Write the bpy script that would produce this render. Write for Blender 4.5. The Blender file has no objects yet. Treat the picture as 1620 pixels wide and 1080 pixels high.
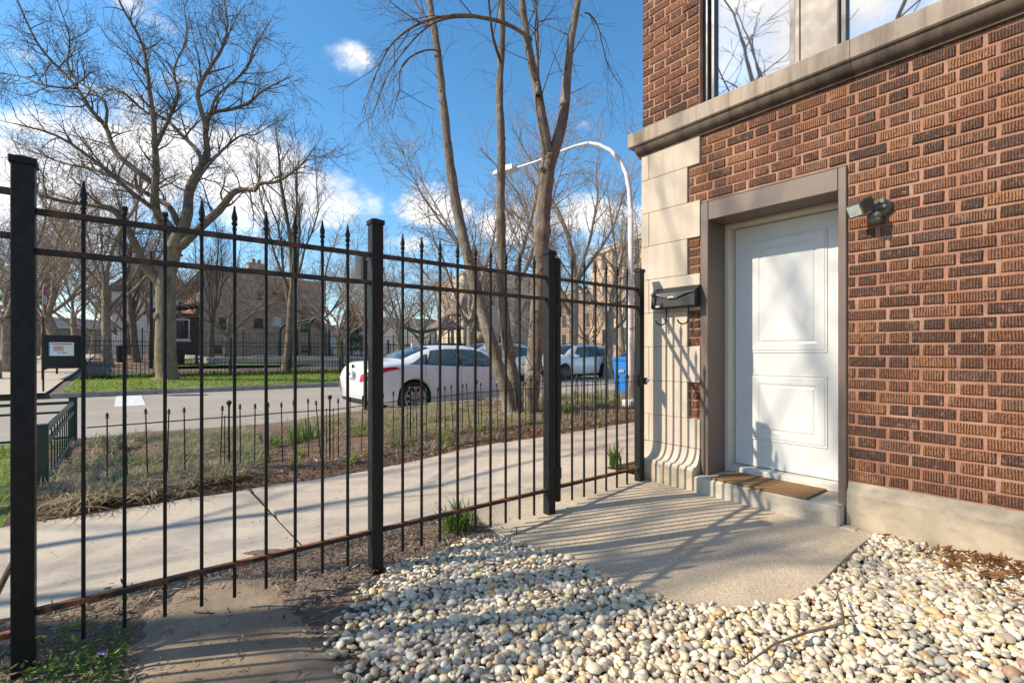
import bpy, bmesh, math, random
import numpy as np
from mathutils import Vector, Matrix, Euler

scene = bpy.context.scene
COL = scene.collection

# ---------------------------------------------------------------- camera
CAM_H = 1.13
YAW = math.radians(38.47)                 # how far the view is turned from +Y towards +X
FWD = (math.sin(YAW), math.cos(YAW))
RGT = (math.cos(YAW), -math.sin(YAW))
cam_data = bpy.data.cameras.new('camera')
cam = bpy.data.objects.new('camera', cam_data)
COL.objects.link(cam)
cam.location = (0, 0, CAM_H)
cam.rotation_euler = (math.radians(90), 0, -YAW)
cam_data.sensor_width = 36
cam_data.lens = 17.2
cam_data.shift_y = 18 / 1620
cam_data.clip_start = 0.05
cam_data.clip_end = 2000
scene.camera = cam

# ---------------------------------------------------------------- light
SUN_TRAVEL = Vector((1.0, -0.53, -0.85)).normalized()
SUN_EL = math.asin(-SUN_TRAVEL.z)
SUN_AZ = math.atan2(-SUN_TRAVEL.x, -SUN_TRAVEL.y)      # measured from +Y towards +X
sun_data = bpy.data.lights.new('sun', 'SUN')
sun_data.energy = 4.1
sun_data.angle = math.radians(0.53)
sun_data.color = (1.0, 0.89, 0.72)
sun = bpy.data.objects.new('sun', sun_data)
COL.objects.link(sun)
sun.location = (-10, 8, 12)
sun.rotation_euler = SUN_TRAVEL.to_track_quat('-Z', 'Y').to_euler()

scene.view_settings.view_transform = 'Standard'
scene.view_settings.look = 'None'
scene.view_settings.exposure = 0.64
scene.view_settings.gamma = 1.0
scene.view_settings.use_curve_mapping = False
scene.render.engine = 'CYCLES'
scene.cycles.max_bounces = 6
scene.cycles.diffuse_bounces = 3
scene.cycles.use_denoising = True

world = bpy.data.worlds.new('World')
scene.world = world
world.use_nodes = True


def build_world():
    nt = world.node_tree
    nt.nodes.clear()
    N = nt.nodes.new
    L = nt.links.new
    out = N('ShaderNodeOutputWorld')
    bg = N('ShaderNodeBackground')
    bg.inputs['Strength'].default_value = 0.15
    L(bg.outputs[0], out.inputs[0])
    sky = N('ShaderNodeTexSky')
    sky.sky_type = 'NISHITA'
    sky.sun_disc = False
    sky.sun_elevation = SUN_EL
    sky.sun_rotation = SUN_AZ
    sky.air_density = 1.0
    sky.dust_density = 0.2
    sky.ozone_density = 3.0
    tc = N('ShaderNodeTexCoord')
    sep = N('ShaderNodeSeparateXYZ')
    L(tc.outputs['Generated'], sep.inputs[0])

    def M(op, a, b=None, c=None):
        n = N('ShaderNodeMath')
        n.operation = op
        for i, v in enumerate((a, b, c)):
            if v is None:
                continue
            if isinstance(v, (int, float)):
                n.inputs[i].default_value = v
            else:
                L(v, n.inputs[i])
        return n.outputs[0]
    az = M('ARCTAN2', sep.outputs['X'], sep.outputs['Y'])
    el = M('ARCSINE', sep.outputs['Z'])
    # cumulus banks: centre and size in degrees of azimuth (from +Y towards +X) and elevation
    banks = CLOUD_BANKS
    total = None
    for (a0, e0, sa, se, w) in banks:
        da = M('MULTIPLY', M('SUBTRACT', az, math.radians(a0)), 1 / math.radians(sa))
        de = M('MULTIPLY', M('SUBTRACT', el, math.radians(e0)), 1 / math.radians(se))
        d2 = M('ADD', M('MULTIPLY', da, da), M('MULTIPLY', de, de))
        v = M('MULTIPLY', M('POWER', 2.718, M('MULTIPLY', d2, -1.0)), w)
        total = v if total is None else M('MAXIMUM', total, v)
    comb = N('ShaderNodeCombineXYZ')
    L(az, comb.inputs[0])
    L(M('MULTIPLY', el, 1.7), comb.inputs[1])

    def noise(scale, detail, rough, vec):
        n = N('ShaderNodeTexNoise')
        n.inputs['Scale'].default_value = scale
        n.inputs['Detail'].default_value = detail
        n.inputs['Roughness'].default_value = rough
        L(vec, n.inputs['Vector'])
        return n.outputs['Fac']
    n1 = noise(7, 9, 0.62, comb.outputs[0])
    n2 = noise(2.2, 4, 0.5, comb.outputs[0])
    general = M('MULTIPLY', M('SUBTRACT', n2, 0.56), 2.2)
    total = M('MAXIMUM', total, general)
    dens = M('ADD', total, M('MULTIPLY', M('SUBTRACT', n1, 0.5), 1.75))
    mr = N('ShaderNodeMapRange')
    mr.interpolation_type = 'SMOOTHSTEP'
    mr.inputs['From Min'].default_value = 0.36
    mr.inputs['From Max'].default_value = 0.92
    L(dens, mr.inputs['Value'])
    # cloud body: lit tops, greyer folds (the same field sampled a little higher up)
    off = N('ShaderNodeVectorMath')
    off.operation = 'ADD'
    L(comb.outputs[0], off.inputs[0])
    off.inputs[1].default_value = (-0.03, 0.05, 0)
    n3 = noise(7, 6, 0.55, off.outputs[0])
    fold = M('SUBTRACT', n1, n3)
    cr = N('ShaderNodeMapRange')
    cr.inputs['From Min'].default_value = -0.16
    cr.inputs['From Max'].default_value = 0.12
    L(fold, cr.inputs['Value'])
    ccol = N('ShaderNodeMix')
    ccol.data_type = 'RGBA'
    ccol.inputs['A'].default_value = (4.0, 4.1, 4.4, 1)
    ccol.inputs['B'].default_value = (5.9, 5.75, 5.55, 1)
    L(cr.outputs[0], ccol.inputs['Factor'])
    hs = N('ShaderNodeHueSaturation')
    hs.inputs['Hue'].default_value = 0.492
    hs.inputs['Saturation'].default_value = 1.22
    hs.inputs['Value'].default_value = 0.96
    L(sky.outputs[0], hs.inputs['Color'])
    mix = N('ShaderNodeMix')
    mix.data_type = 'RGBA'
    L(M('MULTIPLY', mr.outputs[0], 0.93), mix.inputs['Factor'])
    L(hs.outputs[0], mix.inputs['A'])
    L(ccol.outputs['Result'], mix.inputs['B'])
    L(mix.outputs['Result'], bg.inputs['Color'])


def _bank(px, py, sx, sy, w):
    r = (px - 810) / 774.0
    a = math.degrees(math.atan(r)) + math.degrees(YAW)
    e = math.degrees(math.atan((558 - py) / math.hypot(774, px - 810)))
    k = math.degrees(1 / 774.0) / (1 + r * r)
    return (a, e, sx * k * 1.0, sy * k * math.sqrt(1 + r * r), w)


CLOUD_BANKS = [_bank(*b) for b in (
    (215, 15, 85, 34, 0.62), (110, 10, 60, 20, 0.52), (555, 92, 60, 32, 0.60), (270, 125, 75, 32, 0.55), (40, 95, 60, 26, 0.52),
    (60, 300, 220, 120, 1.15), (240, 245, 160, 80, 1.2), (390, 285, 140, 85, 1.15), (520, 315, 100, 52, 1.1), (60, 210, 100, 45, 0.8),
    (690, 330, 85, 34, 1.05), (800, 355, 80, 36, 0.95), (920, 340, 100, 46, 1.05), (1050, 350, 120, 50, 0.86), (650, 385, 60, 22, 0.66),
    (-150, 260, 200, 110, 0.85), (-420, 300, 260, 120, 0.85), (1300, 330, 200, 70, 0.85), (1700, 300, 300, 80, 0.85))]
# the same fair-weather banks go on round the rest of the horizon
CLOUD_BANKS += [(a, 17 + 5 * math.sin(a), 17, 6.5, 0.85) for a in (-170, -132, -96, -62, 112, 148)]
# an unseen bank added by the sun so its reflection whitens the upper windows
CLOUD_BANKS += [(-72, 36, 26, 14, 1.0)]
build_world()


# ---------------------------------------------------------------- helpers
def on_z(px, py, z):
    """the point of the level z seen at this spot of the photograph (survey of the place)"""
    d = (CAM_H - z) * 774.0 / (py - 558.0)
    return from_depth(px, d, z)


def from_depth(px, d, z):
    r = (px - 810) / 774.0 * d
    return Vector((FWD[0] * d + RGT[0] * r, FWD[1] * d + RGT[1] * r, z))


def at_depth(px, py, d):
    return from_depth(px, d, CAM_H + (558 - py) / 774.0 * d)


def sstep(a, b, x):
    t = min(1.0, max(0.0, (x - a) / (b - a)))
    return t * t * (3 - 2 * t)


def gz(x):
    """the yard and pavement rise gently towards the house"""
    return 0.09 * sstep(1.7, 3.4, x) + 0.03 * sstep(3.4, 9.0, x)


def terrain(x, y):
    if y < 8.8:
        return gz(x)
    if y < 18.7:
        return -0.12
    z = 0.0 + 0.13 * sstep(18.7, 24.5, y) + 0.82 * sstep(24.0, 52, y)
    return z


def tag(o, label=None, cat=None, group=None, kind=None):
    if label:
        o['label'] = label
    if cat:
        o['category'] = cat
    if group:
        o['group'] = group
    if kind:
        o['kind'] = kind
    return o


def thing(name, loc, label, cat, group=None, rz=0.0):
    o = bpy.data.objects.new(name, None)
    o.empty_display_size = 0.1
    COL.objects.link(o)
    o.location = loc
    o.rotation_euler = (0, 0, rz)
    return tag(o, label, cat, group)


def copy_tree(o, parent=None):
    c = o.copy()
    COL.objects.link(c)
    if parent is not None:
        c.parent = parent
    for ch in list(o.children):
        copy_tree(ch, c)
    return c


class MB:
    """collects shapes (given in world coordinates, or local ones with origin 0) and links them as ONE mesh object"""

    def __init__(s):
        s.v = []
        s.f = []

    def add(s, vs, fs):
        k = len(s.v)
        s.v.extend([tuple(v) for v in vs])
        s.f.extend([tuple(i + k for i in f) for f in fs])
        return s

    def box(s, a, b, m=None):
        x0, y0, z0 = a
        x1, y1, z1 = b
        vs = [(x0, y0, z0), (x1, y0, z0), (x1, y1, z0), (x0, y1, z0), (x0, y0, z1), (x1, y0, z1), (x1, y1, z1), (x0, y1, z1)]
        if m is not None:
            vs = [m @ Vector(v) for v in vs]
        return s.add(vs, [(0, 3, 2, 1), (4, 5, 6, 7), (0, 1, 5, 4), (1, 2, 6, 5), (2, 3, 7, 6), (3, 0, 4, 7)])

    def cbox(s, a, b, c=0.004, m=None):
        """a box with chamfered edges"""
        x0, y0, z0 = a
        x1, y1, z1 = b
        bm = bmesh.new()
        bmesh.ops.create_cube(bm, size=1)
        for v in bm.verts:
            v.co = Vector((x0 if v.co.x < 0 else x1, y0 if v.co.y < 0 else y1, z0 if v.co.z < 0 else z1))
        bmesh.ops.bevel(bm, geom=list(bm.edges), offset=c, segments=1, profile=0.5, affect='EDGES')
        return s.bm(bm, m)

    def bm(s, bm, m=None):
        bm.verts.index_update()
        vs = [(m @ v.co if m is not None else v.co.copy()) for v in bm.verts]
        fs = [[v.index for v in f.verts] for f in bm.faces]
        bm.free()
        return s.add(vs, fs)

    def tube(s, pts, r, n=8, cap=True):
        pts = [Vector(p) for p in pts]
        if not hasattr(r, '__len__'):
            r = [r] * len(pts)
        k = len(s.v)
        u = None
        for i, p in enumerate(pts):
            t = (pts[min(i + 1, len(pts) - 1)] - pts[max(i - 1, 0)]).normalized()
            if u is None:
                u = t.orthogonal().normalized()
            u = (u - t * u.dot(t)).normalized()
            w = t.cross(u)
            for j in range(n):
                a = 2 * math.pi * j / n
                s.v.append(tuple(p + (u * math.cos(a) + w * math.sin(a)) * r[i]))
        for i in range(len(pts) - 1):
            for j in range(n):
                a = k + i * n + j
                b = k + i * n + (j + 1) % n
                s.f.append((a, b, b + n, a + n))
        if cap:
            s.f.append(tuple(k + j for j in reversed(range(n))))
            s.f.append(tuple(k + (len(pts) - 1) * n + j for j in range(n)))
        return s

    def lathe(s, prof, c=(0, 0, 0), n=10, axis='z', m=None):
        """profile of (radius, height) turned about the axis"""
        k = len(s.v)
        for (r, h) in prof:
            for j in range(n):
                a = 2 * math.pi * j / n
                v = Vector((r * math.cos(a), r * math.sin(a), h))
                if axis == 'y':
                    v = Vector((v.x, v.z, v.y))
                elif axis == 'x':
                    v = Vector((v.z, v.x, v.y))
                v = v + Vector(c)
                s.v.append(tuple(m @ v if m is not None else v))
        for i in range(len(prof) - 1):
            for j in range(n):
                a = k + i * n + j
                b = k + i * n + (j + 1) % n
                s.f.append((a, b, b + n, a + n))
        s.f.append(tuple(k + j for j in reversed(range(n))))
        s.f.append(tuple(k + (len(prof) - 1) * n + j for j in range(n)))
        return s

    def prism(s, poly, lo, hi, axis='z', m=None):
        """polygon extruded along an axis; poly in the two other axes (cyclic order)"""
        def mk(p, h):
            if axis == 'z':
                v = Vector((p[0], p[1], h))
            elif axis == 'y':
                v = Vector((p[0], h, p[1]))
            else:
                v = Vector((h, p[0], p[1]))
            return m @ v if m is not None else v
        n = len(poly)
        vs = [mk(p, lo) for p in poly] + [mk(p, hi) for p in poly]
        fs = [tuple(reversed(range(n))), tuple(range(n, 2 * n))] + [(i, (i + 1) % n, n + (i + 1) % n, n + i) for i in range(n)]
        return s.add(vs, fs)

    def mesh(s, name, mat, origin=(0, 0, 0), smooth=False):
        me = bpy.data.meshes.new(name)
        ox, oy, oz = origin
        me.from_pydata([(x - ox, y - oy, z - oz) for x, y, z in s.v], [], s.f)
        bm = bmesh.new()
        bm.from_mesh(me)
        bmesh.ops.recalc_face_normals(bm, faces=bm.faces)
        bm.to_mesh(me)
        bm.free()
        if mat is not None:
            me.materials.append(mat)
        if smooth:
            me.polygons.foreach_set('use_smooth', [True] * len(me.polygons))
        return me

    def part(s, name, mat, parent=None, smooth=False, origin=None):
        if origin is None:
            origin = (0, 0, 0)
            p = parent
            while p is not None and p.parent is not None:
                p = p.parent
            if p is not None:
                origin = tuple(p.location)
        return link(name, s.mesh(name, mat, origin, smooth), parent)


def link(name, me, parent=None, loc=None):
    o = bpy.data.objects.new(name, me)
    COL.objects.link(o)
    if parent is not None:
        o.parent = parent
    if loc is not None:
        o.location = loc
    return o


def mesh_np(name, verts, faces, mat, smooth=False):
    """fast mesh from numpy arrays; faces an (n,k) array"""
    me = bpy.data.meshes.new(name)
    nv, nf, k = len(verts), len(faces), faces.shape[1]
    me.vertices.add(nv)
    me.vertices.foreach_set('co', np.asarray(verts, np.float32).ravel())
    me.loops.add(nf * k)
    me.loops.foreach_set('vertex_index', np.asarray(faces, np.int32).ravel())
    me.polygons.add(nf)
    me.polygons.foreach_set('loop_start', np.arange(0, nf * k, k, dtype=np.int32))
    me.polygons.foreach_set('loop_total', np.full(nf, k, dtype=np.int32))
    if smooth:
        me.polygons.foreach_set('use_smooth', np.ones(nf, dtype=bool))
    me.update(calc_edges=True)
    me.validate()
    if mat is not None:
        me.materials.append(mat)
    return me


# ---------------------------------------------------------------- materials
class NT:
    def __init__(s, name):
        s.m = bpy.data.materials.new(name)
        s.m.use_nodes = True
        s.t = s.m.node_tree
        s.b = s.t.nodes['Principled BSDF']

    def N(s, t, **kw):
        n = s.t.nodes.new('ShaderNode' + t)
        for k, v in kw.items():
            setattr(n, k, v)
        return n

    def L(s, a, b):
        s.t.links.new(a, b)

    def set(s, n, i, v):
        if isinstance(v, (int, float, tuple)):
            n.inputs[i].default_value = v
        else:
            s.L(v, n.inputs[i])

    def math(s, op, a, b=0.0):
        n = s.N('Math', operation=op)
        s.set(n, 0, a)
        s.set(n, 1, b)
        return n.outputs[0]

    def pos(s, scale=None, obj=False):
        if obj:
            o = s.N('TexCoord').outputs['Object']
        else:
            o = s.N('NewGeometry').outputs['Position']
        if scale is not None:
            m = s.N('Mapping')
            m.inputs['Scale'].default_value = scale
            s.L(o, m.inputs['Vector'])
            o = m.outputs[0]
        return o

    def noise(s, vec, scale, detail=4, rough=0.55, dist=0.0):
        n = s.N('TexNoise')
        n.inputs['Scale'].default_value = scale
        n.inputs['Detail'].default_value = detail
        n.inputs['Roughness'].default_value = rough
        n.inputs['Distortion'].default_value = dist
        s.L(vec, n.inputs['Vector'])
        return n.outputs['Fac']

    def ramp(s, fac, stops):
        r = s.N('ValToRGB')
        e = r.color_ramp.elements
        while len(e) < len(stops):
            e.new(0.5)
        for i, (p, c) in enumerate(stops):
            e[i].position = p
            e[i].color = (c, c, c, 1) if isinstance(c, (int, float)) else (c[0], c[1], c[2], 1)
        s.L(fac, r.inputs[0])
        return r.outputs[0]

    def mix(s, f, a, b, mode='MIX'):
        n = s.N('Mix', data_type='RGBA', blend_type=mode)
        s.set(n, 'Factor', f)
        s.set(n, 'A', a if not isinstance(a, tuple) else (a + (1,))[:4])
        s.set(n, 'B', b if not isinstance(b, tuple) else (b + (1,))[:4])
        return n.outputs['Result']

    def rnd(s):
        """a random number for each separate piece, whether it is an object or an island of a joined mesh"""
        a = s.N('ObjectInfo').outputs['Random']
        b = s.N('NewGeometry').outputs['Random Per Island']
        return s.math('FRACT', s.math('ADD', a, b))

    def color(s, c):
        s.set(s.b, 'Base Color', c if not isinstance(c, tuple) else (c + (1,))[:4])
        return s

    def rough(s, r):
        s.set(s.b, 'Roughness', r)
        return s

    def bump(s, h, strength=0.4, dist=0.01):
        n = s.N('Bump')
        n.inputs['Strength'].default_value = strength
        n.inputs['Distance'].default_value = dist
        s.L(h, n.inputs['Height'])
        s.L(n.outputs[0], s.b.inputs['Normal'])
        return s


def simple(name, c, rough=0.6, metal=0.0, var=0.12, scale=12, bump=0.0, bscale=60):
    n = NT(name)
    p = n.pos(obj=True)
    f = n.noise(p, scale, 5)
    lo = tuple(max(0, x * (1 - var)) for x in c)
    hi = tuple(min(1, x * (1 + var)) for x in c)
    n.color(n.ramp(f, [(0.3, lo), (0.7, hi)]))
    n.rough(n.ramp(n.noise(p, scale * 2.3, 3), [(0.3, max(0.02, rough - 0.08)), (0.7, min(1, rough + 0.08))]))
    n.b.inputs['Metallic'].default_value = metal
    if bump:
        n.bump(n.noise(p, bscale, 5), bump, 0.004)
    return n.m


M = {}
def build_materials():
    # brick: rug-faced, manganese browns; every brick has its own tone
    n = NT('rug_faced_brick')
    r = n.rnd()
    tone = n.ramp(r, [(0.0, (0.085, 0.040, 0.026)), (0.13, (0.13, 0.054, 0.030)), (0.36, (0.19, 0.074, 0.037)),
                      (0.62, (0.245, 0.097, 0.044)), (0.84, (0.29, 0.122, 0.054)), (0.94, (0.36, 0.155, 0.068)), (1.0, (0.14, 0.07, 0.052))])
    p = n.pos((1, 1, 1))
    sep = n.N('SeparateXYZ')
    n.L(p, sep.inputs[0])
    wob = n.noise(n.pos((20, 20, 14)), 1.0, 4, 0.6)
    ph = n.math('ADD', n.math('MULTIPLY', sep.outputs['Y'], 6.2832 / 0.0118), n.math('MULTIPLY', wob, 7.0))
    comb = n.math('MULTIPLY', n.math('ADD', n.math('SINE', ph), 1.0), 0.5)     # upright combing of the face
    brk = n.noise(n.pos((60, 60, 45)), 1.0, 4, 0.65)
    cut = n.math('MULTIPLY', n.ramp(comb, [(0.12, 1.0), (0.55, 0.0)]), n.ramp(brk, [(0.34, 0.15), (0.5, 1.0)]))
    pit = n.ramp(n.noise(n.pos((150, 150, 95)), 1.0, 3, 0.7), [(0.56, 0.0), (0.66, 1.0)])
    dark = n.math('MAXIMUM', cut, n.math('MULTIPLY', pit, 0.6))
    c = n.mix(n.math('MULTIPLY', dark, 0.93), tone, (0.026, 0.015, 0.012))
    c = n.mix(n.math('MULTIPLY', n.ramp(n.noise(p, 48, 4), [(0.55, 0.0), (0.7, 1.0)]), 0.5), c, (0.42, 0.20, 0.10))
    c = n.mix(n.math('MULTIPLY', n.ramp(n.noise(p, 2.6, 5, 0.65), [(0.46, 0.0), (0.72, 1.0)]), 0.5), c, (0.065, 0.042, 0.034))
    c = n.mix(n.math('MULTIPLY', n.ramp(n.noise(p, 9, 5, 0.7), [(0.58, 0.0), (0.68, 1.0)]), 0.55), c, (0.36, 0.195, 0.125))
    n.color(c).rough(0.85)
    n.bump(n.math('SUBTRACT', n.math('MULTIPLY', n.noise(p, 120, 3), 0.4), dark), 0.85, 0.006)
    M['brick'] = n.m

    n = NT('salmon_mortar')
    p = n.pos()
    c = n.ramp(n.noise(p, 5, 5), [(0.3, (0.28, 0.128, 0.078)), (0.5, (0.355, 0.175, 0.11)), (0.72, (0.42, 0.26, 0.18))])
    c = n.mix(n.math('MULTIPLY', n.ramp(n.noise(p, 60, 4), [(0.5, 0.0), (0.75, 1.0)]), 0.5), c, (0.22, 0.09, 0.055))
    n.color(c).rough(0.95)
    n.bump(n.noise(p, 130, 4), 0.7, 0.004)
    M['mortar'] = n.m

    def limestone(name, base, dark, amt, streak=True):
        n = NT(name)
        p = n.pos()
        lo = tuple(x * 0.86 for x in base)
        hi = tuple(min(1, x * 1.08) for x in base)
        r = n.rnd()
        c = n.ramp(n.noise(p, 3, 6, 0.62), [(0.3, lo), (0.68, hi)])
        c = n.mix(n.math('MULTIPLY', r, 0.22), c, (base[0] * 0.8, base[1] * 0.74, base[2] * 0.66))
        s = n.noise(n.pos((5, 9, 0.8)), 1.0, 5, 0.65) if streak else n.noise(n.pos((1.5, 2.2, 4)), 1.0, 6, 0.65)
        c = n.mix(n.math('MULTIPLY', n.ramp(s, [(0.43, 0.0), (0.64, 1.0)]), amt), c, dark)
        c = n.mix(n.math('MULTIPLY', n.ramp(n.noise(p, 90, 3), [(0.55, 0.0), (0.7, 1.0)]), 0.25), c, tuple(x * 0.55 for x in base))
        n.color(c).rough(0.88)
        n.bump(n.noise(p, 160, 4), 0.25, 0.003)
        return n.m
    M['stone'] = limestone('limestone', (0.60, 0.50, 0.395), (0.40, 0.31, 0.23), 0.5)
    M['ledge_stone'] = limestone('weathered_ledge_stone', (0.42, 0.335, 0.26), (0.16, 0.115, 0.09), 0.75)
    M['cove_stone'] = limestone('sooty_shaded_cove_stone', (0.15, 0.108, 0.08), (0.04, 0.03, 0.025), 0.85)  # soot plus the shade under the ledge, both put into the colour
    M['plinth_stone'] = limestone('stained_plinth_stone', (0.52, 0.42, 0.30), (0.17, 0.15, 0.125), 0.8, False)
    M['sill_concrete'] = limestone('stained_step_concrete', (0.50, 0.43, 0.345), (0.13, 0.11, 0.085), 0.85, False)

    M['brown_trim'] = simple('brown_aluminium_trim', (0.155, 0.108, 0.082), 0.48, 0.0, 0.06, 3)
    M['dark_trim'] = simple('dark_brown_frame', (0.05, 0.042, 0.038), 0.4, 0.0, 0.1, 3)
    M['cream_wood'] = simple('cream_painted_wood', (0.62, 0.56, 0.46), 0.55, 0, 0.06, 6)
    n = NT('white_door_paint')
    p = n.pos()
    n.color(n.ramp(n.noise(p, 2.5, 5), [(0.3, (0.60, 0.595, 0.58)), (0.7, (0.66, 0.655, 0.64))])).rough(0.36)
    n.bump(n.noise(n.pos((60, 60, 4)), 1.0, 4), 0.05, 0.003)
    M['door'] = n.m
    M['threshold'] = simple('worn_white_threshold', (0.60, 0.56, 0.50), 0.5, 0, 0.2, 14)
    M['mullion'] = simple('taupe_mullion', (0.25, 0.205, 0.172), 0.5, 0, 0.05, 4)

    n = NT('window_glass')
    n.color((0.02, 0.022, 0.024)).rough(0.035)
    n.b.inputs['IOR'].default_value = 1.9
    n.b.inputs['Transmission Weight'].default_value = 0.0
    gl = n.N('BsdfTransparent')
    mx = n.N('MixShader')
    mx.inputs[0].default_value = 0.66
    n.L(gl.outputs[0], mx.inputs[1])
    gg = n.N('BsdfGlossy')
    gg.inputs['Roughness'].default_value = 0.015
    gg.inputs['Color'].default_value = (0.95, 0.95, 0.95, 1)
    n.bump(n.noise(n.pos(), 2.5, 2), 0.02, 0.02)
    n.L(n.b.inputs['Normal'].links[0].from_socket, gg.inputs['Normal'])
    n.L(gg.outputs[0], mx.inputs[2])
    n.L(mx.outputs[0], n.t.nodes['Material Output'].inputs[0])
    M['glass'] = n.m
    n = NT('sheer_curtain')
    n.color(n.ramp(n.noise(n.pos((3, 40, 2)), 1.0, 3), [(0.3, (0.62, 0.63, 0.63)), (0.7, (0.80, 0.80, 0.79))])).rough(0.9)
    M['curtain'] = n.m

    n = NT('black_iron')
    p = n.pos()
    c = n.ramp(n.noise(p, 20, 4), [(0.3, (0.008, 0.008, 0.008)), (0.7, (0.018, 0.017, 0.016))])
    chip = n.ramp(n.noise(n.pos((14, 14, 7)), 4.0, 8, 0.8), [(0.64, 0.0), (0.70, 1.0)])
    c = n.mix(n.math('MULTIPLY', chip, 0.45), c, (0.09, 0.07, 0.055))
    n.color(c).rough(n.ramp(n.noise(p, 30, 4), [(0.3, 0.38), (0.7, 0.62)]))
    n.b.inputs['Specular IOR Level'].default_value = 0.28
    n.bump(n.noise(p, 140, 4), 0.25, 0.002)
    M['iron'] = n.m
    n = NT('rusting_iron_rail')
    p = n.pos()
    up = n.N('SeparateXYZ')
    n.L(n.N('NewGeometry').outputs['Normal'], up.inputs[0])
    where = n.math('ADD', n.noise(p, 5, 6, 0.7), n.math('MULTIPLY', up.outputs['Z'], 0.17))
    rust = n.ramp(n.noise(p, 60, 5), [(0.3, (0.10, 0.030, 0.012)), (0.7, (0.34, 0.12, 0.045))])
    n.color(n.mix(n.ramp(where, [(0.53, 0.0), (0.60, 1.0)]), (0.02, 0.018, 0.017), rust))
    n.rough(0.75)
    n.bump(n.noise(p, 160, 4), 0.35, 0.003)
    M['rust_rail'] = n.m
    n = NT('brown_iron_rail')
    p = n.pos()
    n.color(n.mix(n.ramp(n.noise(p, 14, 6, 0.7), [(0.48, 0.0), (0.62, 1.0)]), (0.028, 0.022, 0.02), (0.11, 0.055, 0.032)))
    n.rough(0.7)
    M['top_rail'] = n.m
    M['green_iron'] = simple('dark_green_iron', (0.018, 0.042, 0.034), 0.45, 0, 0.2, 20)
    M['thin_iron'] = simple('thin_black_iron', (0.016, 0.013, 0.012), 0.55, 0, 0.3, 20)
    M['black_plastic'] = simple('black_enamel', (0.010, 0.010, 0.011), 0.5, 0, 0.2, 10)
    M['label_white'] = simple('faded_white_label', (0.55, 0.55, 0.53), 0.6, 0, 0.15, 40)
    M['lamp_bronze'] = simple('weathered_bronze_lamp', (0.10, 0.098, 0.078), 0.5, 0.3, 0.3, 30)
    M['lamp_plate'] = simple('weathered_lamp_plate', (0.17, 0.158, 0.12), 0.55, 0.1, 0.3, 30)
    M['lamp_lens'] = simple('ribbed_lamp_lens', (0.42, 0.44, 0.40), 0.2, 0, 0.1, 30)

    n = NT('coir_mat')
    p = n.pos()
    c = n.ramp(n.noise(p, 230, 3, 0.7), [(0.3, (0.15, 0.078, 0.030)), (0.7, (0.40, 0.225, 0.09))])
    n.color(c).rough(1.0)
    n.bump(n.noise(p, 260, 3), 1.0, 0.008)
    M['coir'] = n.m

    # grounds
    n = NT('exposed_aggregate')
    p = n.pos()
    c = n.ramp(n.noise(p, 2.2, 5), [(0.3, (0.42, 0.32, 0.215)), (0.7, (0.55, 0.44, 0.31))])
    v = n.N('TexVoronoi')
    v.inputs['Scale'].default_value = 230
    n.L(p, v.inputs['Vector'])
    bw = n.N('RGBToBW')
    n.L(v.outputs['Color'], bw.inputs[0])
    g = n.ramp(bw.outputs[0], [(0.2, (0.24, 0.175, 0.11)), (0.5, (0.52, 0.41, 0.285)), (0.85, (0.70, 0.60, 0.46))])
    n.color(n.mix(0.55, c, g)).rough(0.9)
    n.bump(n.noise(p, 230, 3), 0.6, 0.004)
    M['aggregate'] = n.m

    n = NT('pavement_concrete')
    p = n.pos()
    r = n.rnd()
    c = n.ramp(n.noise(p, 1.6, 7, 0.62), [(0.28, (0.43, 0.34, 0.245)), (0.5, (0.53, 0.43, 0.32)), (0.72, (0.59, 0.495, 0.38))])
    c = n.mix(n.math('MULTIPLY', r, 0.25), c, (0.46, 0.43, 0.37))
    c = n.mix(n.math('MULTIPLY', n.ramp(n.noise(p, 22, 6, 0.7), [(0.50, 0.0), (0.72, 1.0)]), 0.5), c, (0.27, 0.21, 0.155))
    c = n.mix(n.math('MULTIPLY', n.ramp(n.noise(p, 240, 2), [(0.6, 0.0), (0.7, 1.0)]), 0.35), c, (0.2, 0.17, 0.14))
    n.color(c).rough(0.92)
    n.bump(n.math('ADD', n.noise(n.pos((12, 110, 1)), 1.0, 3), n.noise(p, 120, 4)), 0.3, 0.004)
    M['pavement'] = n.m

    n = NT('worn_brown_concrete')
    p = n.pos()
    c = n.ramp(n.noise(p, 3.5, 7, 0.65), [(0.28, (0.24, 0.165, 0.10)), (0.7, (0.40, 0.295, 0.19))])
    c = n.mix(n.math('MULTIPLY', n.ramp(n.noise(p, 150, 3), [(0.5, 0.0), (0.65, 1.0)]), 0.5), c, (0.16, 0.115, 0.08))
    n.color(c).rough(0.95)
    n.bump(n.math('ADD', n.noise(p, 14, 5), n.math('MULTIPLY', n.noise(p, 170, 4), 0.6)), 0.6, 0.01)
    M['dirt_pad'] = n.m

    def soil(name, a, b, sc=30):
        n = NT(name)
        p = n.pos()
        c = n.ramp(n.noise(p, sc, 7, 0.7), [(0.3, a), (0.7, b)])
        n.color(c).rough(1.0)
        n.bump(n.noise(p, sc * 1.5, 6), 1.0, 0.02)
        return n.m
    M['soil'] = soil('dark_mulch_soil', (0.095, 0.064, 0.044), (0.25, 0.18, 0.13))
    M['bed_soil'] = soil('reddish_mulch_bed', (0.10, 0.058, 0.036), (0.26, 0.165, 0.105))
    M['park_mulch'] = soil('park_wood_chips', (0.20, 0.115, 0.08), (0.36, 0.235, 0.17), 14)
    M['earth'] = soil('plain_earth', (0.10, 0.075, 0.05), (0.18, 0.14, 0.095), 5)
    n = NT('lawn')
    p = n.pos()
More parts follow.
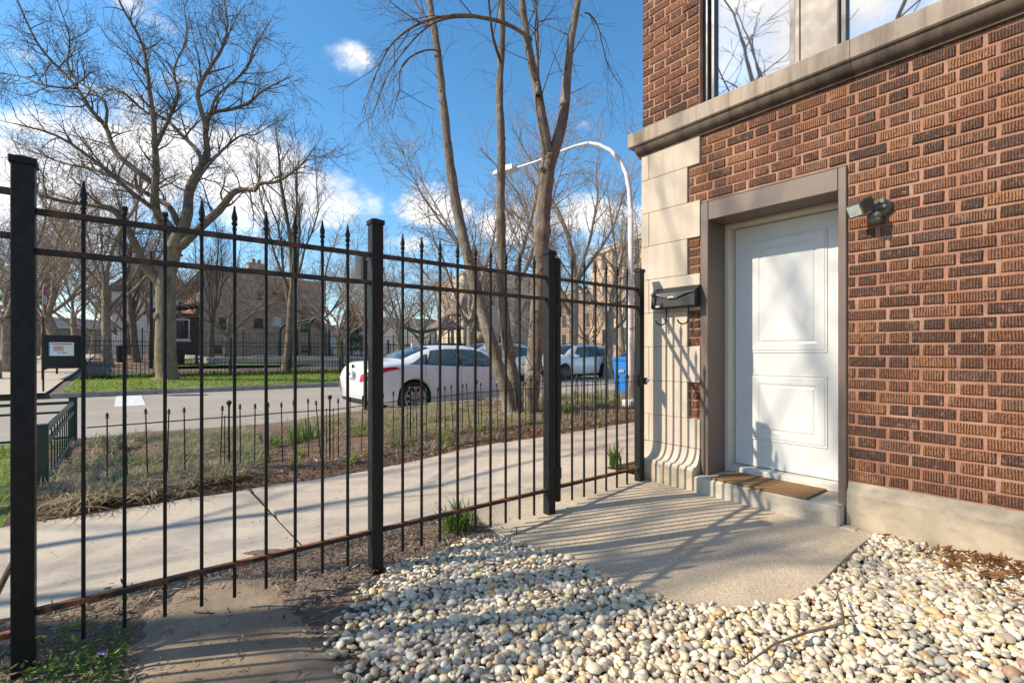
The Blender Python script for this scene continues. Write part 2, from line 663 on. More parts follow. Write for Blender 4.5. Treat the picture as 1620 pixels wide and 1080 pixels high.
    c = n.ramp(n.noise(p, 1.4, 6, 0.65), [(0.3, (0.15, 0.21, 0.03)), (0.55, (0.23, 0.30, 0.045)), (0.75, (0.31, 0.29, 0.09))])
    c = n.mix(n.math('MULTIPLY', n.noise(p, 60, 4), 0.5), c, (0.06, 0.095, 0.015))
    n.color(c).rough(0.95)
    n.bump(n.noise(p, 50, 4), 0.9, 0.03)
    M['lawn'] = n.m
    n = NT('asphalt_road')
    p = n.pos()
    c = n.ramp(n.noise(p, 0.35, 6, 0.6), [(0.3, (0.31, 0.262, 0.21)), (0.7, (0.395, 0.34, 0.278))])
    c = n.mix(n.math('MULTIPLY', n.ramp(n.noise(n.pos((0.25, 3, 1)), 1.0, 5), [(0.5, 0.0), (0.7, 1.0)]), 0.25), c, (0.20, 0.175, 0.15))
    n.color(c).rough(0.9)
    n.bump(n.noise(p, 90, 3), 0.4, 0.006)
    M['road'] = n.m
    M['road_paint'] = simple('worn_white_road_paint', (0.66, 0.65, 0.62), 0.7, 0, 0.15, 9)
    M['kerb'] = simple('kerb_concrete', (0.30, 0.26, 0.215), 0.9, 0, 0.25, 6, 0.3)

    # pebbles, chips, blades
    n = NT('river_pebbles')
    r = n.rnd()
    p = n.pos()
    c = n.ramp(r, [(0.0, (0.70, 0.60, 0.43)), (0.15, (0.82, 0.75, 0.60)), (0.33, (0.62, 0.50, 0.33)), (0.43, (0.44, 0.37, 0.28)),
                   (0.52, (0.78, 0.68, 0.48)), (0.60, (0.40, 0.345, 0.285)), (0.66, (0.70, 0.55, 0.31)), (0.74, (0.58, 0.38, 0.15)),
                   (0.79, (0.76, 0.67, 0.51)), (0.87, (0.17, 0.17, 0.16)), (0.905, (0.66, 0.55, 0.38)), (0.95, (0.38, 0.205, 0.12)), (0.975, (0.30, 0.30, 0.27)), (1.0, (0.80, 0.73, 0.58))])
    c = n.mix(n.math('MULTIPLY', n.ramp(n.noise(p, 70, 5, 0.65), [(0.45, 0.0), (0.7, 1.0)]), 0.34), c, (0.42, 0.31, 0.18))
    c = n.mix(n.math('MULTIPLY', n.ramp(n.noise(p, 30, 3), [(0.55, 0.0), (0.7, 1.0)]), 0.3), c, (0.75, 0.70, 0.60))
    n.color(c).rough(0.62)
    n.bump(n.noise(p, 190, 4), 0.18, 0.003)
    M['pebble'] = n.m

    def varied(name, stops, rough=0.8, trans=False):
        n = NT(name)
        c = n.ramp(n.rnd(), stops)
        n.color(n.mix(n.math('MULTIPLY', n.noise(n.pos(), 60, 3), 0.16), c, (0.05, 0.03, 0.02)))
        n.rough(rough)
        if trans:
            n.b.inputs['Subsurface Weight'].default_value = 0.0
            tr = n.N('BsdfTranslucent')
            n.L(c, tr.inputs['Color'])
            mx = n.N('MixShader')
            mx.inputs[0].default_value = 0.42
            n.L(n.b.outputs[0], mx.inputs[1])
            n.L(tr.outputs[0], mx.inputs[2])
            n.L(mx.outputs[0], n.t.nodes['Material Output'].inputs[0])
        return n.m
    M['chips'] = varied('wood_chips', [(0.0, (0.11, 0.065, 0.042)), (0.35, (0.25, 0.165, 0.11)), (0.6, (0.38, 0.275, 0.195)), (0.8, (0.18, 0.125, 0.09)), (1.0, (0.54, 0.44, 0.33))], 0.9)
    M['red_chips'] = varied('reddish_bed_litter', [(0.0, (0.15, 0.09, 0.055)), (0.4, (0.32, 0.20, 0.12)), (0.7, (0.44, 0.31, 0.20)), (1.0, (0.54, 0.43, 0.31))], 0.9)
    M['dead_leaves'] = varied('russet_dead_leaves', [(0.0, (0.16, 0.065, 0.028)), (0.5, (0.30, 0.13, 0.05)), (1.0, (0.40, 0.21, 0.09))], 0.8, True)
    M['straw'] = varied('straw_blades', [(0.0, (0.42, 0.32, 0.19)), (0.4, (0.58, 0.47, 0.31)), (0.7, (0.40, 0.36, 0.19)), (1.0, (0.66, 0.57, 0.42))], 0.75, True)
    M['green_blades'] = varied('grey_green_blades', [(0.0, (0.24, 0.27, 0.13)), (0.4, (0.37, 0.39, 0.22)), (0.7, (0.36, 0.41, 0.14)), (1.0, (0.54, 0.52, 0.33))], 0.6, True)
    M['fresh_leaf'] = varied('fresh_green_leaves', [(0.0, (0.055, 0.13, 0.016)), (0.5, (0.10, 0.20, 0.025)), (1.0, (0.17, 0.26, 0.04))], 0.5, True)
    M['turf_blades'] = varied('turf_blades', [(0.0, (0.17, 0.25, 0.03)), (0.5, (0.27, 0.36, 0.045)), (0.8, (0.34, 0.38, 0.07)), (1.0, (0.44, 0.40, 0.16))], 0.7, True)
    M['periwinkle'] = simple('violet_petals', (0.22, 0.16, 0.50), 0.6)

    def bark(name, a, b, moss=None, sc=9):
        n = NT(name)
        p = n.pos((1, 1, 0.28))
        f = n.noise(p, sc, 6, 0.7)
        c = n.ramp(f, [(0.32, a), (0.66, b)])
        c = n.mix(n.math('MULTIPLY', n.ramp(n.noise(n.pos(), 3.5, 5, 0.7), [(0.5, 0.0), (0.66, 1.0)]), 0.5), c, tuple(min(1, x * 1.45) for x in b))
        if moss:
            sp = n.N('SeparateXYZ')
            n.L(n.pos(), sp.inputs[0])
            low = n.ramp(n.math('MULTIPLY', sp.outputs['Z'], 0.25), [(0.25, 1.0), (0.75, 0.12)])
            c = n.mix(n.math('MULTIPLY', n.math('MULTIPLY', n.ramp(n.noise(n.pos(), 2.0, 4, 0.7), [(0.47, 0.0), (0.62, 1.0)]), 0.6), low), c, moss)
        n.color(c).rough(0.92)
        n.bump(n.noise(n.pos((1, 1, 0.22)), sc * 2.2, 5, 0.7), 1.0, 0.035)
        return n.m
    M['bark'] = bark('grey_brown_bark', (0.07, 0.050, 0.034), (0.21, 0.155, 0.105))
    M['bark_moss'] = bark('lichened_bark', (0.09, 0.068, 0.042), (0.24, 0.19, 0.125), (0.25, 0.19, 0.055), 7)
    M['bark_pale'] = bark('pale_smooth_bark', (0.085, 0.066, 0.05), (0.26, 0.205, 0.15), (0.33, 0.32, 0.26), 11)
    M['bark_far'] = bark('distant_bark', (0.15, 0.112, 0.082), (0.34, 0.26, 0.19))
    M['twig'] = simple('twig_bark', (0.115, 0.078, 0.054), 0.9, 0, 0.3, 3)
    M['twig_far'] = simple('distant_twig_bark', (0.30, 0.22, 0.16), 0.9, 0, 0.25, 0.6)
    M['twig_dark'] = simple('dark_twig_bark', (0.13, 0.095, 0.07), 0.9, 0, 0.3, 3)
    M['evergreen'] = varied('evergreen_needles', [(0.0, (0.03, 0.06, 0.02)), (1.0, (0.09, 0.13, 0.045))], 0.7)

    # far buildings
    def far_brick(name, a, b, mort, sx=4.2, sz=13):
        n = NT(name)
        sep = n.N('SeparateXYZ')
        n.L(n.N('NewGeometry').outputs['Position'], sep.inputs[0])
        cx = n.N('CombineXYZ')
        n.L(n.math('ADD', sep.outputs['X'], sep.outputs['Y']), cx.inputs[0])
        n.L(sep.outputs['Z'], cx.inputs[1])
        bt = n.N('TexBrick')
        bt.inputs['Scale'].default_value = 1.0
        bt.inputs['Brick Width'].default_value = 0.45
        bt.inputs['Row Height'].default_value = 0.16
        bt.inputs['Mortar Size'].default_value = 0.014
        bt.inputs['Color1'].default_value = a + (1,)
        bt.inputs['Color2'].default_value = b + (1,)
        bt.inputs['Mortar'].default_value = mort + (1,)
        n.L(cx.outputs[0], bt.inputs['Vector'])
        c = n.mix(n.math('MULTIPLY', n.noise(n.pos((1, 1, 2)), 0.8, 5), 0.6), bt.outputs['Color'], tuple(x * 0.55 for x in a))
        c = n.mix(n.math('MULTIPLY', n.ramp(n.noise(n.pos((2.4, 2.4, 7)), 1.0, 4), [(0.45, 0.0), (0.7, 1.0)]), 0.5), c, tuple(min(1, x * 1.7) for x in b))
        n.color(c).rough(0.9)
        return n.m
    M['brown_brick'] = far_brick('brown_common_brick', (0.37, 0.26, 0.185), (0.50, 0.37, 0.275), (0.48, 0.38, 0.30))
    M['red_brick'] = far_brick('red_face_brick', (0.33, 0.105, 0.06), (0.42, 0.15, 0.085), (0.4, 0.25, 0.19))
    M['cream_brick'] = far_brick('cream_face_brick', (0.50, 0.41, 0.29), (0.57, 0.48, 0.35), (0.55, 0.48, 0.38))
    M['peach_brick'] = far_brick('peach_face_brick', (0.50, 0.34, 0.22), (0.56, 0.40, 0.27), (0.52, 0.42, 0.32))
    M['dull_brick'] = far_brick('dull_brown_brick', (0.25, 0.165, 0.12), (0.31, 0.21, 0.155), (0.33, 0.26, 0.2))
    M['white_siding'] = simple('white_siding', (0.68, 0.67, 0.65), 0.7, 0, 0.06, 2)
    M['slate'] = simple('grey_shingle_roof', (0.085, 0.085, 0.088), 0.85, 0, 0.25, 4)
    M['porch_wood'] = simple('dark_porch_boards', (0.075, 0.05, 0.038), 0.8, 0, 0.3, 6)
    M['far_glass'] = simple('dark_far_window', (0.035, 0.042, 0.05), 0.12, 0, 0.4, 0.8)
    M['blind'] = simple('white_window_blind', (0.62, 0.61, 0.58), 0.7, 0, 0.05, 3)
    M['frame_white'] = simple('white_window_frame', (0.6, 0.58, 0.55), 0.6, 0, 0.05, 3)
    M['frame_dark'] = simple('dark_window_frame', (0.06, 0.05, 0.045), 0.6, 0, 0.1, 3)
    M['stone_kerb'] = simple('pale_stone_edging', (0.42, 0.39, 0.35), 0.9, 0, 0.2, 4)
    M['roof_purple'] = simple('brown_play_roof', (0.20, 0.125, 0.11), 0.7, 0, 0.15, 4)
    M['play_green'] = simple('green_play_plastic', (0.045, 0.19, 0.125), 0.35, 0, 0.1, 4)
    M['tan_plastic'] = simple('tan_play_plastic', (0.52, 0.33, 0.15), 0.45, 0, 0.1, 4)
    M['screen_black'] = simple('black_fence_screen', (0.014, 0.014, 0.015), 0.7, 0, 0.2, 4)

    # street things
    M['galv'] = simple('galvanised_pole', (0.66, 0.645, 0.62), 0.5, 0.0, 0.1, 8)
    M['sign_back'] = simple('bare_sign_back', (0.50, 0.50, 0.50), 0.5, 0.2, 0.08, 6)
    M['sign_red'] = simple('stop_red', (0.42, 0.05, 0.04), 0.5, 0, 0.1, 6)
    M['sign_white'] = simple('sign_white', (0.78, 0.78, 0.77), 0.5, 0, 0.03, 6)
    M['print_red'] = simple('red_print', (0.55, 0.10, 0.09), 0.6, 0, 0.05, 6)
    M['print_blue'] = simple('blue_print', (0.08, 0.24, 0.50), 0.6, 0, 0.05, 6)
    M['print_grey'] = simple('grey_print', (0.32, 0.30, 0.30), 0.6, 0, 0.05, 6)
    M['bin_blue'] = simple('blue_bin_plastic', (0.022, 0.20, 0.62), 0.45, 0, 0.08, 5)
    M['yellow'] = simple('yellow_hydrant_paint', (0.60, 0.34, 0.03), 0.5)

    def paint(name, c):
        n = NT(name)
        n.color(n.ramp(n.noise(n.pos(obj=True), 1.5, 4), [(0.3, tuple(x * 0.95 for x in c)), (0.7, c)]))
        n.rough(0.28)
        n.b.inputs['Coat Weight'].default_value = 0.8
        n.b.inputs['Coat Roughness'].default_value = 0.05
        return n.m
    M['car_white'] = paint('white_car_paint', (0.78, 0.77, 0.76))
    M['car_grey'] = paint('grey_car_paint', (0.10, 0.115, 0.13))
    M['car_silver'] = paint('silver_car_paint', (0.50, 0.52, 0.54))
    n = NT('car_glass')
    n.color((0.018, 0.028, 0.028)).rough(0.04)
    n.b.inputs['IOR'].default_value = 1.7
    M['car_glass'] = n.m
    n = NT('tinted_side_glass')
    n.color((0.085, 0.125, 0.115)).rough(0.05)
    n.b.inputs['IOR'].default_value = 1.7
    M['car_side_glass'] = n.m
    M['tyre'] = simple('tyre_rubber', (0.018, 0.018, 0.019), 0.85)
    M['rim'] = simple('alloy_rim', (0.42, 0.41, 0.40), 0.35, 0.6)
    M['rim_dark'] = simple('dark_alloy_rim', (0.06, 0.06, 0.062), 0.35, 0.5)
    M['car_black'] = simple('black_car_trim', (0.015, 0.015, 0.016), 0.5)
    M['tail_red'] = simple('red_tail_lamp', (0.50, 0.018, 0.02), 0.15)
    M['tail_clear'] = simple('clear_lamp', (0.62, 0.60, 0.60), 0.12)
    M['chrome'] = simple('chrome_trim', (0.6, 0.6, 0.6), 0.15, 0.9)
    M['seat_tan'] = simple('tan_car_seat', (0.25, 0.26, 0.16), 0.8)


build_materials()
# ================================================================ large structure: grounds
def sheet(name, xs, ys, zf, mat, kind='structure', smooth=True, parent=None):
    xs = list(xs)
    ys = list(ys)
    vs = [(x, y, zf(x, y)) for y in ys for x in xs]
    n = len(xs)
    fs = [(j * n + i, j * n + i + 1, (j + 1) * n + i + 1, (j + 1) * n + i) for j in range(len(ys) - 1) for i in range(n - 1)]
    me = mesh_np(name, np.array(vs), np.array(fs), mat, smooth)
    o = link(name, me, parent)
    if kind:
        o['kind'] = kind
    return o


def lin(a, b, n):
    return [a + (b - a) * i / (n - 1) for i in range(n)]


def base_z(x, y):
    if y < 8.72:
        return gz(x) - 0.09 - (0.25 if y > 8.3 else 0)
    if y < 18.85:
        return -0.34
    return terrain(x, y) - 0.03


sheet('ground', lin(-300, -14, 12) + lin(-12, 24, 46) + lin(28, 120, 14) + lin(150, 700, 9),
      lin(-120, -6, 8) + lin(-5, 8.2, 24) + [8.6, 8.9, 12, 15, 18.75, 18.9] + lin(19.2, 54, 40) + lin(60, 120, 6) + lin(150, 900, 8),
      base_z, M['earth'])

PATCH = [(0.04, 2.42), (0.10, 2.72), (0.33, 2.90), (0.55, 2.82), (0.60, 2.55), (0.575, 2.3), (0.60, 2.0), (0.64, 1.76), (0.66, 1.45), (0.6, 0.8), (0.1, 0.5), (-0.6, 0.7), (-0.5, 1.4), (-0.10, 1.9), (0.02, 2.15)]


def poly_dist(poly, x, y):
    best = 9.0
    for i in range(len(poly)):
        (x0, y0), (x1, y1) = poly[i], poly[(i + 1) % len(poly)]
        dx, dy = x1 - x0, y1 - y0
        t = max(0, min(1, ((x - x0) * dx + (y - y0) * dy) / (dx * dx + dy * dy)))
        best = min(best, math.hypot(x - x0 - t * dx, y - y0 - t * dy))
    c = False
    j = len(poly) - 1
    for i in range(len(poly)):
        xi, yi = poly[i]
        xj, yj = poly[j]
        if (yi > y) != (yj > y) and x < (xj - xi) * (y - yi) / (yj - yi) + xi:
            c = not c
        j = i
    return best if c else -best


# planting bed beside the kerb, and mulch along the iron fence
rng = random.Random(5)


def hump(x, y):
    return 0.016 * math.sin(x * 3.1 + 1.7 * math.sin(y * 2.3)) + 0.014 * math.sin(y * 4.7 + x * 1.9) + 0.008 * math.sin(x * 11 + y * 9)


sheet('planting_bed', lin(-0.62, 16, 120), lin(4.5, 8.66, 40),
      lambda x, y: gz(x) - 0.02 + (0.05 + hump(x, y)) * sstep(4.5, 4.95, y) * (1 - sstep(8.3, 8.66, y)), M['bed_soil'])
sheet('tree_lawn', lin(-16, -0.62, 60), lin(4.5, 8.66, 22), lambda x, y: gz(x) - 0.015 + 0.5 * hump(x, y), M['lawn'])
sheet('mulch_strip', lin(-3.4, 2.25, 110), lin(1.2, 3.12, 50),
      lambda x, y: gz(x) - 0.019 + (0.010 * math.exp(-((y - 2.55) / 0.3) ** 2) + 0.5 * hump(x * 1.6, y * 1.7)) * sstep(0.0, 0.15, -poly_dist(PATCH, x, y)), M['soil'])

# road, kerbs, paint
sheet('road', lin(-80, 200, 90), lin(8.74, 18.8, 12), lambda x, y: -0.12 + 0.03 * (1 - ((y - 13.75) / 5.0) ** 2) - 0.03, M['road'])
road_top = lambda y: -0.12 + 0.03 * (1 - ((y - 13.75) / 5.0) ** 2) - 0.03


def kerb(name, y0, y1, x0, x1, z):
    o = link(name, MB().mesh(name, M['kerb']))
    o['kind'] = 'structure'
    k = 0
    xx = x0
    r = random.Random(int(y0 * 10))
    mb = None
    meshes = {}
    L_ = 2.4
    pm = MB().cbox((0, y0, -0.3), (L_ - 0.012, y1, 0), 0.018).mesh('kerb_stone', M['kerb'])
    while xx < x1:
        c = link('kerb_stone', pm, o, (xx, 0, z(xx) + r.uniform(-0.006, 0.006)))
        xx += L_


kerb('near_kerb', 8.62, 8.78, -40, 90, lambda x: gz(x) - 0.005)
kerb('far_kerb', 18.7, 18.86, -1.6, 95, lambda x: 0.0)
MB().box((-0.16, 14.6, road_top(16.4) - 0.05), (0.42, 18.1, road_top(14.9) + 0.006)).part('stop_line', M['road_paint'])['kind'] = 'structure'
bpy.data.objects['stop_line'].rotation_euler.x = 0

# far side: tree lawn, path up the cross street, park floor
sheet('far_tree_lawn', lin(-1.4, 90, 130), lin(18.84, 24.3, 14), lambda x, y: terrain(x, y) + 0.01 + 0.4 * hump(x, y), M['lawn'])
sheet('park_floor', lin(-1.6, 110, 90), lin(24.25, 64, 40), lambda x, y: terrain(x, y) + 0.005, M['park_mulch'])
sheet('cross_street_path', lin(-4.6, -1.7, 6), lin(18.7, 70, 30), lambda x, y: terrain(x, y) + 0.02, M['pavement'])
sheet('cross_street', lin(-16, -5.4, 6), lin(18.6, 110, 30), lambda x, y: terrain(x, y) - 0.02 if y > 20 else -0.119, M['road'])
sheet('far_lawn', lin(-60, -16.2, 20), lin(18.9, 80, 20), lambda x, y: terrain(x, y) + 0.01, M['lawn'])
sheet('play_lawn', lin(2.0, 22, 20), lin(31.2, 40, 14), lambda x, y: terrain(x, y) + 0.16, M['lawn'])

# pavement of single slabs
pave = sheet('pavement', lin(-20, 40, 80), lin(2.9, 4.62, 4), lambda x, y: gz(x) - 0.035, M['soil'])
slab_edges = [-6.99, -5.69, -4.38, -3.08, -1.77, -0.47, 0.83, 2.12, 3.46, 4.78, 6.1, 7.4, 8.7, 10.0, 11.3, 12.6, 13.9, 15.2, 16.5, 17.8, 19.1, 20.4]
for i in range(len(slab_edges) - 1):
    a, b = slab_edges[i], slab_edges[i + 1]
    ga = 0.014 if abs(a - 0.83) < .01 or abs(a + 0.47) < .01 else 0.006
    gb = 0.014 if abs(b - 0.83) < .01 or abs(b + 0.47) < .01 else 0.006
    mb = MB()
    r = random.Random(i + 40)
    xs = lin(a + ga, b - gb, 7)
    sk = r.uniform(-0.02, 0.02)
    yn, yf = 2.99, 4.56
    dz = r.uniform(-0.004, 0.004)
    top = []
    nx, ny = 7, 7
    wob = [[r.uniform(-0.012, 0.012) for _ in range(ny)] for _ in range(2)]
    for jx in range(nx):
        for jy in range(ny):
            u = jx / (nx - 1)
            v = jy / (ny - 1)
            x = xs[jx] + sk * (v - 0.5)
            if abs(a - 0.83) < .01 and jx == 0:
                x += wob[0][jy] * 0.7
            y = yn + (yf - yn) * v + (r.uniform(-0.025, 0.02) if jy == ny - 1 else (r.uniform(-0.02, 0.02) if jy == 0 else 0))
            edge = 0.006 if jx in (0, nx - 1) or jy in (0, ny - 1) else 0
            top.append((x, y, gz(x) + dz - edge))
    vs = top + [(x, y, z - 0.1) for (x, y, z) in top]
    K = nx * ny
    fs = []
    for jx in range(nx - 1):
        for jy in range(ny - 1):
            fs.append((jx * ny + jy, (jx + 1) * ny + jy, (jx + 1) * ny + jy + 1, jx * ny + jy + 1))
    ring = [jx * ny for jx in range(nx)] + [(nx - 1) * ny + jy for jy in range(1, ny)] + [jx * ny + ny - 1 for jx in range(nx - 2, -1, -1)] + [jy for jy in range(ny - 2, 0, -1)]
    for q in range(len(ring)):
        p0, p1 = ring[q], ring[(q + 1) % len(ring)]
        fs.append((p0, p0 + K, p1 + K, p1))
    mb.add(vs, fs)
    mb.part('paving_slab', M['pavement'], pave)

# exposed-aggregate pad from the pavement to the door
def slab_outline():
    pts = [(2.17, 2.985), (1.97, 2.93), (1.86, 2.64), (1.83, 2.48), (1.86, 2.23), (1.895, 2.0), (1.895, 1.63), (1.905, 1.44), (1.96, 1.24),
           (2.12, 1.04), (2.34, 0.925), (2.6, 0.90), (2.94, 0.905), (3.36, 0.90), (3.40, 1.02), (3.40, 2.6), (3.40, 2.985)]
    return pts


def pad_contains(x, y):
    pts = SLAB
    c = False
    j = len(pts) - 1
    for i in range(len(pts)):
        xi, yi = pts[i]
        xj, yj = pts[j]
        if (yi > y) != (yj > y) and x < (xj - xi) * (y - yi) / (yj - yi) + xi:
            c = not c
        j = i
    return c


SLAB = slab_outline()


def make_pad(name, outline, zf, thick, mat):
    bm = bmesh.new()
    vs = [bm.verts.new((x, y, 0)) for x, y in outline]
    f = bm.faces.new(vs)
    bmesh.ops.triangulate(bm, faces=[f])
    bmesh.ops.subdivide_edges(bm, edges=bm.edges[:], cuts=4, use_grid_fill=True)
    for v in bm.verts:
        v.co.z = zf(v.co.x, v.co.y)
    r = bmesh.ops.extrude_face_region(bm, geom=bm.faces[:])
    for g in r['geom']:
        if isinstance(g, bmesh.types.BMVert):
            g.co.z -= thick
    mb = MB().bm(bm)
    o = mb.part(name, mat)
    o['kind'] = 'structure'
    return o


make_pad('door_pad', SLAB, lambda x, y: gz(x) + 0.006, 0.1, M['aggregate'])
# old brown concrete patch in the left corner of the yard


def patch_z(x, y):
    d = poly_dist(PATCH, x, y) + 0.02 * math.sin(x * 37 + y * 11) + 0.015 * math.sin(y * 53 - x * 17)
    return gz(x) - 0.026 + 0.020 * sstep(-0.08, 0.10, d) + 0.04 * hump(x * 2, y * 2) * sstep(0, .2, d)


sheet('worn_concrete_patch', lin(-0.75, 0.85, 66), lin(0.45, 3.02, 100), patch_z, M['dirt_pad'])
# ================================================================ the brick house
XW = 3.437           # face of the brickwork
COURSE = 0.0686
Z0 = 0.362           # top of the plinth
house = thing('brick_building', (XW, 1.0, 0.09), 'corner of a rug-faced brown brick house with white side door, limestone quoins and stone ledge', 'house')


def hp(mb, name, mat, parent=None, smooth=False):
    return mb.part(name, mat, parent or house, smooth)


YC = 2.555           # street corner
YD0, YD1 = 1.06, 2.016   # trim of the doorway
ZD = 2.263
XM = XW + 0.0075      # mortar face
XB = XW + 0.36       # depth of the wall
w = MB()
w.box((XM, -7, -0.2), (XB, YD0, 2.80))
w.box((XM, YD0, ZD), (XB, YD1, 2.80))
w.box((XM, YD1, -0.2), (XB, YC - 0.004, 2.80))
w.box((XM, 2.033, 2.80), (XB, YC - 0.004, 6.6))
w.box((XM, -7, 2.80), (XB, 2.033, 2.985))
w.box((XM, 0.50 - 7.5, 2.985), (XB, 0.50 - 0.25, 6.6))
w.box((XM, 0.25, 4.75), (XB, 2.033, 6.6))
hp(w, 'wall', M['mortar'])
# the rest of the house behind: solid end walls and a flat roof
c = MB()
c.box((XB + 0.55, -7, -0.2), (XW + 9, YC - 0.01, 2.82))
c.box((XB + 1.2, -7, 2.84), (XW + 9, YC - 0.01, 6.55))
hp(c, 'inner_wall', M['dull_brick'])
c = MB()
c.box((XB, YC - 0.3, -0.2), (XW + 9, YC - 0.006, 6.58))
hp(c, 'end_wall', M['red_brick'])
hp(MB().box((XW - 0.1, -7.1, 6.6), (XW + 9.1, YC + 0.1, 6.75)), 'roof', M['slate'])

# ---- bricks
rng = random.Random(11)


def brick_mesh(L_, seed, h=0.0538, d=0.03):
    r = random.Random(seed)
    j = lambda a=0.0026: r.uniform(-a, a)
    hy, hz = L_ / 2, h / 2
    ch = 0.0035
    back = [(d, -hy, -hz), (d, hy, -hz), (d, hy, hz), (d, -hy, hz)]
    mid = [(ch, s * hy + j(), t * hz + j(.0012)) for s, t in ((-1, -1), (1, -1), (1, 1), (-1, 1))]
    fr = [(j(.0012), s * (hy - ch * r.uniform(.6, 2.2)), t * (hz - ch * r.uniform(.6, 1.8))) for s, t in ((-1, -1), (1, -1), (1, 1), (-1, 1))]
    vs = back + mid + fr
    fs = [(8, 9, 10, 11)]
    for i in range(4):
        k = (i + 1) % 4
        fs.append((4 + i, 4 + k, 8 + k, 8 + i))
        fs.append((i, k, 4 + k, 4 + i))
    return vs, fs


KINDS = {'s': [brick_mesh(0.196, 100 + i) for i in range(7)], 'h': [brick_mesh(0.0945, 200 + i) for i in range(6)],
         'q': [brick_mesh(0.048, 300 + i) for i in range(3)], 'e': [brick_mesh(0.0, 0)]}
brick_list = []      # (y, z, kind or width)


def add_run(y0, y1, k, phase_ref=1.0605):
    """bricks of one course between two ends: stretcher, header, stretcher ... with the headers centred over the stretchers below"""
    z = Z0 + (k + 0.5) * COURSE - 0.004
    per = 0.3035
    off = 0.0 if k % 2 == 0 else per / 2
    n0 = math.floor((phase_ref - y1) / per) - 2
    y = phase_ref - n0 * per + off
    items = []
    while y > y0 - per:
        items.append((y - 0.0065 - 0.094, 0.181))
        items.append((y - 0.2005 - 0.0065 - 0.0452, 0.0845))
        y -= per
    for (yc, wd) in items:
        lo, hi = max(yc - wd / 2, y0 + 0.008), min(yc + wd / 2, y1 - 0.008)
        if hi - lo < 0.03:
            continue
        brick_list.append(((lo + hi) / 2, z, hi - lo))


NC_LOW = 36
for k in range(NC_LOW):
    zc = Z0 + (k + 0.5) * COURSE
    right_end = YD0 if zc < ZD else None
    if right_end is not None:
        add_run(-1.6, YD0, k)
    else:
        # above the doorway the bricks run on to the quoins
        blk = int((2.848 - zc) // 0.278)
        y1 = 2.023 if blk % 2 == 0 else 2.127
        add_run(-1.6, y1, k)
    if zc < ZD:
        blk = int((2.848 - zc) // 0.278)
        if blk % 2 == 1 and zc > 0.64 and zc < 2.3:
            brick_list.append(((YD1 + 2.127) / 2 + 0.004, zc - 0.004, 2.127 - YD1 - 0.022))
for k in range(38, 72):
    add_run(2.035, YC + 0.004, k, 2.49)
    if k < 62:
        add_run(-1.6, 0.252, k)
    if k >= 63:
        add_run(0.252, 2.035, k, 2.49)

shared = {}


def shared_brick(wd, i):
    key = (round(wd, 3), i % 5)
    if key not in shared:
        vs, fs = brick_mesh(round(wd, 3), hash(key) % 9999)
        mb = MB()
        mb.add(vs, fs)
        shared[key] = mb.mesh('brick', M['brick'])
    return shared[key]


def pxsize(b):
    d = FWD[0] * XW + FWD[1] * b[0]
    r = RGT[0] * XW + RGT[1] * b[0]
    px = 810 + 774 * r / d
    py = 558 - (b[1] - CAM_H) * 774 / d
    s = b[2] / (d * d)
    return s if (900 < px < 1690 and -40 < py < 1100) else s * 0.01


brick_list.sort(key=pxsize, reverse=True)
rest = MB()
for i, (y, z, wd) in enumerate(brick_list):
    x = XW + rng.uniform(-0.0025, 0.0025)
    if i < 298:
        o = link('brick', shared_brick(wd, i), house, (x - XW, y - 1.0 + rng.uniform(-.002, .002), z - 0.09 + rng.uniform(-.0018, .0018)))
        o.rotation_euler = (rng.uniform(-.006, .006), rng.uniform(-.01, .01), 0)
    else:
        vs, fs = brick_mesh(wd, 1000 + i)
        rest.add([(vx + x, vy + y, vz + z) for vx, vy, vz in vs], fs)
hp(rest, 'brickwork', M['brick'])['kind'] = 'stuff'

# ---- limestone quoins at the corner: blocks of four courses, long and short by turns
zt = 2.848
for b in range(9):
    z1 = zt - b * 0.278
    z0 = z1 - 0.278
    if b == 8:
        z0 = 0.40
    y0 = 2.023 if b % 2 == 0 else 2.127
    if z1 < ZD + 0.03:
        y0 = YD1 + 0.004 if b % 2 == 0 else 2.127
    if b == 8:
        z1 = zt - 8 * 0.278
        y0 = YD1 + 0.004
    if z0 >= z1:
        continue
    g = 0.0011
    if b % 2 == 0:
        hp(MB().cbox((XW - 0.012, y0, z0 + g), (XB, 2.478, z1 - g), 0.003), 'quoin_stone', M['stone'])
        hp(MB().cbox((XW - 0.012, 2.481, z0 + g), (XB, YC, z1 - g), 0.003), 'quoin_stone', M['stone'])
    else:
        hp(MB().cbox((XW - 0.012, y0, z0 + g), (XB, YC, z1 - g), 0.003), 'quoin_stone', M['stone'])
# flared foot of the corner: block, then a hollow curve up to the wall
prof = [(XB, 0.0), (3.352, 0.0), (3.349, 0.255), (3.353, 0.262)]
for i in range(9):
    a = i / 8 * math.pi / 2
    prof.append((3.358 + (XW - 0.014 - 3.358) * math.sin(a) * 1.0, 0.395 - 0.128 * math.cos(a) if False else 0.268 + 0.13 * (1 - math.cos(a))))
prof.append((XB, 0.398))
hp(MB().prism(prof, YD1 + 0.006, YC, 'y'), 'quoin_foot', M['stone'], smooth=False)
hp(MB().cbox((3.345, YD1 + 0.004, 0.02), (XB - 0.01, 2.30, 0.245), 0.006), 'foot_stone', M['plinth_stone'])
hp(MB().cbox((3.345, 2.304, 0.02), (XB - 0.01, YC + 0.006, 0.245), 0.006), 'foot_stone', M['plinth_stone'])

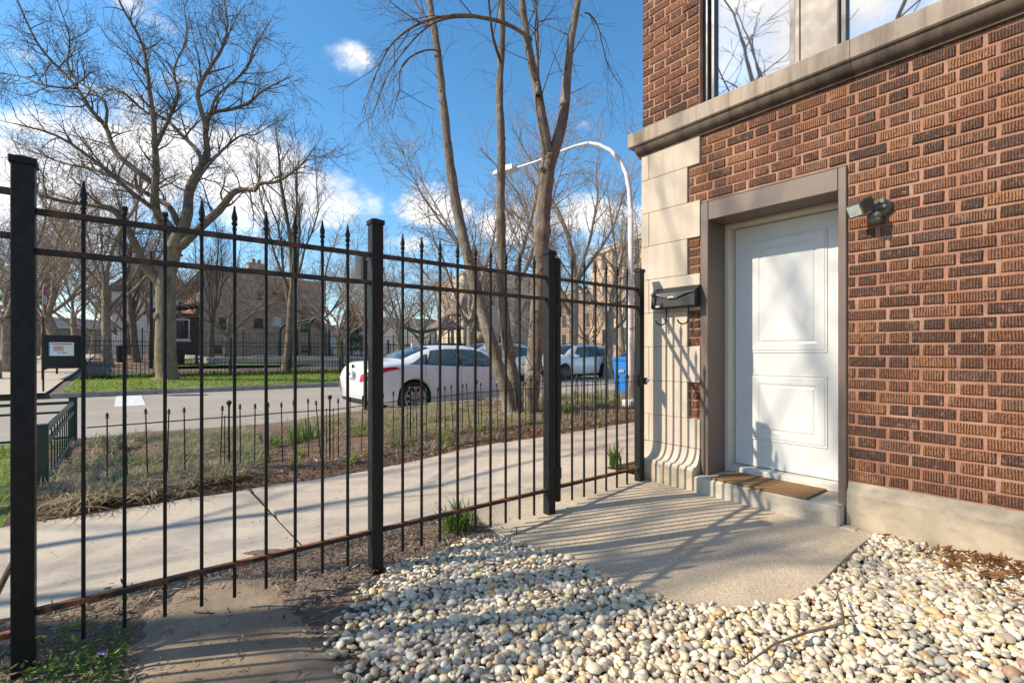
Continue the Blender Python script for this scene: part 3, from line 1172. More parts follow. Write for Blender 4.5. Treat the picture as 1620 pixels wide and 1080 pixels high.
# ---- plinth right of the door
for (a, b) in ((-1.05, 1.052), (-3.4, -1.054), (-6.9, -3.404)):
    pr = [(XB, -0.1), (3.405, -0.1), (3.408, 0.285), (3.413, 0.298), (3.428, 0.322), (XW + 0.004, 0.352), (XM + 0.01, 0.3595), (XB, 0.3595)]
    hp(MB().prism(pr, a, b, 'y'), 'plinth_stone', M['plinth_stone'])

# ---- doorway
yl, yr = 1.956, 1.105      # clear opening
XT = XW - 0.008
XF = XW + 0.27
t = MB()
t.cbox((XT, yl, 0.205), (XF, YD1, ZD), 0.004)
hp(t, 'door_jamb', M['brown_trim'])
t = MB()
t.cbox((XT, YD0, 0.19), (XF, yr, ZD), 0.004)
hp(t, 'door_jamb', M['brown_trim'])
t = MB()
t.cbox((XT + 0.001, yr + .001, 2.124), (XF, yl - .001, ZD - 0.001), 0.004)
hp(t, 'door_head', M['brown_trim'])
t = MB().box((XW - 0.002, YD1 + 0.0005, 0.21), (XW + 0.1, YD1 + 0.0038, ZD + 0.004)).box((XW - 0.002, YD0, ZD + .0005), (XW + 0.1, YD1, ZD + 0.006))
hp(t, 'sealant_bead', M['black_plastic'])
# cream frame
f = MB()
f.cbox((XF - 0.03, yl - 0.032, 0.235), (XF + 0.10, yl + 0.03, 2.15), 0.004)
f.cbox((XF - 0.03, yr - 0.03, 0.235), (XF + 0.10, yr + 0.032, 2.15), 0.004)
f.cbox((XF - 0.029, yr + 0.033, 2.098), (XF + 0.10, yl - 0.033, 2.15), 0.004)
hp(f, 'door_frame', M['cream_wood'])
XDOOR = 3.767
door = hp(MB().cbox((XDOOR, yr + 0.036, 0.268), (XDOOR + 0.044, yl - 0.036, 2.094), 0.003), 'door', M['door'])


def moulded_panel(y0, y1, z0, z1):
    """raised panel: a groove, a sloping border and a flat field, pressed into the leaf"""
    mb = MB()
    steps = [(0.0, 0.0), (0.006, -0.0045), (0.011, -0.0045), (0.017, -0.0008), (0.060, 0.0), (0.074, -0.0045), (0.080, -0.0045), (0.088, -0.001)]
    k0 = None
    vs = []
    for (ins, h) in steps:
        vs += [(XDOOR + 0.0025 - 0.004 - h * 1.0 - 0.0, y0 + ins, z0 + ins), (XDOOR - 0.0015 - h, y1 - ins, z0 + ins),
               (XDOOR - 0.0015 - h, y1 - ins, z1 - ins), (XDOOR - 0.0015 - h, y0 + ins, z1 - ins)]
    # the panel stands 1.5 to 8 mm before the leaf
    vs = [(x - 0.0055, y, z) for (x, y, z) in vs]
    fs = []
    for i in range(len(steps) - 1):
        for j in range(4):
            a, b = i * 4 + j, i * 4 + (j + 1) % 4
            fs.append((a, b, b + 4, a + 4))
    n = (len(steps) - 1) * 4
    fs.append((n, n + 1, n + 2, n + 3))
    # rim back to the leaf
    k = len(vs)
    vs += [(XDOOR + 0.002, y0 - 0.004, z0 - 0.004), (XDOOR + 0.002, y1 + 0.004, z0 - 0.004), (XDOOR + 0.002, y1 + 0.004, z1 + 0.004), (XDOOR + 0.002, y0 - 0.004, z1 + 0.004)]
    for j in range(4):
        fs.append((k + j, k + (j + 1) % 4, (j + 1) % 4, j))
    mb.add(vs, fs)
    return hp(mb, 'door_panel', M['door'], door)


moulded_panel(1.277, 1.802, 1.135, 1.984)
moulded_panel(1.277, 1.802, 0.478, 0.965)
hp(MB().cbox((XF - 0.045, yr + 0.002, 0.212), (XDOOR + 0.08, yl - 0.002, 0.2625), 0.006), 'threshold', M['threshold'])
# step
hp(MB().cbox((3.325, 1.066, -0.05), (3.83, 2.013, 0.2115), 0.012), 'door_step', M['sill_concrete'])
hp(MB().cbox((3.318, 0.98, 0.05), (3.40, 1.064, 0.103), 0.008), 'corner_stone', M['plinth_stone'])

# ---- stone ledge with hollow moulding below the upper windows
cuts = [2.64, 1.76, 1.02, 0.18, -0.7, -1.6, -3.0, -4.6, -6.9]
for i in range(len(cuts) - 1):
    a, b = cuts[i + 1] + 0.0015, cuts[i] - 0.0015
    if i == 0:
        b = 2.64
    xf = 3.352
    pr = [(XB, 2.858), (xf + 0.008, 2.858), (xf, 2.866), (xf, 2.972), (xf + 0.006, 2.979), (XW + 0.13, 2.999), (XB, 2.999)]
    hp(MB().prism(pr, a, b, 'y'), 'ledge_stone', M['ledge_stone'])
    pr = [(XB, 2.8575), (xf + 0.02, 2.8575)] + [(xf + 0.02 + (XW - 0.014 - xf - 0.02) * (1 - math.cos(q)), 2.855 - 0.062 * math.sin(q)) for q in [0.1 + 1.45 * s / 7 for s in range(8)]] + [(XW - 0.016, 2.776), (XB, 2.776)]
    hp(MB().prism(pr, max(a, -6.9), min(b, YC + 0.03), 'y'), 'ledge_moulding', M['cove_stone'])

# ---- upper windows
XG = XW + 0.12
wf = MB()
wf.cbox((XW + 0.055, 1.993, 2.998), (XB - 0.02, 2.032, 4.75), 0.004)
hp(wf, 'window_jamb', M['dark_trim'])


def sash(y0, y1, z0, z1):
    fr = MB()
    e = 0.035
    fr.cbox((XG - 0.035, y0, z0), (XG + 0.03, y0 + e, z1), 0.003)
    fr.cbox((XG - 0.035, y1 - e, z0), (XG + 0.03, y1, z1), 0.003)
    fr.cbox((XG - 0.034, y0 + e, z0), (XG + 0.03, y1 - e, z0 + e), 0.003)
    fr.cbox((XG - 0.034, y0 + e, z1 - e), (XG + 0.03, y1 - e, z1), 0.003)
    fo = hp(fr, 'window', M['dark_trim'])
    hp(MB().box((XG - 0.003, y0 + e - .004, z0 + e - .004), (XG + 0.003, y1 - e + .004, z1 - e + .004)), 'pane', M['glass'], fo)
    r = random.Random(int(y0 * 100))
    cu = MB()
    n = 46
    vs = []
    ph = r.uniform(0, 6)
    for i in range(n):
        y = y0 - 0.02 + (y1 - y0 + 0.04) * i / (n - 1)
        x = XG + 0.10 + 0.016 * math.sin(i * 1.15 + ph) + 0.01 * math.sin(i * 0.37)
        vs += [(x, y, z0 - 0.03), (x, y, z1)]
    cu.add(vs, [(2 * i, 2 * i + 2, 2 * i + 3, 2 * i + 1) for i in range(n - 1)])
    hp(cu, 'curtain', M['curtain'], fo, True)


sash(1.385, 1.992, 3.0, 4.74)
sash(0.26, 1.125, 3.0, 4.74)
mu = MB()
mu.cbox((XW + 0.06, 1.126, 2.9985), (XB - 0.03, 1.384, 4.748), 0.006)
mu.cbox((XW + 0.05, 1.345, 2.9985), (XB - 0.03, 1.372, 4.748), 0.003)
hp(mu, 'window_mullion', M['mullion'])

# ---- things on and before the wall
# letter box
L0 = Vector((XW - 0.055, 2.20, 1.48))
box = thing('mailbox', L0, 'black metal letter box with two newspaper hooks on the limestone quoins', 'mailbox')
y0, y1 = 2.015, 2.395
b = MB()
b.prism([(XW - 0.014, 1.482), (XW - 0.095, 1.482), (XW - 0.10, 1.492), (XW - 0.092, 1.592), (XW - 0.014, 1.64)], y0, y1, 'y')
b.part('box', M['black_plastic'], box)
lid = MB()
xs_ = lambda z: XW - 0.096 - 0.004 + (1.60 - z) * -0.06
top = [(XW - 0.013, 1.648), (XW - 0.100, 1.597)]
n = 12
vs = []
for i in range(n + 1):
    u = i / n
    y = y0 - 0.004 + (y1 - y0 + 0.008) * u
    dip = 0.012 + 0.040 * max(0, 1 - abs(u - 0.5) / 0.36) ** 0.8
    if abs(u - 0.5) < 0.16:
        dip = 0.05
    vs += [(XW - 0.013, y, 1.650), (XW - 0.099, y, 1.600), (XW - 0.1045 - dip * 0.05, y, 1.600 - dip), (XW - 0.1015 - dip * 0.05, y, 1.600 - dip), (XW - 0.097, y, 1.597), (XW - 0.013, y, 1.645)]
fs = []
for i in range(n):
    for j in range(6):
        a, bb = i * 6 + j, i * 6 + (j + 1) % 6
        fs.append((a, bb, bb + 6, a + 6))
fs += [tuple(range(6)), tuple(n * 6 + j for j in range(6))]
lid.add(vs, fs)
lid.part('lid', M['black_plastic'], box)
MB().box((XW - 0.1095, 2.185, 1.558), (XW - 0.105, 2.235, 1.570)).part('label_plate', M['label_white'], box)
MB().box((XW - 0.1025, 2.315, 1.492), (XW - 0.0985, 2.352, 1.503)).part('label_plate', M['label_white'], box)
for yh in (2.30, 2.105):
    MB().tube([(XW - 0.03, yh, 1.485), (XW - 0.03, yh, 1.40), (XW - 0.034, yh + 0.004, 1.375), (XW - 0.05, yh + 0.012, 1.357), (XW - 0.075, yh + 0.025, 1.352), (XW - 0.10, yh + 0.035, 1.362), (XW - 0.115, yh + 0.042, 1.385)],
              0.0058, 6).part('hook', M['black_plastic'], box)

# security light: wall plate, arm, lamp head and movement sensor
S = Vector((XW, 0.885, 1.95))
lamp = thing('security_light', S, 'small weathered bronze security light with motion sensor on the brick wall', 'wall light')
MB().lathe([(0.0, 0), (0.05, -0.001), (0.052, -0.012), (0.044, -0.022), (0.03, -0.034), (0.0, -0.036)], (0, 0, 0), 16, 'x', Matrix.Translation(S + Vector((0.004, 0, 0.02)))).part('wall_plate', M['lamp_plate'], lamp, True)
MB().tube([S + Vector((-0.02, 0.0, 0.025)), S + Vector((-0.05, 0.015, 0.035)), S + Vector((-0.075, 0.03, 0.03))], [0.017, 0.02, 0.016], 10).part('arm', M['lamp_plate'], lamp, True)
MB().cbox(S + Vector((-0.05, -0.035, 0.0)), S + Vector((-0.012, 0.03, 0.055)), 0.008).cbox(S + Vector((-0.062, -0.028, 0.03)), S + Vector((-0.03, -0.004, 0.06)), 0.005).part('swivel_bracket', M['lamp_plate'], lamp)
MB().lathe([(0, -0.03), (0.013, -0.028), (0.013, 0.028), (0, 0.03)], S + Vector((-0.07, 0.025, 0.035)), 10, 'y').part('wing_nut', M['lamp_plate'], lamp, True)
hm = Matrix.Translation(S + Vector((-0.098, 0.062, 0.020))) @ Matrix.Rotation(math.radians(-33), 4, 'Z') @ Matrix.Rotation(math.radians(-24), 4, 'Y')
hd = MB()
hd.prism([(-0.055, -0.05), (0.02, -0.036), (0.055, -0.02), (0.055, 0.02), (0.02, 0.036), (-0.055, 0.05)], -0.036, 0.036, 'z', hm)
for q in range(6):
    xx = -0.03 + q * 0.014
    hd.box((xx, -0.047 + 0.012 * q * .5, 0.036), (xx + 0.005, 0.047 - 0.012 * q * .5, 0.044), hm)
head = hd.part('lamp_head', M['lamp_bronze'], lamp)
MB().cbox((-0.062, -0.053, -0.040), (-0.052, 0.053, 0.040), 0.003, hm).part('rim', M['lamp_bronze'], head)
MB().box((-0.0635, -0.044, -0.031), (-0.0625, 0.044, 0.031), hm).part('lens', M['lamp_lens'], head)
MB().tube([S + Vector((-0.05, 0.015, 0.02)), S + Vector((-0.055, 0.018, -0.02))], 0.013, 8).part('sensor_neck', M['lamp_bronze'], lamp)
MB().lathe([(0.0, -0.075), (0.024, -0.073), (0.033, -0.062), (0.034, -0.045), (0.030, -0.042), (0.030, -0.038), (0.035, -0.034), (0.035, -0.02), (0.026, -0.008), (0.0, -0.006)], S + Vector((-0.058, 0.02, -0.008)), 14).part('sensor', M['lamp_plate'], lamp, True)

# door mat
mat_ = MB()
rr = random.Random(3)
mat_.cbox((3.336, 1.245, 0.2135), (3.695, 1.885, 0.2265), 0.004)
fr = mat_.part('doormat', M['coir'])
tag(fr, 'plain brown coir doormat on the concrete step before the white door', 'doormat')
# ================================================================ iron fence and gate
YF = 2.47


def on_fence(px, y=YF):
    r = (px - 810) / 774.0
    return y * (FWD[0] + RGT[0] * r) / (FWD[1] + RGT[1] * r)


def spear(flat=False):
    """cast spear tip with its collar, base at 0"""
    if flat:
        return [(0.0066, -0.002), (0.0105, 0.0), (0.0105, 0.006), (0.0085, 0.009), (0.0085, 0.016), (0.0115, 0.02), (0.0115, 0.032), (0.0, 0.034)]
    return [(0.0066, -0.002), (0.0100, 0.0), (0.0100, 0.006), (0.0075, 0.010), (0.0075, 0.018), (0.0125, 0.024), (0.0125, 0.030), (0.0085, 0.036),
            (0.0125, 0.050), (0.0118, 0.060), (0.0055, 0.088), (0.0042, 0.104), (0.0, 0.110)]


spear_me = MB().lathe(spear(), (0, 0, 0), 10).mesh('finial', M['iron'], smooth=True)
stub_me = MB().lathe(spear(True), (0, 0, 0), 10).mesh('finial', M['iron'])
bar_me = MB().cbox((-0.0064, -0.0064, 0), (0.0064, 0.0064, 1.63), 0.0012).mesh('picket', M['iron'])
HB, HT = 0.045, 1.675


def picket(parent, x, y, zoff=0.0, broken=False):
    o = link('picket', bar_me, parent, (x - parent.location.x, y - parent.location.y, HB + zoff - parent.location.z))
    link('finial', stub_me if broken else spear_me, o, (0, 0, 1.63))
    if broken:
        o['label'] = 'picket that has lost its spear tip'
    return o


def post(parent, x, y, z0, z1, s=0.031, name='post'):
    mb = MB().cbox((x - s, y - s, z0), (x + s, y + s, z1), 0.003)
    o = mb.part(name, M['iron'], parent)
    k = MB()
    a = s + 0.006
    k.cbox((x - a, y - a, z1 - 0.004), (x + a, y + a, z1 + 0.022), 0.003)
    b = s + 0.001
    k.add([(x - b, y - b, z1 + .0215), (x + b, y - b, z1 + .0215), (x + b, y + b, z1 + .0215), (x - b, y + b, z1 + .0215), (x, y, z1 + 0.036)],
          [(0, 1, 4), (1, 2, 4), (2, 3, 4), (3, 0, 4), (3, 2, 1, 0)])
    k.part('post_cap', M['iron'], o)
    return o


def rail(parent, x0, x1, z, mat, y=YF, h=0.011, d=0.013, name='rail'):
    return MB().cbox((x0, y - d, z - h), (x1, y + d, z + h), 0.002).part(name, mat, parent)


fence = thing('iron_fence', (1.0, YF, 0.0), 'tall black iron picket fence with spear tips and square posts along the pavement', 'fence')
PX = [-1.62, -0.28, 1.043, 2.29]
for x in PX:
    post(fence, x, YF, gz(x) - 0.2, 1.805)
for a, b, dz in ((-3.0, -1.65, 0.06), (-1.589, -0.311, 0.06), (-0.249, 1.012, 0.0), (1.074, 2.259, 0.0)):
    rail(fence, a, b, 1.643 + dz, M['top_rail'])
    rail(fence, a, b, 1.498 + dz * .8, M['top_rail'])
    rail(fence, a, b, 0.192 - dz, M['rust_rail'])
for i, px in enumerate([132, 197, 261, 319, 371, 421, 467, 510, 550]):
    picket(fence, on_fence(px), YF, 0, i in (1, 2))
for px in [637, 667, 696, 724, 752, 776, 800, 822, 845]:
    picket(fence, on_fence(px), YF)
for i in range(9):
    picket(fence, -1.62 + 0.134 * (i + 1), YF, 0.06)
# little torn sheet-metal corner on the left post
MB().add([(-0.243, YF - 0.03, 1.80), (-0.236, YF + 0.02, 1.80), (-0.218, YF + 0.015, 1.765), (-0.222, YF - 0.022, 1.76)], [(0, 1, 2, 3)]).part('loose_cap_flap', M['iron'], fence)

gate = thing('iron_gate', (2.36, YF, 0.03), 'narrow black iron gate with spear tips between square post and limestone house corner', 'gate')
GX0, GX1 = 2.345, 3.285
g = MB().cbox((GX0, YF - 0.02, 0.10), (GX0 + 0.038, YF + 0.02, 1.785), 0.003)
g.part('hinge_stile', M['iron'], gate)
post(gate, GX1, YF, 0.075, 1.785, 0.029, 'latch_stile')
for z, m_ in ((1.643, M['top_rail']), (1.498, M['top_rail']), (0.198, M['rust_rail'])):
    rail(gate, GX0 + 0.038, GX1 - 0.029, z, m_)
for px in [905, 924, 942, 959, 976, 992]:
    picket(gate, on_fence(px), YF, 0.035)
for z in (0.30, 1.42):
    h = MB().lathe([(0.0, -0.05), (0.011, -0.05), (0.011, 0.05), (0.0, 0.05)], (2.333, YF - 0.012, z), 10)
    h.box((2.318, YF - 0.034, z - 0.04), (2.345, YF - 0.0215, z + 0.04))
    h.box((2.345, YF - 0.032, z - 0.04), (2.375, YF - 0.0205, z + 0.04))
    h.part('hinge', M['iron'], gate)
lt = MB().cbox((GX1 - 0.075, YF - 0.05, 0.86), (GX1 + 0.0, YF - 0.0295, 0.955), 0.004)
lt.cbox((GX1 - 0.02, YF - 0.047, 0.875), (GX1 + 0.048, YF - 0.031, 0.93), 0.004)
lt.part('latch', M['iron'], gate)
MB().lathe([(0.0, -0.02), (0.012, -0.018), (0.014, 0.0), (0.01, 0.012), (0.0, 0.014)], (GX1 + 0.012, YF - 0.058, 0.905), 10, 'y').part('latch_knob', M['chrome'], gate, True)

# ---- low edging fence of the planting bed
low = thing('edging_fence', (2.5, 5.2, 0.0), 'knee-high thin black wire fence with small pointed pickets along the planting bed', 'low fence')
fp = [(0.0042, -0.01), (0.0042, 0.0), (0.017, 0.004), (0.0165, 0.008), (0.006, 0.015), (0.013, 0.024), (0.0105, 0.034), (0.003, 0.05), (0.0, 0.054)]
lp_me = MB().lathe([(0.0055, -0.2), (0.0055, 0.565)] + [(r, h + 0.575) for r, h in fp[1:]], (0, 0, 0), 7).mesh('picket', M['thin_iron'])
po_me = MB().lathe([(0.008, -0.2), (0.008, 0.60), (0.013, 0.603), (0.009, 0.612), (0.019, 0.622), (0.024, 0.637), (0.019, 0.652), (0.0, 0.661)], (0, 0, 0), 9).mesh('post', M['thin_iron'], smooth=True)
sb_me = MB().lathe([(0.0045, -0.2), (0.0045, 0.52)], (0, 0, 0), 6).mesh('side_bar', M['thin_iron'])
rr = random.Random(9)
posts_x = [0.77 + 0.925 * i for i in range(9)]
prev = -0.23
YL = 5.2


def bedz(x):
    return gz(x) + 0.03


for k, xp in enumerate(posts_x):
    za, zb = bedz(prev) + 0.50, bedz(xp) + 0.505
    MB().tube([(prev - (0.0 if k else 0.0), YL, za), ((prev + xp) / 2, YL + 0.004, (za + zb) / 2 + rr.uniform(-.006, .006)), (xp, YL, zb)], 0.0055, 6).part('rail', M['thin_iron'], low)
    n = 7
    for i in range(n):
        x = prev + (xp - prev) * (i + (0.95 if k == 0 else 0.75)) / (n + 0.5)
        o = link('picket', lp_me, low, (x - 2.5, rr.uniform(-.01, .01), bedz(x) + rr.uniform(-.012, .012)))
        o.rotation_euler = (rr.uniform(-.05, .05), rr.uniform(-.035, .035) if rr.random() < .85 else rr.uniform(-.13, .13), 0)
    o = link('post', po_me, low, (xp - 2.5, 0, bedz(xp)))
    for s in (-0.035, 0.035):
        link('side_bar', sb_me, low, (xp + s - 2.5, 0, bedz(xp)))
    prev = xp

# ---- green railing round the next tree pit, at the left
gr = thing('green_railing', (-0.5, 5.3, 0.0), 'dark green metal railing box round the grass plot beside the planting bed', 'railing')


def gpost(x, y, s=0.04, z=0.555, z0=-0.1):
    o = MB().cbox((x - s, y - s, z0), (x + s, y + s, z), 0.004).part('post', M['green_iron'], gr)
    MB().cbox((x - s - .006, y - s - .006, z - 0.002), (x + s + .006, y + s + .006, z + 0.016), 0.003).part('post_cap', M['green_iron'], o)


def grun(x0, y0, x1, y1, dz0=0.0, n=20, top=0.50):
    d = math.hypot(x1 - x0, y1 - y0)
    ang = math.atan2(y1 - y0, x1 - x0)
    m = Matrix.Translation((x0, y0, dz0)) @ Matrix.Rotation(ang, 4, 'Z')
    for z, h in ((top, 0.017), (top - 0.115, 0.013), (0.06, 0.013)):
        MB().box((0.03, -0.018, z - h), (d - 0.03, 0.018, z + h), m).part('rail', M['green_iron'], gr)
    for i in range(n):
        t = (i + 0.7) / (n + 0.4) * d
        MB().box((t - 0.006, -0.006, 0.065), (t + 0.006, 0.006, top - 0.01), m).part('bar', M['green_iron'], gr)


gpost(-0.5, 5.3, 0.038)
gpost(-0.5, 8.35)
gpost(-3.2, 8.35)
gpost(-3.2, 5.3)
gpost(-0.86, 5.3, 0.02)
grun(-0.5, 5.3, -0.5, 8.35, 0, 12)
grun(-0.5, 8.35, -3.2, 8.35, 0, 5)
grun(-0.86, 5.3, -3.2, 5.3, 0, 5)
# ================================================================ loose ground cover
def ico(level):
    bm = bmesh.new()
    bmesh.ops.create_icosphere(bm, subdivisions=level, radius=1)
    bm.verts.index_update()
    v = np.array([x.co[:] for x in bm.verts])
    f = np.array([[q.index for q in x.verts] for x in bm.faces])
    bm.free()
    return v, f


def rot_mats(nr, n, tilt):
    """n random rotations: any turn about the upright, then a tilt"""
    a = nr.uniform(0, 2 * np.pi, n)
    b = nr.normal(0, tilt, n)
    c = nr.normal(0, tilt, n)
    ca, sa, cb, sb, cc, sc = np.cos(a), np.sin(a), np.cos(b), np.sin(b), np.cos(c), np.sin(c)
    Rz = np.zeros((n, 3, 3)); Rz[:, 0, 0] = ca; Rz[:, 0, 1] = -sa; Rz[:, 1, 0] = sa; Rz[:, 1, 1] = ca; Rz[:, 2, 2] = 1
    Rx = np.zeros((n, 3, 3)); Rx[:, 0, 0] = 1; Rx[:, 1, 1] = cb; Rx[:, 1, 2] = -sb; Rx[:, 2, 1] = sb; Rx[:, 2, 2] = cb
    Ry = np.zeros((n, 3, 3)); Ry[:, 1, 1] = 1; Ry[:, 0, 0] = cc; Ry[:, 0, 2] = sc; Ry[:, 2, 0] = -sc; Ry[:, 2, 2] = cc
    return Ry @ Rx @ Rz


def scatter_np(base_list, pos, scale, rot, which):
    """copies of base shapes joined into verts and faces"""
    V, Fc, k = [], [], 0
    for b, (bv, bf) in enumerate(base_list):
        idx = np.nonzero(which == b)[0]
        if not len(idx):
            continue
        v = bv[None, :, :] * scale[idx][:, None, :]
        v = np.einsum('nij,nkj->nki', rot[idx], v) + pos[idx][:, None, :]
        f = bf[None, :, :] + (np.arange(len(idx)) * len(bv))[:, None, None] + k
        V.append(v.reshape(-1, 3))
        Fc.append(f.reshape(-1, bf.shape[1]))
        k += len(idx) * len(bv)
    return np.concatenate(V), np.concatenate(Fc)


def in_poly(poly, x, y):
    inside = np.zeros(len(x), bool)
    j = len(poly) - 1
    for i in range(len(poly)):
        xi, yi = poly[i]
        xj, yj = poly[j]
        cond = ((yi > y) != (yj > y)) & (x < (xj - xi) * (y - yi) / ((yj - yi) or 1e-9) + xi)
        inside ^= cond
        j = i
    return inside


np_gz = np.vectorize(gz)
GRAVEL = [(0.20, 0.55), (0.50, 1.45), (0.58, 1.76), (0.62, 1.98), (0.65, 2.11), (0.75, 2.21), (0.90, 2.33), (1.06, 2.43), (1.22, 2.46), (1.42, 2.44), (1.62, 2.50), (1.84, 2.55),
          (1.885, 2.23), (1.91, 2.0), (1.91, 1.63), (1.92, 1.44), (1.975, 1.255), (2.13, 1.055), (2.345, 0.935), (2.6, 0.91), (2.94, 0.915), (3.30, 0.915), (3.40, 0.90), (3.41, -0.6), (1.4, -0.9), (0.2, -0.2)]


def gravel_z(x, y):
    return gz(x) - 0.012 + 0.035 * sstep(0.95, 0.2, y) * sstep(2.4, 3.3, x) + 0.02 * math.exp(-((x - 1.25) ** 2 + (y - 1.75) ** 2) / 0.25) + 0.008 * math.sin(x * 5 + y * 3) - 0.006


bed = sheet('gravel_bed', lin(-0.6, 3.42, 70), lin(-1.2, 2.62, 66),
            lambda x, y: gravel_z(x, y) - 0.012 - 0.08 * (1 if (x < 0.5 and y > 0.5) else 0) - (0.05 if pad_contains(x, y) else 0), M['soil'])

nr = np.random.default_rng(4)
base_fine, base_mid = [], []
for q in range(10):
    for lst, lv in ((base_fine, 3), (base_mid, 2)):
        v, f = ico(lv)
        g = np.random.default_rng(70 + q)
        e = g.uniform(2.0, 3.4)
        v = np.sign(v) * np.abs(v) ** (2 / e)
        off = np.zeros(len(v))
        for _ in range(12):
            d = g.normal(0, 1, 3)
            d /= np.linalg.norm(d)
            off += g.uniform(-0.38, 0.07) * np.maximum(0, v @ d - 0.25) ** 1.15
        v = v * (1 + off)[:, None]
        v[:, 0] *= 1 + 0.16 * g.uniform(-1, 1) * v[:, 1]
        lst.append((v, f))


def pebble_field(step, jit, zoff, smin, smax, thin=1.0):
    xs = np.arange(0.15, 3.42, step)
    ys = np.arange(-0.62, 2.56, step)
    X, Y = np.meshgrid(xs, ys)
    X = X.ravel() + nr.uniform(-jit, jit, X.size)
    Y = Y.ravel() + nr.uniform(-jit, jit, Y.size)
    keep = in_poly(GRAVEL, X, Y)
    # thinner, soil-showing rim towards the mulch at the left
    rim = np.clip((X - (0.62 + 0.30 * np.clip((Y - 1.9) / 0.4, 0, 2.0))) / 0.30, 0, 1)
    rim = np.where(Y > 2.25, np.clip((2.58 - Y) / 0.3, 0, 1) * np.clip((X - 0.8) / .3, 0, 1), rim)
    keep &= nr.uniform(0, 1, X.size) < np.clip(rim + 0.28, 0, 1) * thin
    # inside the camera's view with a margin
    d = FWD[0] * X + FWD[1] * Y
    r = RGT[0] * X + RGT[1] * Y
    keep &= (d > 0.9) & (np.abs(r / np.maximum(d, .1)) < 1.45)
    X, Y = X[keep], Y[keep]
    Z = np.array([gravel_z(x, y) for x, y in zip(X, Y)]) + zoff + nr.uniform(-0.004, 0.006, len(X))
    n = len(X)
    L_ = nr.uniform(smin, smax, n) * np.where(nr.uniform(0, 1, n) < 0.12, 1.35, 1.0)
    S = np.stack([L_, L_ * nr.uniform(0.58, 0.98, n), L_ * nr.uniform(0.40, 0.78, n)], 1) * 0.60
    return np.stack([X, Y, Z], 1), S


p1, s1 = pebble_field(0.027, 0.012, 0.000, 0.024, 0.041)
p2, s2 = pebble_field(0.030, 0.015, 0.009, 0.022, 0.046, 0.88)
P_ = np.concatenate([p1, p2])
S_ = np.concatenate([s1, s2])
R_ = rot_mats(nr, len(P_), 0.30)
W_ = nr.integers(0, 10, len(P_))
dep = FWD[0] * P_[:, 0] + FWD[1] * P_[:, 1]
rr_ = (RGT[0] * P_[:, 0] + RGT[1] * P_[:, 1]) / dep
py_ = 558 + (CAM_H - P_[:, 2]) * 774 / dep
show = S_[:, 0] / dep * np.where((np.abs(rr_) < 1.03) & (py_ < 1076) & (np.arange(len(P_)) >= len(p1)), 1, 0.01)
order = np.argsort(-show)
near = order[:300]
far_ = order[300:]
pm = [mesh_np('pebble', v, f, M['pebble'], True) for v, f in base_mid]
for i in near:
    o = link('pebble', pm[W_[i]], bed)
    o.matrix_local = Matrix.Translation(Vector(P_[i])) @ Matrix(R_[i].tolist()).to_4x4() @ Matrix.Diagonal((*S_[i], 1))
v, f = scatter_np(base_mid, P_[far_], S_[far_], R_[far_], W_[far_])
tag(link('pebbles', mesh_np('pebbles', v, f, M['pebble'], True), bed), kind='stuff')

# ---- chips, litter, dead leaves
chip_v = np.array([(-1, -.5, 0), (1, -.35, .1), (.9, .5, 0), (-.8, .4, .15), (-1, -.5, .5), (1, -.35, .5), (.9, .5, .4), (-.8, .4, .6)])
chip_f = np.array([(0, 3, 2, 1), (4, 5, 6, 7), (0, 1, 5, 4), (1, 2, 6, 5), (2, 3, 7, 6), (3, 0, 4, 7)])
leaf_v = np.array([(-1, 0, .1), (-.45, -.5, .0), (.3, -.45, .12), (1, 0, .3), (.3, .45, .25), (-.45, .5, .1), (0, 0, -.12)])
leaf_f = np.array([(0, 1, 6), (1, 2, 6), (2, 3, 6), (3, 4, 6), (4, 5, 6), (5, 0, 6)])


def litter(name, label, cat, n, region, zf, lo, hi, ratio, mat, tilt=0.35, leaf=False, seed=1):
    g = np.random.default_rng(seed)
    x, y = region(g, n)
    z = np.array([zf(a, b) for a, b in zip(x, y)]) + g.uniform(0.0, 0.012, len(x))
    L_ = g.uniform(lo, hi, len(x)) * g.uniform(.6, 1.2, len(x))
    S = np.stack([L_, L_ * g.uniform(ratio[0], ratio[1], len(x)), (L_ if leaf else np.minimum(L_, .012) * .6)], 1) * 0.5
    v, f = scatter_np([(leaf_v, leaf_f) if leaf else (chip_v, chip_f)], np.stack([x, y, z], 1), S, rot_mats(g, len(x), tilt), np.zeros(len(x), int))
    o = link(name, mesh_np(name, v, f, mat))
    return tag(o, label, cat, kind='stuff')


def box_region(x0, x1, y0, y1, keepf=None):
    def f(g, n):
        x = g.uniform(x0, x1, n)
        y = g.uniform(y0, y1, n)
        if keepf is not None:
            k = keepf(x, y, g)
            return x[k], y[k]
        return x, y
    return f


def fence_mulch(x, y, g):
    k = (g.uniform(0, 1, len(x)) < .05) | ~(in_poly(PATCH, x + g.normal(0, .04, len(x)), y + g.normal(0, .04, len(x)))) & ~in_poly(SLAB, x, y) & ~(in_poly(GRAVEL, x, y) & (g.uniform(0, 1, len(x)) > 0.12))
    k &= y < 2.98 + g.uniform(-.02, .02, len(x))
    return k


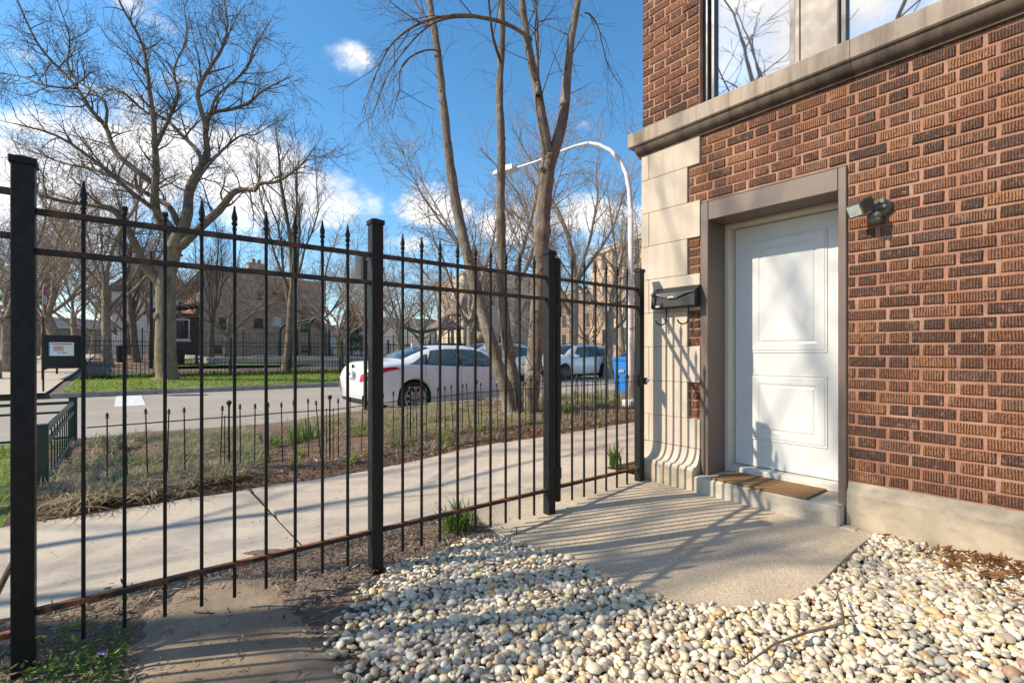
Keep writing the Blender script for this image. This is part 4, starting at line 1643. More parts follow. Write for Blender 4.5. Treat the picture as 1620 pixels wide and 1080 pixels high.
litter('wood_chip_mulch', 'dark wood chip mulch along the foot of the iron fence', 'mulch', 9500, box_region(-1.0, 2.15, 1.2, 3.03, fence_mulch),
       lambda x, y: gz(x) - 0.014 + 0.012 * math.exp(-((y - 2.55) / 0.3) ** 2), 0.014, 0.06, (0.14, 0.4), M['chips'], seed=2)
litter('patch_crumbs', 'few chips and crumbs lying on the worn brown concrete', 'debris', 700, box_region(-0.4, 0.62, 0.9, 2.85, lambda x, y, g: in_poly(PATCH, x, y)),
       lambda x, y: gz(x) + 0.003, 0.006, 0.03, (0.15, 0.6), M['chips'], 0.2, seed=3)
litter('pavement_crumbs', 'dry crumbs and leaf bits scattered on the pavement', 'debris', 420, box_region(-1.5, 7.5, 2.98, 4.58),
       lambda x, y: gz(x) + 0.002, 0.006, 0.022, (0.2, 0.7), M['red_chips'], 0.2, seed=4)
litter('pebble_litter', 'brown leaf bits and twigs caught between the pebbles', 'debris', 2600, box_region(0.55, 3.38, 0.0, 2.45, lambda x, y, g: in_poly(GRAVEL, x, y)),
       lambda x, y: gravel_z(x, y) + 0.004, 0.012, 0.055, (0.08, 0.45), M['dead_leaves'], 0.5, seed=5)
litter('dead_leaves', 'russet dead leaves piled against the stone plinth', 'leaves', 420,
       lambda g, n: (3.37 - np.abs(g.normal(0, .16, n)), 0.30 + g.normal(0, .22, n)),
       lambda x, y: gravel_z(x, y) + 0.026, 0.025, 0.065, (0.4, 0.8), M['dead_leaves'], 0.5, True, seed=6)
litter('bed_litter', 'reddish brown chips and leaf litter covering the planting bed', 'mulch', 11000, box_region(-0.55, 9.5, 4.56, 7.2),
       lambda x, y: gz(x) - 0.01 + 0.05 * sstep(4.5, 4.95, y), 0.02, 0.075, (0.15, 0.5), M['red_chips'], 0.45, seed=7)
litter('bed_edge_leaves', 'curled dry leaves along the front of the planting bed', 'leaves', 1500, lambda g, n: (g.uniform(-.55, 8, n), 4.62 + np.abs(g.normal(0, .22, n))),
       lambda x, y: gz(x) + 0.02 * sstep(4.5, 4.95, y), 0.03, 0.075, (0.35, 0.7), M['dead_leaves'], 0.6, True, seed=8)
litter('park_leaves', 'brown fallen leaves over the park floor and kerb', 'leaves', 2600, box_region(-1, 22, 18.9, 31),
       lambda x, y: terrain(x, y) + 0.015, 0.05, 0.12, (0.4, 0.8), M['dead_leaves'], 0.4, True, seed=9)


# ---- blades
def blades(g, n, root, height, lean, width, curl=0.6):
    """n arching blades: strips of three quads; root(g,n) gives x,y,z"""
    x, y, z = root(g, n)
    n = len(x)
    h = height(g, n)
    a = g.uniform(0, 2 * np.pi, n)
    ln = np.abs(g.normal(lean, lean * .5, n))
    w = width * g.uniform(.6, 1.3, n)
    dx, dy = np.cos(a), np.sin(a)
    V = np.zeros((n, 8, 3))
    for i, t in enumerate((0, .4, .75, 1.0)):
        bend = ln * t ** (1 + curl * 1.5)
        zz = z + h * t * (1 - 0.35 * np.minimum(ln, 1.6) * t ** 1.6)
        cx = x + dx * h * bend
        cy = y + dy * h * bend
        ww = w * (1, .85, .5, .06)[i] / 2
        V[:, 2 * i] = np.stack([cx - dy * ww, cy + dx * ww, zz], 1)
        V[:, 2 * i + 1] = np.stack([cx + dy * ww, cy - dx * ww, zz], 1)
    F_ = np.array([(0, 1, 3, 2), (2, 3, 5, 4), (4, 5, 7, 6)])
    f = F_[None] + (np.arange(n) * 8)[:, None, None]
    return V.reshape(-1, 3), f.reshape(-1, 4)


def clumps(spots, per):
    """roots gathered in round tufts: spots = (x, y, radius)"""
    def root(g, n):
        sp = np.array(spots)
        i = g.integers(0, len(sp), n)
        rr = np.sqrt(g.uniform(0, 1, n)) * sp[i, 2]
        a = g.uniform(0, 2 * np.pi, n)
        x = sp[i, 0] + rr * np.cos(a)
        y = sp[i, 1] + rr * np.sin(a)
        return x, y, np_gz(x) + 0.02 * (y > 4.7)
    return root


def grass(name, label, cat, n, root, hlo, hhi, lean, width, mat, seed, kind='stuff'):
    g = np.random.default_rng(seed)
    v, f = blades(g, n, root, lambda g, n: g.uniform(hlo, hhi, n), lean, width)
    return tag(link(name, mesh_np(name, v, f, mat)), label, cat, kind=kind)


g_ = random.Random(21)
tufts_l = []
for _ in range(80):
    x = g_.uniform(-0.4, 1.15)
    y = g_.uniform(4.95, 7.8)
    tufts_l.append((x, y, g_.uniform(.08, .2)))
tufts_m = []
for _ in range(95):
    x = g_.uniform(1.9, 4.9)
    y = g_.uniform(5.2, 7.9)
    if math.hypot(x - 5.0, y - 6.5) > 0.8 and (x > 2.5 or y > 6.2):
        tufts_m.append((x, y, g_.uniform(.1, .24)))
tufts_r = [(g_.uniform(5.6, 9.6), g_.uniform(5.7, 8.2), g_.uniform(.08, .2)) for _ in range(55)]
front_l = [(g_.uniform(-0.55, 0.8), g_.uniform(4.7, 5.3), g_.uniform(.06, .16)) for _ in range(40)]
grass('straw_grass', 'pale straw ornamental grass flopping over the planting bed', 'grass', 13500, clumps(tufts_l[:45] + tufts_m + tufts_m + front_l + front_l, 0), 0.06, 0.20, 1.6, 0.011, M['straw'], 31)
grass('grey_green_grass', 'grey green arching grass tufts in the planting bed', 'grass', 4600, clumps(tufts_l[10:50] + tufts_m[:45], 0), 0.08, 0.21, 1.3, 0.010, M['green_blades'], 32)
grass('bright_tufts', 'small bright green grass tufts among the straw of the planting bed', 'grass', 1500, clumps([(g_.uniform(-.3, 4.6), g_.uniform(4.75, 6.6), g_.uniform(.03, .08)) for _ in range(34)], 0), 0.07, 0.2, .8, 0.010, M['turf_blades'], 38)
def matted_root(g, n):
    x = g.uniform(-.5, 9.5, n)
    y = 4.66 + 3.7 * g.uniform(0, 1, n) ** 1.4
    k = np.sin(x * 2.3 + np.sin(y * 1.7) * 2) + .6 * np.sin(y * 3.1 + x * 5.3) > -.35
    k &= (np.abs(x - 1.55) > .45 + .2 * np.sin(y * 3)) | (y > 6.4)
    x, y = x[k], y[k]
    return x, y, np_gz(x) + 0.025


def grass_matted():
    g = np.random.default_rng(61)
    for nm, lab, n, mat in (('matted_straw', 'flattened matted straw and dead stems over the planting bed', 4800, 'straw'), ('matted_green', 'flattened green blades mixed into the straw of the planting bed', 1500, 'green_blades')):
        x, y, z = matted_root(g, n)
        v, f = blades(g, len(x), lambda g, n: (x, y, z), lambda g, n: g.uniform(.05, .15, n), 2.2, .009)
        v[:, 2] = np.maximum(v[:, 2], np_gz(v[:, 0]) + .02)
        tag(link(nm, mesh_np(nm, v, f, M[mat])), lab, 'grass', kind='stuff')


grass_matted()
grass('sparse_grass', 'mixed low grass by the tree trunks at the right of the bed', 'grass', 3000, clumps(tufts_r, 0), 0.08, 0.22, 0.8, 0.010, M['green_blades'], 33)
grass('straw_fringe', 'thin straw between the plants right of the trunks', 'grass', 2600, clumps(tufts_r, 0), 0.08, 0.24, 1.2, 0.009, M['straw'], 34)


def turf_root(x0, x1, y0, y1, zf):
    def root(g, n):
        x = g.uniform(x0, x1, n)
        y = g.uniform(y0, y1, n)
        return x, y, np.array([zf(a, b) for a, b in zip(x, y)])
    return root


grass('plot_turf', 'yellow green turf inside the green railing', 'grass', 3800, turf_root(-3.2, -0.64, 4.62, 8.5, lambda x, y: gz(x) - 0.01), 0.04, 0.10, 0.6, 0.008, M['turf_blades'], 35)
grass('park_turf', 'bright green turf along the far kerb', 'grass', 21000, turf_root(-1.35, 24, 18.9, 24.2, lambda x, y: terrain(x, y) + 0.005), 0.05, 0.11, 0.6, 0.022, M['turf_blades'], 36)
grass('kerb_weeds', 'short weeds along the foot of the far park fence', 'grass', 3500, turf_root(-1.3, 12, 23.8, 25.2, lambda x, y: terrain(x, y)), 0.12, 0.32, 0.6, 0.03, M['fresh_leaf'], 37)


def leafy_plant(name, x, y, n, h, w, rad, label, group=None, mat='fresh_leaf', lean=0.6, seed=1):
    """strap-leaved plant: the largest leaves are parts, the small inner ones one joined tuft"""
    t = thing(name, (x, y, gz(x)), label, 'plant', group)
    g = np.random.default_rng(seed)
    nb = min(26, n // 3)
    for i in range(nb):
        rt = lambda g, n: (x + g.normal(0, rad * .5, n), y + g.normal(0, rad * .5, n), np.full(n, gz(x) - 0.005))
        v, f = blades(g, 1, rt, lambda g, n: g.uniform(h * .7, h * 1.1, n), lean, w)
        link('leaf', mesh_np('leaf', v - np.array([x, y, gz(x)]), f, M[mat]), t)
    rt = lambda g, n: (x + g.normal(0, rad * .6, n), y + g.normal(0, rad * .6, n), np.full(n, gz(x) - 0.005))
    v, f = blades(g, n - nb, rt, lambda g, n: g.uniform(h * .45, h, n), lean * 1.1, w * .8)
    tag(link('leaf_tuft', mesh_np('leaf_tuft', v - np.array([x, y, gz(x)]), f, M[mat]), t), kind='stuff')
    return t


leafy_plant('daylily', 1.66, 2.66, 110, 0.24, 0.013, 0.075, 'fresh green strap-leaved daylily tuft in the mulch under the middle fence panel', seed=41, lean=.55)
leafy_plant('daylily', 3.56, 2.95, 70, 0.27, 0.012, 0.05, 'fresh green daylily tuft behind the gate at the house corner', seed=42, lean=.45)
leafy_plant('daffodil_clump', 1.78, 6.35, 60, 0.36, 0.022, 0.16, 'broad green daffodil leaves behind the second post of the edging fence', 'daffodil clumps in the planting bed', seed=43, lean=.5)
leafy_plant('daffodil_clump', 1.40, 6.2, 40, 0.26, 0.026, 0.14, 'smaller daffodil clump at the left end of the bare mulch in the bed', 'daffodil clumps in the planting bed', seed=44, lean=.6)
leafy_plant('daffodil_clump', 5.62, 5.75, 60, 0.30, 0.026, 0.18, 'daffodil leaves behind the hinge side of the gate, right of the tree trunks', 'daffodil clumps in the planting bed', seed=45, lean=.6)
leafy_plant('daffodil_clump', 7.3, 6.4, 60, 0.32, 0.026, 0.18, 'daffodil leaves before the blue bin near the lamp post', 'daffodil clumps in the planting bed', seed=46, lean=.6)
leafy_plant('iris_sprout', 1.92, 2.36, 14, 0.07, 0.008, 0.03, 'tiny green sprout at the edge of pebbles beside the concrete pad', seed=47, lean=.6)

# periwinkle by the left post
pw = thing('periwinkle', (-0.12, 2.28, 0.0), 'low green periwinkle with violet flowers round the foot of the left fence post', 'plant')
g = np.random.default_rng(50)
n = 900
x = -0.13 + g.normal(0, .13, n)
y = 2.20 + g.normal(0, .23, n)
z = 0.015 + np.abs(g.normal(0, .035, n))
keep = ~((np.abs(x + 0.28) < .05) & (np.abs(y - 2.47) < .05)) & ~in_poly(PATCH, x, y - 0.0) & (x > -.55)
x, y, z = x[keep], y[keep], z[keep]
S = g.uniform(.014, .032, len(x))
S = np.stack([S, S * .62, S], 1) * .55
v, f = scatter_np([(leaf_v, leaf_f)], np.stack([x, y, z], 1), S, rot_mats(g, len(x), .6), np.zeros(len(x), int))
tag(link('foliage', mesh_np('foliage', v - np.array([-0.12, 2.28, 0]), f, M['fresh_leaf']), pw), kind='stuff')
for (fx, fy) in ((-0.06, 2.27), (-0.20, 1.93)):
    mb = MB()
    for q in range(5):
        a = q * 2 * math.pi / 5
        mb.add([(fx, fy, .062), (fx + .014 * math.cos(a - .4), fy + .014 * math.sin(a - .4), .066), (fx + .019 * math.cos(a), fy + .019 * math.sin(a), .064), (fx + .014 * math.cos(a + .4), fy + .014 * math.sin(a + .4), .066)], [(0, 1, 2, 3)])
    mb.part('flower', M['periwinkle'], pw)

# forked twig on the pebbles, and stray pebbles and sticks in the mulch
tw = [on_z(1180, 1050, 0.035), on_z(1225, 1018, 0.05), on_z(1275, 1000, 0.045), on_z(1318, 990, 0.06), on_z(1334, 984, 0.075)]
tb = [on_z(1334, 984, 0.075), on_z(1333, 968, 0.08), on_z(1328, 950, 0.085), on_z(1324, 934, 0.09)]
twig = MB().tube(tw, [.003, .0045, .0055, .006, .006], 6).tube(tb, [.006, .005, .0045, .003], 6).tube([tw[1], tw[1] + Vector((.03, -.05, .0))], [.003, .0015], 5)
tag(twig.part('twig', M['twig_dark']), 'long forked dark twig lying across the pale pebbles', 'twig')
# ================================================================ trees
def tubes_np(polys, sides):
    """many tapering tubes at once; polys = list of (points (n,3), radii (n))"""
    groups = {}
    for p, r in polys:
        groups.setdefault(len(p), []).append((p, r))
    V, F_, k = [], [], 0
    ang = np.arange(sides) * 2 * np.pi / sides
    for n, lst in groups.items():
        P = np.array([a for a, _ in lst], float)
        R = np.array([b for _, b in lst], float)
        T = P[:, -1] - P[:, 0]
        T /= np.maximum(np.linalg.norm(T, axis=1, keepdims=True), 1e-9)
        ref = np.where(np.abs(T[:, 2:3]) > .9, np.array([[1., 0, 0]]), np.array([[0, 0, 1.]]))
        U = np.cross(T, ref)
        U /= np.maximum(np.linalg.norm(U, axis=1, keepdims=True), 1e-9)
        W = np.cross(T, U)
        ring = U[:, None, :] * np.cos(ang)[None, :, None] + W[:, None, :] * np.sin(ang)[None, :, None]
        v = P[:, :, None, :] + ring[:, None, :, :] * R[:, :, None, None]
        m = len(lst)
        V.append(v.reshape(-1, 3))
        i = np.arange(n - 1)[:, None] * sides
        j = np.arange(sides)[None, :]
        a = i + j
        b = i + (j + 1) % sides
        f = np.stack([a, b, b + sides, a + sides], -1).reshape(-1, 4)
        F_.append((f[None] + (np.arange(m) * n * sides)[:, None, None] + k).reshape(-1, 4))
        k += m * n * sides
    return np.concatenate(V), np.concatenate(F_)


def wander(rng, p, d, L_, n, wob, up):
    """a crooked path from p along d"""
    pts = [p]
    st = L_ / (n - 1)
    px, py, pz = p
    dx, dy, dz = d
    for _ in range(n - 1):
        dx += rng.gauss(0, wob)
        dy += rng.gauss(0, wob)
        dz += rng.gauss(0, wob) + up
        m = math.sqrt(dx * dx + dy * dy + dz * dz) or 1
        dx, dy, dz = dx / m, dy / m, dz / m
        px += dx * st
        py += dy * st
        pz += dz * st
        pts.append((px, py, pz))
    return pts, (dx, dy, dz)


def side_dir(rng, d, spread):
    """a direction at the angle 'spread' from d, any way round"""
    dv = Vector(d)
    u = dv.orthogonal().normalized()
    w = dv.cross(u)
    a = rng.uniform(0, 6.283)
    q = dv * math.cos(spread) + (u * math.cos(a) + w * math.sin(a)) * math.sin(spread)
    return (q.x, q.y, q.z)


# per level: number of children per metre of parent, angle, length ratio, wobble, upward pull
def shoot(rng, polys, path, radii, level, st, maxlev):
    """side branches along a path"""
    n = len(path)
    seg = [math.dist(path[i], path[i + 1]) for i in range(n - 1)]
    total = sum(seg)
    cnt = max(2, int(total * st['density'][level] * rng.uniform(.8, 1.2)))
    for q in range(cnt):
        t = st['from'] + (1 - st['from']) * (q + rng.uniform(0.1, .9)) / cnt
        s = t * total
        i = 0
        while i < n - 2 and s > seg[i]:
            s -= seg[i]
            i += 1
        f = min(1, s / max(seg[i], 1e-6))
        a, b = path[i], path[i + 1]
        p = tuple(a[k] + (b[k] - a[k]) * f for k in range(3))
        d = tuple((b[k] - a[k]) / max(seg[i], 1e-6) for k in range(3))
        r0 = radii[i] + (radii[i + 1] - radii[i]) * f
        L_ = st['len'][level] * rng.uniform(.55, 1.25) * (1.15 - 0.55 * t)
        r = min(r0 * 0.62, st['rad'][level] * rng.uniform(.7, 1.2))
        ang = math.radians(rng.uniform(*st['angle']))
        nd = side_dir(rng, d, ang)
        nd = (nd[0], nd[1], nd[2] + st['lift'][level])
        m = math.sqrt(sum(v * v for v in nd))
        nd = tuple(v / m for v in nd)
        grow_branch(rng, polys, p, nd, L_, r, level + 1, st, maxlev)


def grow_branch(rng, polys, p, d, L_, r, level, st, maxlev):
    n = 6 if level <= 1 else (5 if level == 2 else 4)
    pts, _ = wander(rng, p, d, L_, n, st['wob'], st['pull'])
    rad = [max(st['tip'], r * (1 - 0.82 * i / (n - 1))) for i in range(n)]
    polys[min(level, 3)].append((pts, rad))
    if level < maxlev:
        shoot(rng, polys, pts, rad, level, st, maxlev)


def style(**k):
    s = dict(density=[1.6, 2.3, 3.4, 4.2, 0], len=[2.6, 1.5, 0.8, 0.42, 0], rad=[.05, .022, .010, .006, .004], angle=(28, 68), lift=[.25, .12, .05, 0, 0],
             wob=.13, pull=.02, tip=.0035)
    s['from'] = .22
    s.update(k)
    return s


def tree_meshes(name, polys, bark, twigm, org, sides=(9, 7, 5, 3)):
    """a mesh for the trunk, one for the boughs, one for the twigs, relative to org"""
    out = []
    for nm, lv, m in (('trunk', (0,), bark), ('bough', (1,), bark), ('crown', (2, 3), twigm)):
        V, F_, k = [], [], 0
        for l in lv:
            if polys[l]:
                v, f = tubes_np(polys[l], sides[l])
                V.append(v)
                F_.append(f + k)
                k += len(v)
        if V:
            out.append((nm, mesh_np(nm, np.concatenate(V) - np.array(org), np.concatenate(F_), m, True)))
    return out


def flare(path, radii):
    """root flare: widen the foot of a trunk"""
    p0 = Vector(path[0])
    pts = [tuple(p0 + Vector((0, 0, -.25))), tuple(p0 + Vector((0, 0, .02))), tuple(p0.lerp(Vector(path[1]), .12)), tuple(p0.lerp(Vector(path[1]), .35))] + list(path[1:])
    r = [radii[0] * 1.75, radii[0] * 1.5, radii[0] * 1.16, radii[0] * 1.02] + list(radii[1:])
    return pts, r


def smooth_path(pts, radii, sub=3):
    """Catmull-Rom through measured points"""
    P = [Vector(p) for p in pts]
    out, rr = [], []
    for i in range(len(P) - 1):
        p0, p1, p2, p3 = P[max(i - 1, 0)], P[i], P[i + 1], P[min(i + 2, len(P) - 1)]
        for s in range(sub):
            t = s / sub
            out.append(tuple(0.5 * ((2 * p1) + (p2 - p0) * t + (2 * p0 - 5 * p1 + 4 * p2 - p3) * t * t + (3 * p1 - p0 - 3 * p2 + p3) * t ** 3)))
            rr.append(radii[i] + (radii[i + 1] - radii[i]) * t)
    out.append(tuple(P[-1]))
    rr.append(radii[-1])
    return out, rr


def limb(pxs, d0, d1, r0, r1, rng, jit=0.0):
    """a bough surveyed in the photograph, at its own distance, going from depth d0 to d1"""
    n = len(pxs)
    pts = [at_depth(x, y, d0 + (d1 - d0) * (i / (n - 1)) ** 1.2 + (rng.uniform(-jit, jit) if i else 0)) for i, (x, y) in enumerate(pxs)]
    return smooth_path([tuple(p) for p in pts], [r0 + (r1 - r0) * i / (n - 1) for i in range(n)])


# ---------------- the big spreading tree on the far tree lawn
rng = random.Random(77)
D = 18.6
B = at_depth(264, 600, D)
B.z = terrain(B.x, B.y)
polys = {0: [], 1: [], 2: [], 3: []}
big = thing('spreading_tree', B, 'big bare spreading tree with lichened trunk on the grass across the road', 'tree', 'bare trees across the road')
tr, tr_r = limb([(266, 600), (262, 560), (263, 500), (262, 450), (266, 430), (276, 390), (288, 363)], D, D, .375, .25, rng)
polys[0].append(flare(tr, tr_r))
L1 = []


def bl(px, d1, r0, r1, jit=.25):
    p, r = limb(px, D, d1, r0, r1, rng, jit)
    L1.append((p, r))


bl([(262, 470), (247, 440), (230, 420), (207, 373), (187, 340), (167, 327), (127, 323), (73, 312), (30, 290)], D - 1.5, .21, .03)
bl([(288, 365), (297, 335), (300, 300), (320, 262), (328, 240), (325, 210), (333, 180), (367, 173), (393, 163), (417, 143), (463, 120)], D + 1.2, .22, .02)
bl([(327, 205), (320, 180), (313, 143), (337, 100), (350, 80), (360, 40), (352, -10)], D - .5, .11, .02)
bl([(320, 262), (313, 240), (287, 213), (260, 187), (230, 177), (200, 150), (170, 140)], D + 2.2, .10, .02)
bl([(286, 390), (320, 357), (347, 333), (367, 307), (383, 300), (403, 300), (412, 290), (440, 287), (475, 262), (500, 230)], D - 1.8, .17, .02)
bl([(287, 366), (270, 330), (253, 318), (227, 303), (187, 283), (143, 267), (100, 258), (40, 235)], D + 1.5, .13, .02)
bl([(276, 392), (253, 350), (245, 317), (247, 267), (245, 230), (243, 190), (236, 140), (225, 70), (190, 5), (180, -40)], D - 1.0, .17, .02)
bl([(247, 293), (207, 263), (180, 237), (167, 200), (143, 173), (117, 133), (67, 80), (40, 30), (20, -20)], D + .8, .12, .02)
bl([(285, 380), (255, 340), (215, 310), (150, 255), (90, 215), (20, 195)], D - 3.0, .12, .02)
bl([(245, 235), (262, 200), (282, 150), (275, 110), (295, 60), (290, 0)], D + 1.5, .08, .015)
bl([(167, 200), (165, 160), (110, 115), (110, 60), (90, 0)], D, .06, .015)
bl([(333, 180), (345, 150), (390, 110), (405, 70), (430, 30)], D + .8, .06, .015)
bl([(300, 300), (340, 250), (380, 215), (405, 213), (440, 190)], D + 2.4, .06, .015)
bl([(120, 140), (70, 135), (30, 120), (-20, 115)], D + 1, .05, .012)
polys[1] = L1
stb = style(density=[0, 3.4, 4.3, 5.0, 0], len=[2.6, 1.85, 1.0, .55, 0], rad=[.05, .034, .016, .0095, .006], tip=.0055, wob=.21)
stb['from'] = .18
for p, r in L1:
    shoot(rng, polys, p, r, 1, stb, 4)
for nm, me in tree_meshes('spreading_tree', polys, M['bark_moss'], M['twig'], B):
    if nm == 'bough':
        bpy.data.meshes.remove(me)
        for p, r in L1:
            v, f = tubes_np([(p, r)], 7)
            link('bough', mesh_np('bough', v - np.array(B), f, M['bark'], True), big)
    else:
        link(nm, me, big)
# burl on the trunk
kn = MB().lathe([(0, -.22), (.12, -.18), (.2, -.05), (.2, .06), (.12, .18), (0, .22)], at_depth(252, 500, D - .15), 9)
kn.part('burl', M['bark_moss'], big, True)

# ---------------- clump of three slender trunks beside the parked car
D = 8.25
rng = random.Random(15)
B = at_depth(815, 654, D)
B.z = gz(B.x) + 0.03
near = thing('slender_trees', B, 'clump of slender pale bare trunks growing from the planting bed beside the white sedan', 'tree clump')
tp = {0: [], 1: [], 2: [], 3: []}
trunksets = [
    ([(806, 654), (800, 615), (785, 570), (765, 500), (745, 425), (727, 350), (712, 260), (703, 180), (692, 80), (680, 5), (668, -80)], D - .1, D + .5, .118, .05),
    ([(818, 652), (812, 600), (802, 540), (795, 470), (793, 400), (792, 320), (793, 220), (790, 150), (794, 60), (792, -60)], D + .3, D + .1, .112, .046),
    ([(838, 656), (842, 600), (848, 540), (852, 470), (856, 400), (860, 330), (866, 268), (872, 245)], D, D, .14, .118),
]
alltr = []
for px, a, b, r0, r1 in trunksets:
    p, r = limb(px, a, b, r0, r1, rng, .05)
    alltr.append((p, r))
for i, (p, r) in enumerate(alltr):
    p2, r2 = flare(*smooth_path(p, r, 2))
    r2 = [q * (1 + rng.uniform(-.05, .07) + (.16 if rng.random() < .06 else 0)) for q in r2]
    v, f = tubes_np([(p2, r2)], 12)
    v = v + np.random.default_rng(i).normal(0, .0045, v.shape)
    link('trunk', mesh_np('trunk', v - np.array(B), f, M['bark_pale'], True), near)
BL = [
    ([(868, 262), (862, 215), (856, 180), (848, 130), (838, 85), (828, 20), (820, -60)], D, D - .4, .10, .045),
    ([(871, 255), (884, 215), (893, 170), (897, 120), (903, 65), (912, 15), (922, -60)], D, D + .5, .105, .05),
    ([(840, 62), (815, 45), (790, 34), (762, 28), (735, 24), (705, 26), (675, 33), (645, 48), (618, 72), (600, 105), (585, 140), (572, 180)], D - .3, D - 1.2, .042, .006),
    ([(762, 28), (720, 28), (690, 35), (665, 52), (640, 80), (618, 110), (600, 150), (590, 185)], D - .5, D - .4, .02, .005),
    ([(697, 88), (690, 80), (672, 80), (650, 90), (636, 105), (631, 125), (632, 142), (625, 165), (620, 190)], D + .3, D + .2, .024, .005),
    ([(632, 142), (645, 150), (670, 165), (690, 175)], D + .2, D + .8, .008, .004),
    ([(905, 50), (925, 20), (945, 40), (955, 80), (965, 110), (985, 140)], D + .5, D + .9, .02, .005),
    ([(851, 152), (850, 110), (849, 40), (846, -40)], D - .3, D + .4, .04, .02),
    ([(742, 420), (738, 395), (752, 370)], D, D - .3, .012, .004),
    ([(793, 100), (780, 60), (775, 20), (770, -30)], D, D - .8, .03, .012),
    ([(692, 80), (680, 40), (655, 0), (640, -40)], D + .4, D + 1.2, .03, .01),
    ([(800, 575), (815, 540), (835, 520), (845, 500)], D - .2, D - .6, .008, .003),
    ([(800, 560), (790, 530), (798, 500), (780, 480)], D - .2, D - .5, .007, .003),
    ([(845, 590), (830, 560), (815, 545), (800, 548)], D - .3, D - .6, .007, .003),
    ([(842, 600), (860, 580), (870, 555), (868, 530)], D - .3, D - .6, .006, .003),
    ([(810, 500), (822, 470), (815, 440), (828, 420)], D - .1, D - .5, .007, .003),
]
stn = style(density=[0, 3.2, 4.4, 5.0, 0], len=[1.6, 1.15, 0.65, .36, 0], rad=[.02, .011, .006, .0036, .0024], tip=.0022, angle=(20, 55), lift=[0, -.05, -.1, -.12, 0], pull=-.03, wob=.1)
stn['from'] = .25
bp = []
for px, a, b, r0, r1 in BL:
    p, r = limb(px, a, b, r0, r1, rng, .06)
    bp.append((p, r))
    v, f = tubes_np([(p, r)], 8)
    link('bough', mesh_np('bough', v - np.array(B), f, M['bark_pale'] if r0 > .03 else M['twig'], True), near)
    shoot(rng, tp, p, r, 1, stn, 4 if r0 < .05 else 3)
for (p, r) in alltr:
    k = int(len(p) * .62)
    shoot(rng, tp, p[k:], r[k:], 2, stn, 4)
# water shoots low on the trunks
for _ in range(46):
    i = rng.randrange(3)
    p, r = alltr[i]
    q = Vector(p[rng.randrange(2, max(3, int(len(p) * .45)))])
    d = (rng.gauss(0, 1), rng.gauss(0, 1), rng.uniform(-.1, .6))
    m = math.sqrt(sum(c * c for c in d))
    pts, _ = wander(rng, tuple(q), tuple(c / m for c in d), rng.uniform(.2, .7), 5, .25, .05)
    tp[2].append((pts, [.004, .0035, .003, .0025, .0015]))
    for k in range(3):
        d = (rng.gauss(0, 1), rng.gauss(0, 1), rng.uniform(-.3, .5))
        m = math.sqrt(sum(c * c for c in d))
        pp, _ = wander(rng, pts[rng.randrange(2, 5)], tuple(c / m for c in d), rng.uniform(.08, .25), 4, .2, 0)
        tp[3].append((pp, [.0025, .002, .002, .0012]))
v2, f2 = tubes_np(tp[2], 4)
v3, f3 = tubes_np(tp[3], 3)
link('crown', mesh_np('crown', np.concatenate([v2, v3]) - np.array(B), np.concatenate([f2, f3 + len(v2)]), M['twig'], True), near)
# knots and swellings of the bark
kb = MB()
for _ in range(26):
    i = rng.randrange(3)
    p, r = alltr[i]
    k = rng.randrange(3, len(p) - 2)
    a = rng.uniform(0, 6.283)
    c = Vector(p[k]) + Vector((math.cos(a), math.sin(a), rng.uniform(-.3, .3))) * r[k] * .86
    s_ = r[k] * rng.uniform(.22, .45)
    kb.lathe([(0, -1.2 * s_), (.6 * s_, -.9 * s_), (s_, 0), (.55 * s_, .7 * s_), (0, .9 * s_)], c, 7)
kb.part('bark_knots', M['bark_pale'], near, True)['kind'] = 'stuff'
# pruning scars
for (px, py, dd, rad) in ((849, 145, D - .26, .04), (868, 258, D - .2, .05), (868, 260, D - .22, .03), (858, 268, D - .13, .045)):
    c = at_depth(px, py, dd)
    MB().lathe([(rad * .3, -.02), (rad, -.012), (rad * 1.1, 0), (rad * .8, .012), (rad * .3, .004), (0, .002)], (0, 0, 0), 10, 'y', Matrix.Translation(c) @ Matrix.Rotation(YAW, 4, 'Z').inverted() @ Matrix.Scale(-1, 4, (0, 1, 0))).part('pruning_scar', M['bark_pale'], near, True)


# ---------------- the other bare trees: six grown patterns, copied and turned
def grown_tree(seed, H, trunk_h, spread, r0, nb, upright, st, bark, twig, name, maxlev=4, forks=None):
    rng = random.Random(seed)
    polys = {0: [], 1: [], 2: [], 3: []}
    pts, d = wander(rng, (0, 0, 0), (rng.gauss(0, .05), rng.gauss(0, .05), 1), trunk_h, 5, .05, .03)
    rad = [r0 * (1 - .28 * i / 4) for i in range(5)]
    polys[0].append(flare(pts, rad))
    top = pts[-1]
    a0 = rng.uniform(0, 6.28)
    for b in range(nb):
        a = a0 + b * 6.283 / nb + rng.uniform(-.4, .4)
        s = spread * rng.uniform(.6, 1.2) if b else spread * .2
        dd = Vector((math.cos(a) * s, math.sin(a) * s, upright)).normalized()
        z = 1.0 if b < 3 else rng.uniform(.62, .98)
        i = min(3, int(z * 4))
        q = Vector(pts[i]).lerp(Vector(pts[i + 1]), z * 4 - i) if z < 1 else Vector(top)
        p1, dl = wander(rng, tuple(q), tuple(dd), (H - trunk_h) * rng.uniform(.75, 1.0), 8, .12, .035)
        rr0 = rad[-1] * (.72 if b == 0 else .5) * rng.uniform(.8, 1.1)
        r1 = [max(.012, rr0 * (1 - .9 * k / 7)) for k in range(8)]
        polys[1].append((p1, r1))
        shoot(rng, polys, p1, r1, 1, st, maxlev)
    return tree_meshes(name, polys, bark, twig, (0, 0, 0), (8, 6, 4, 3))


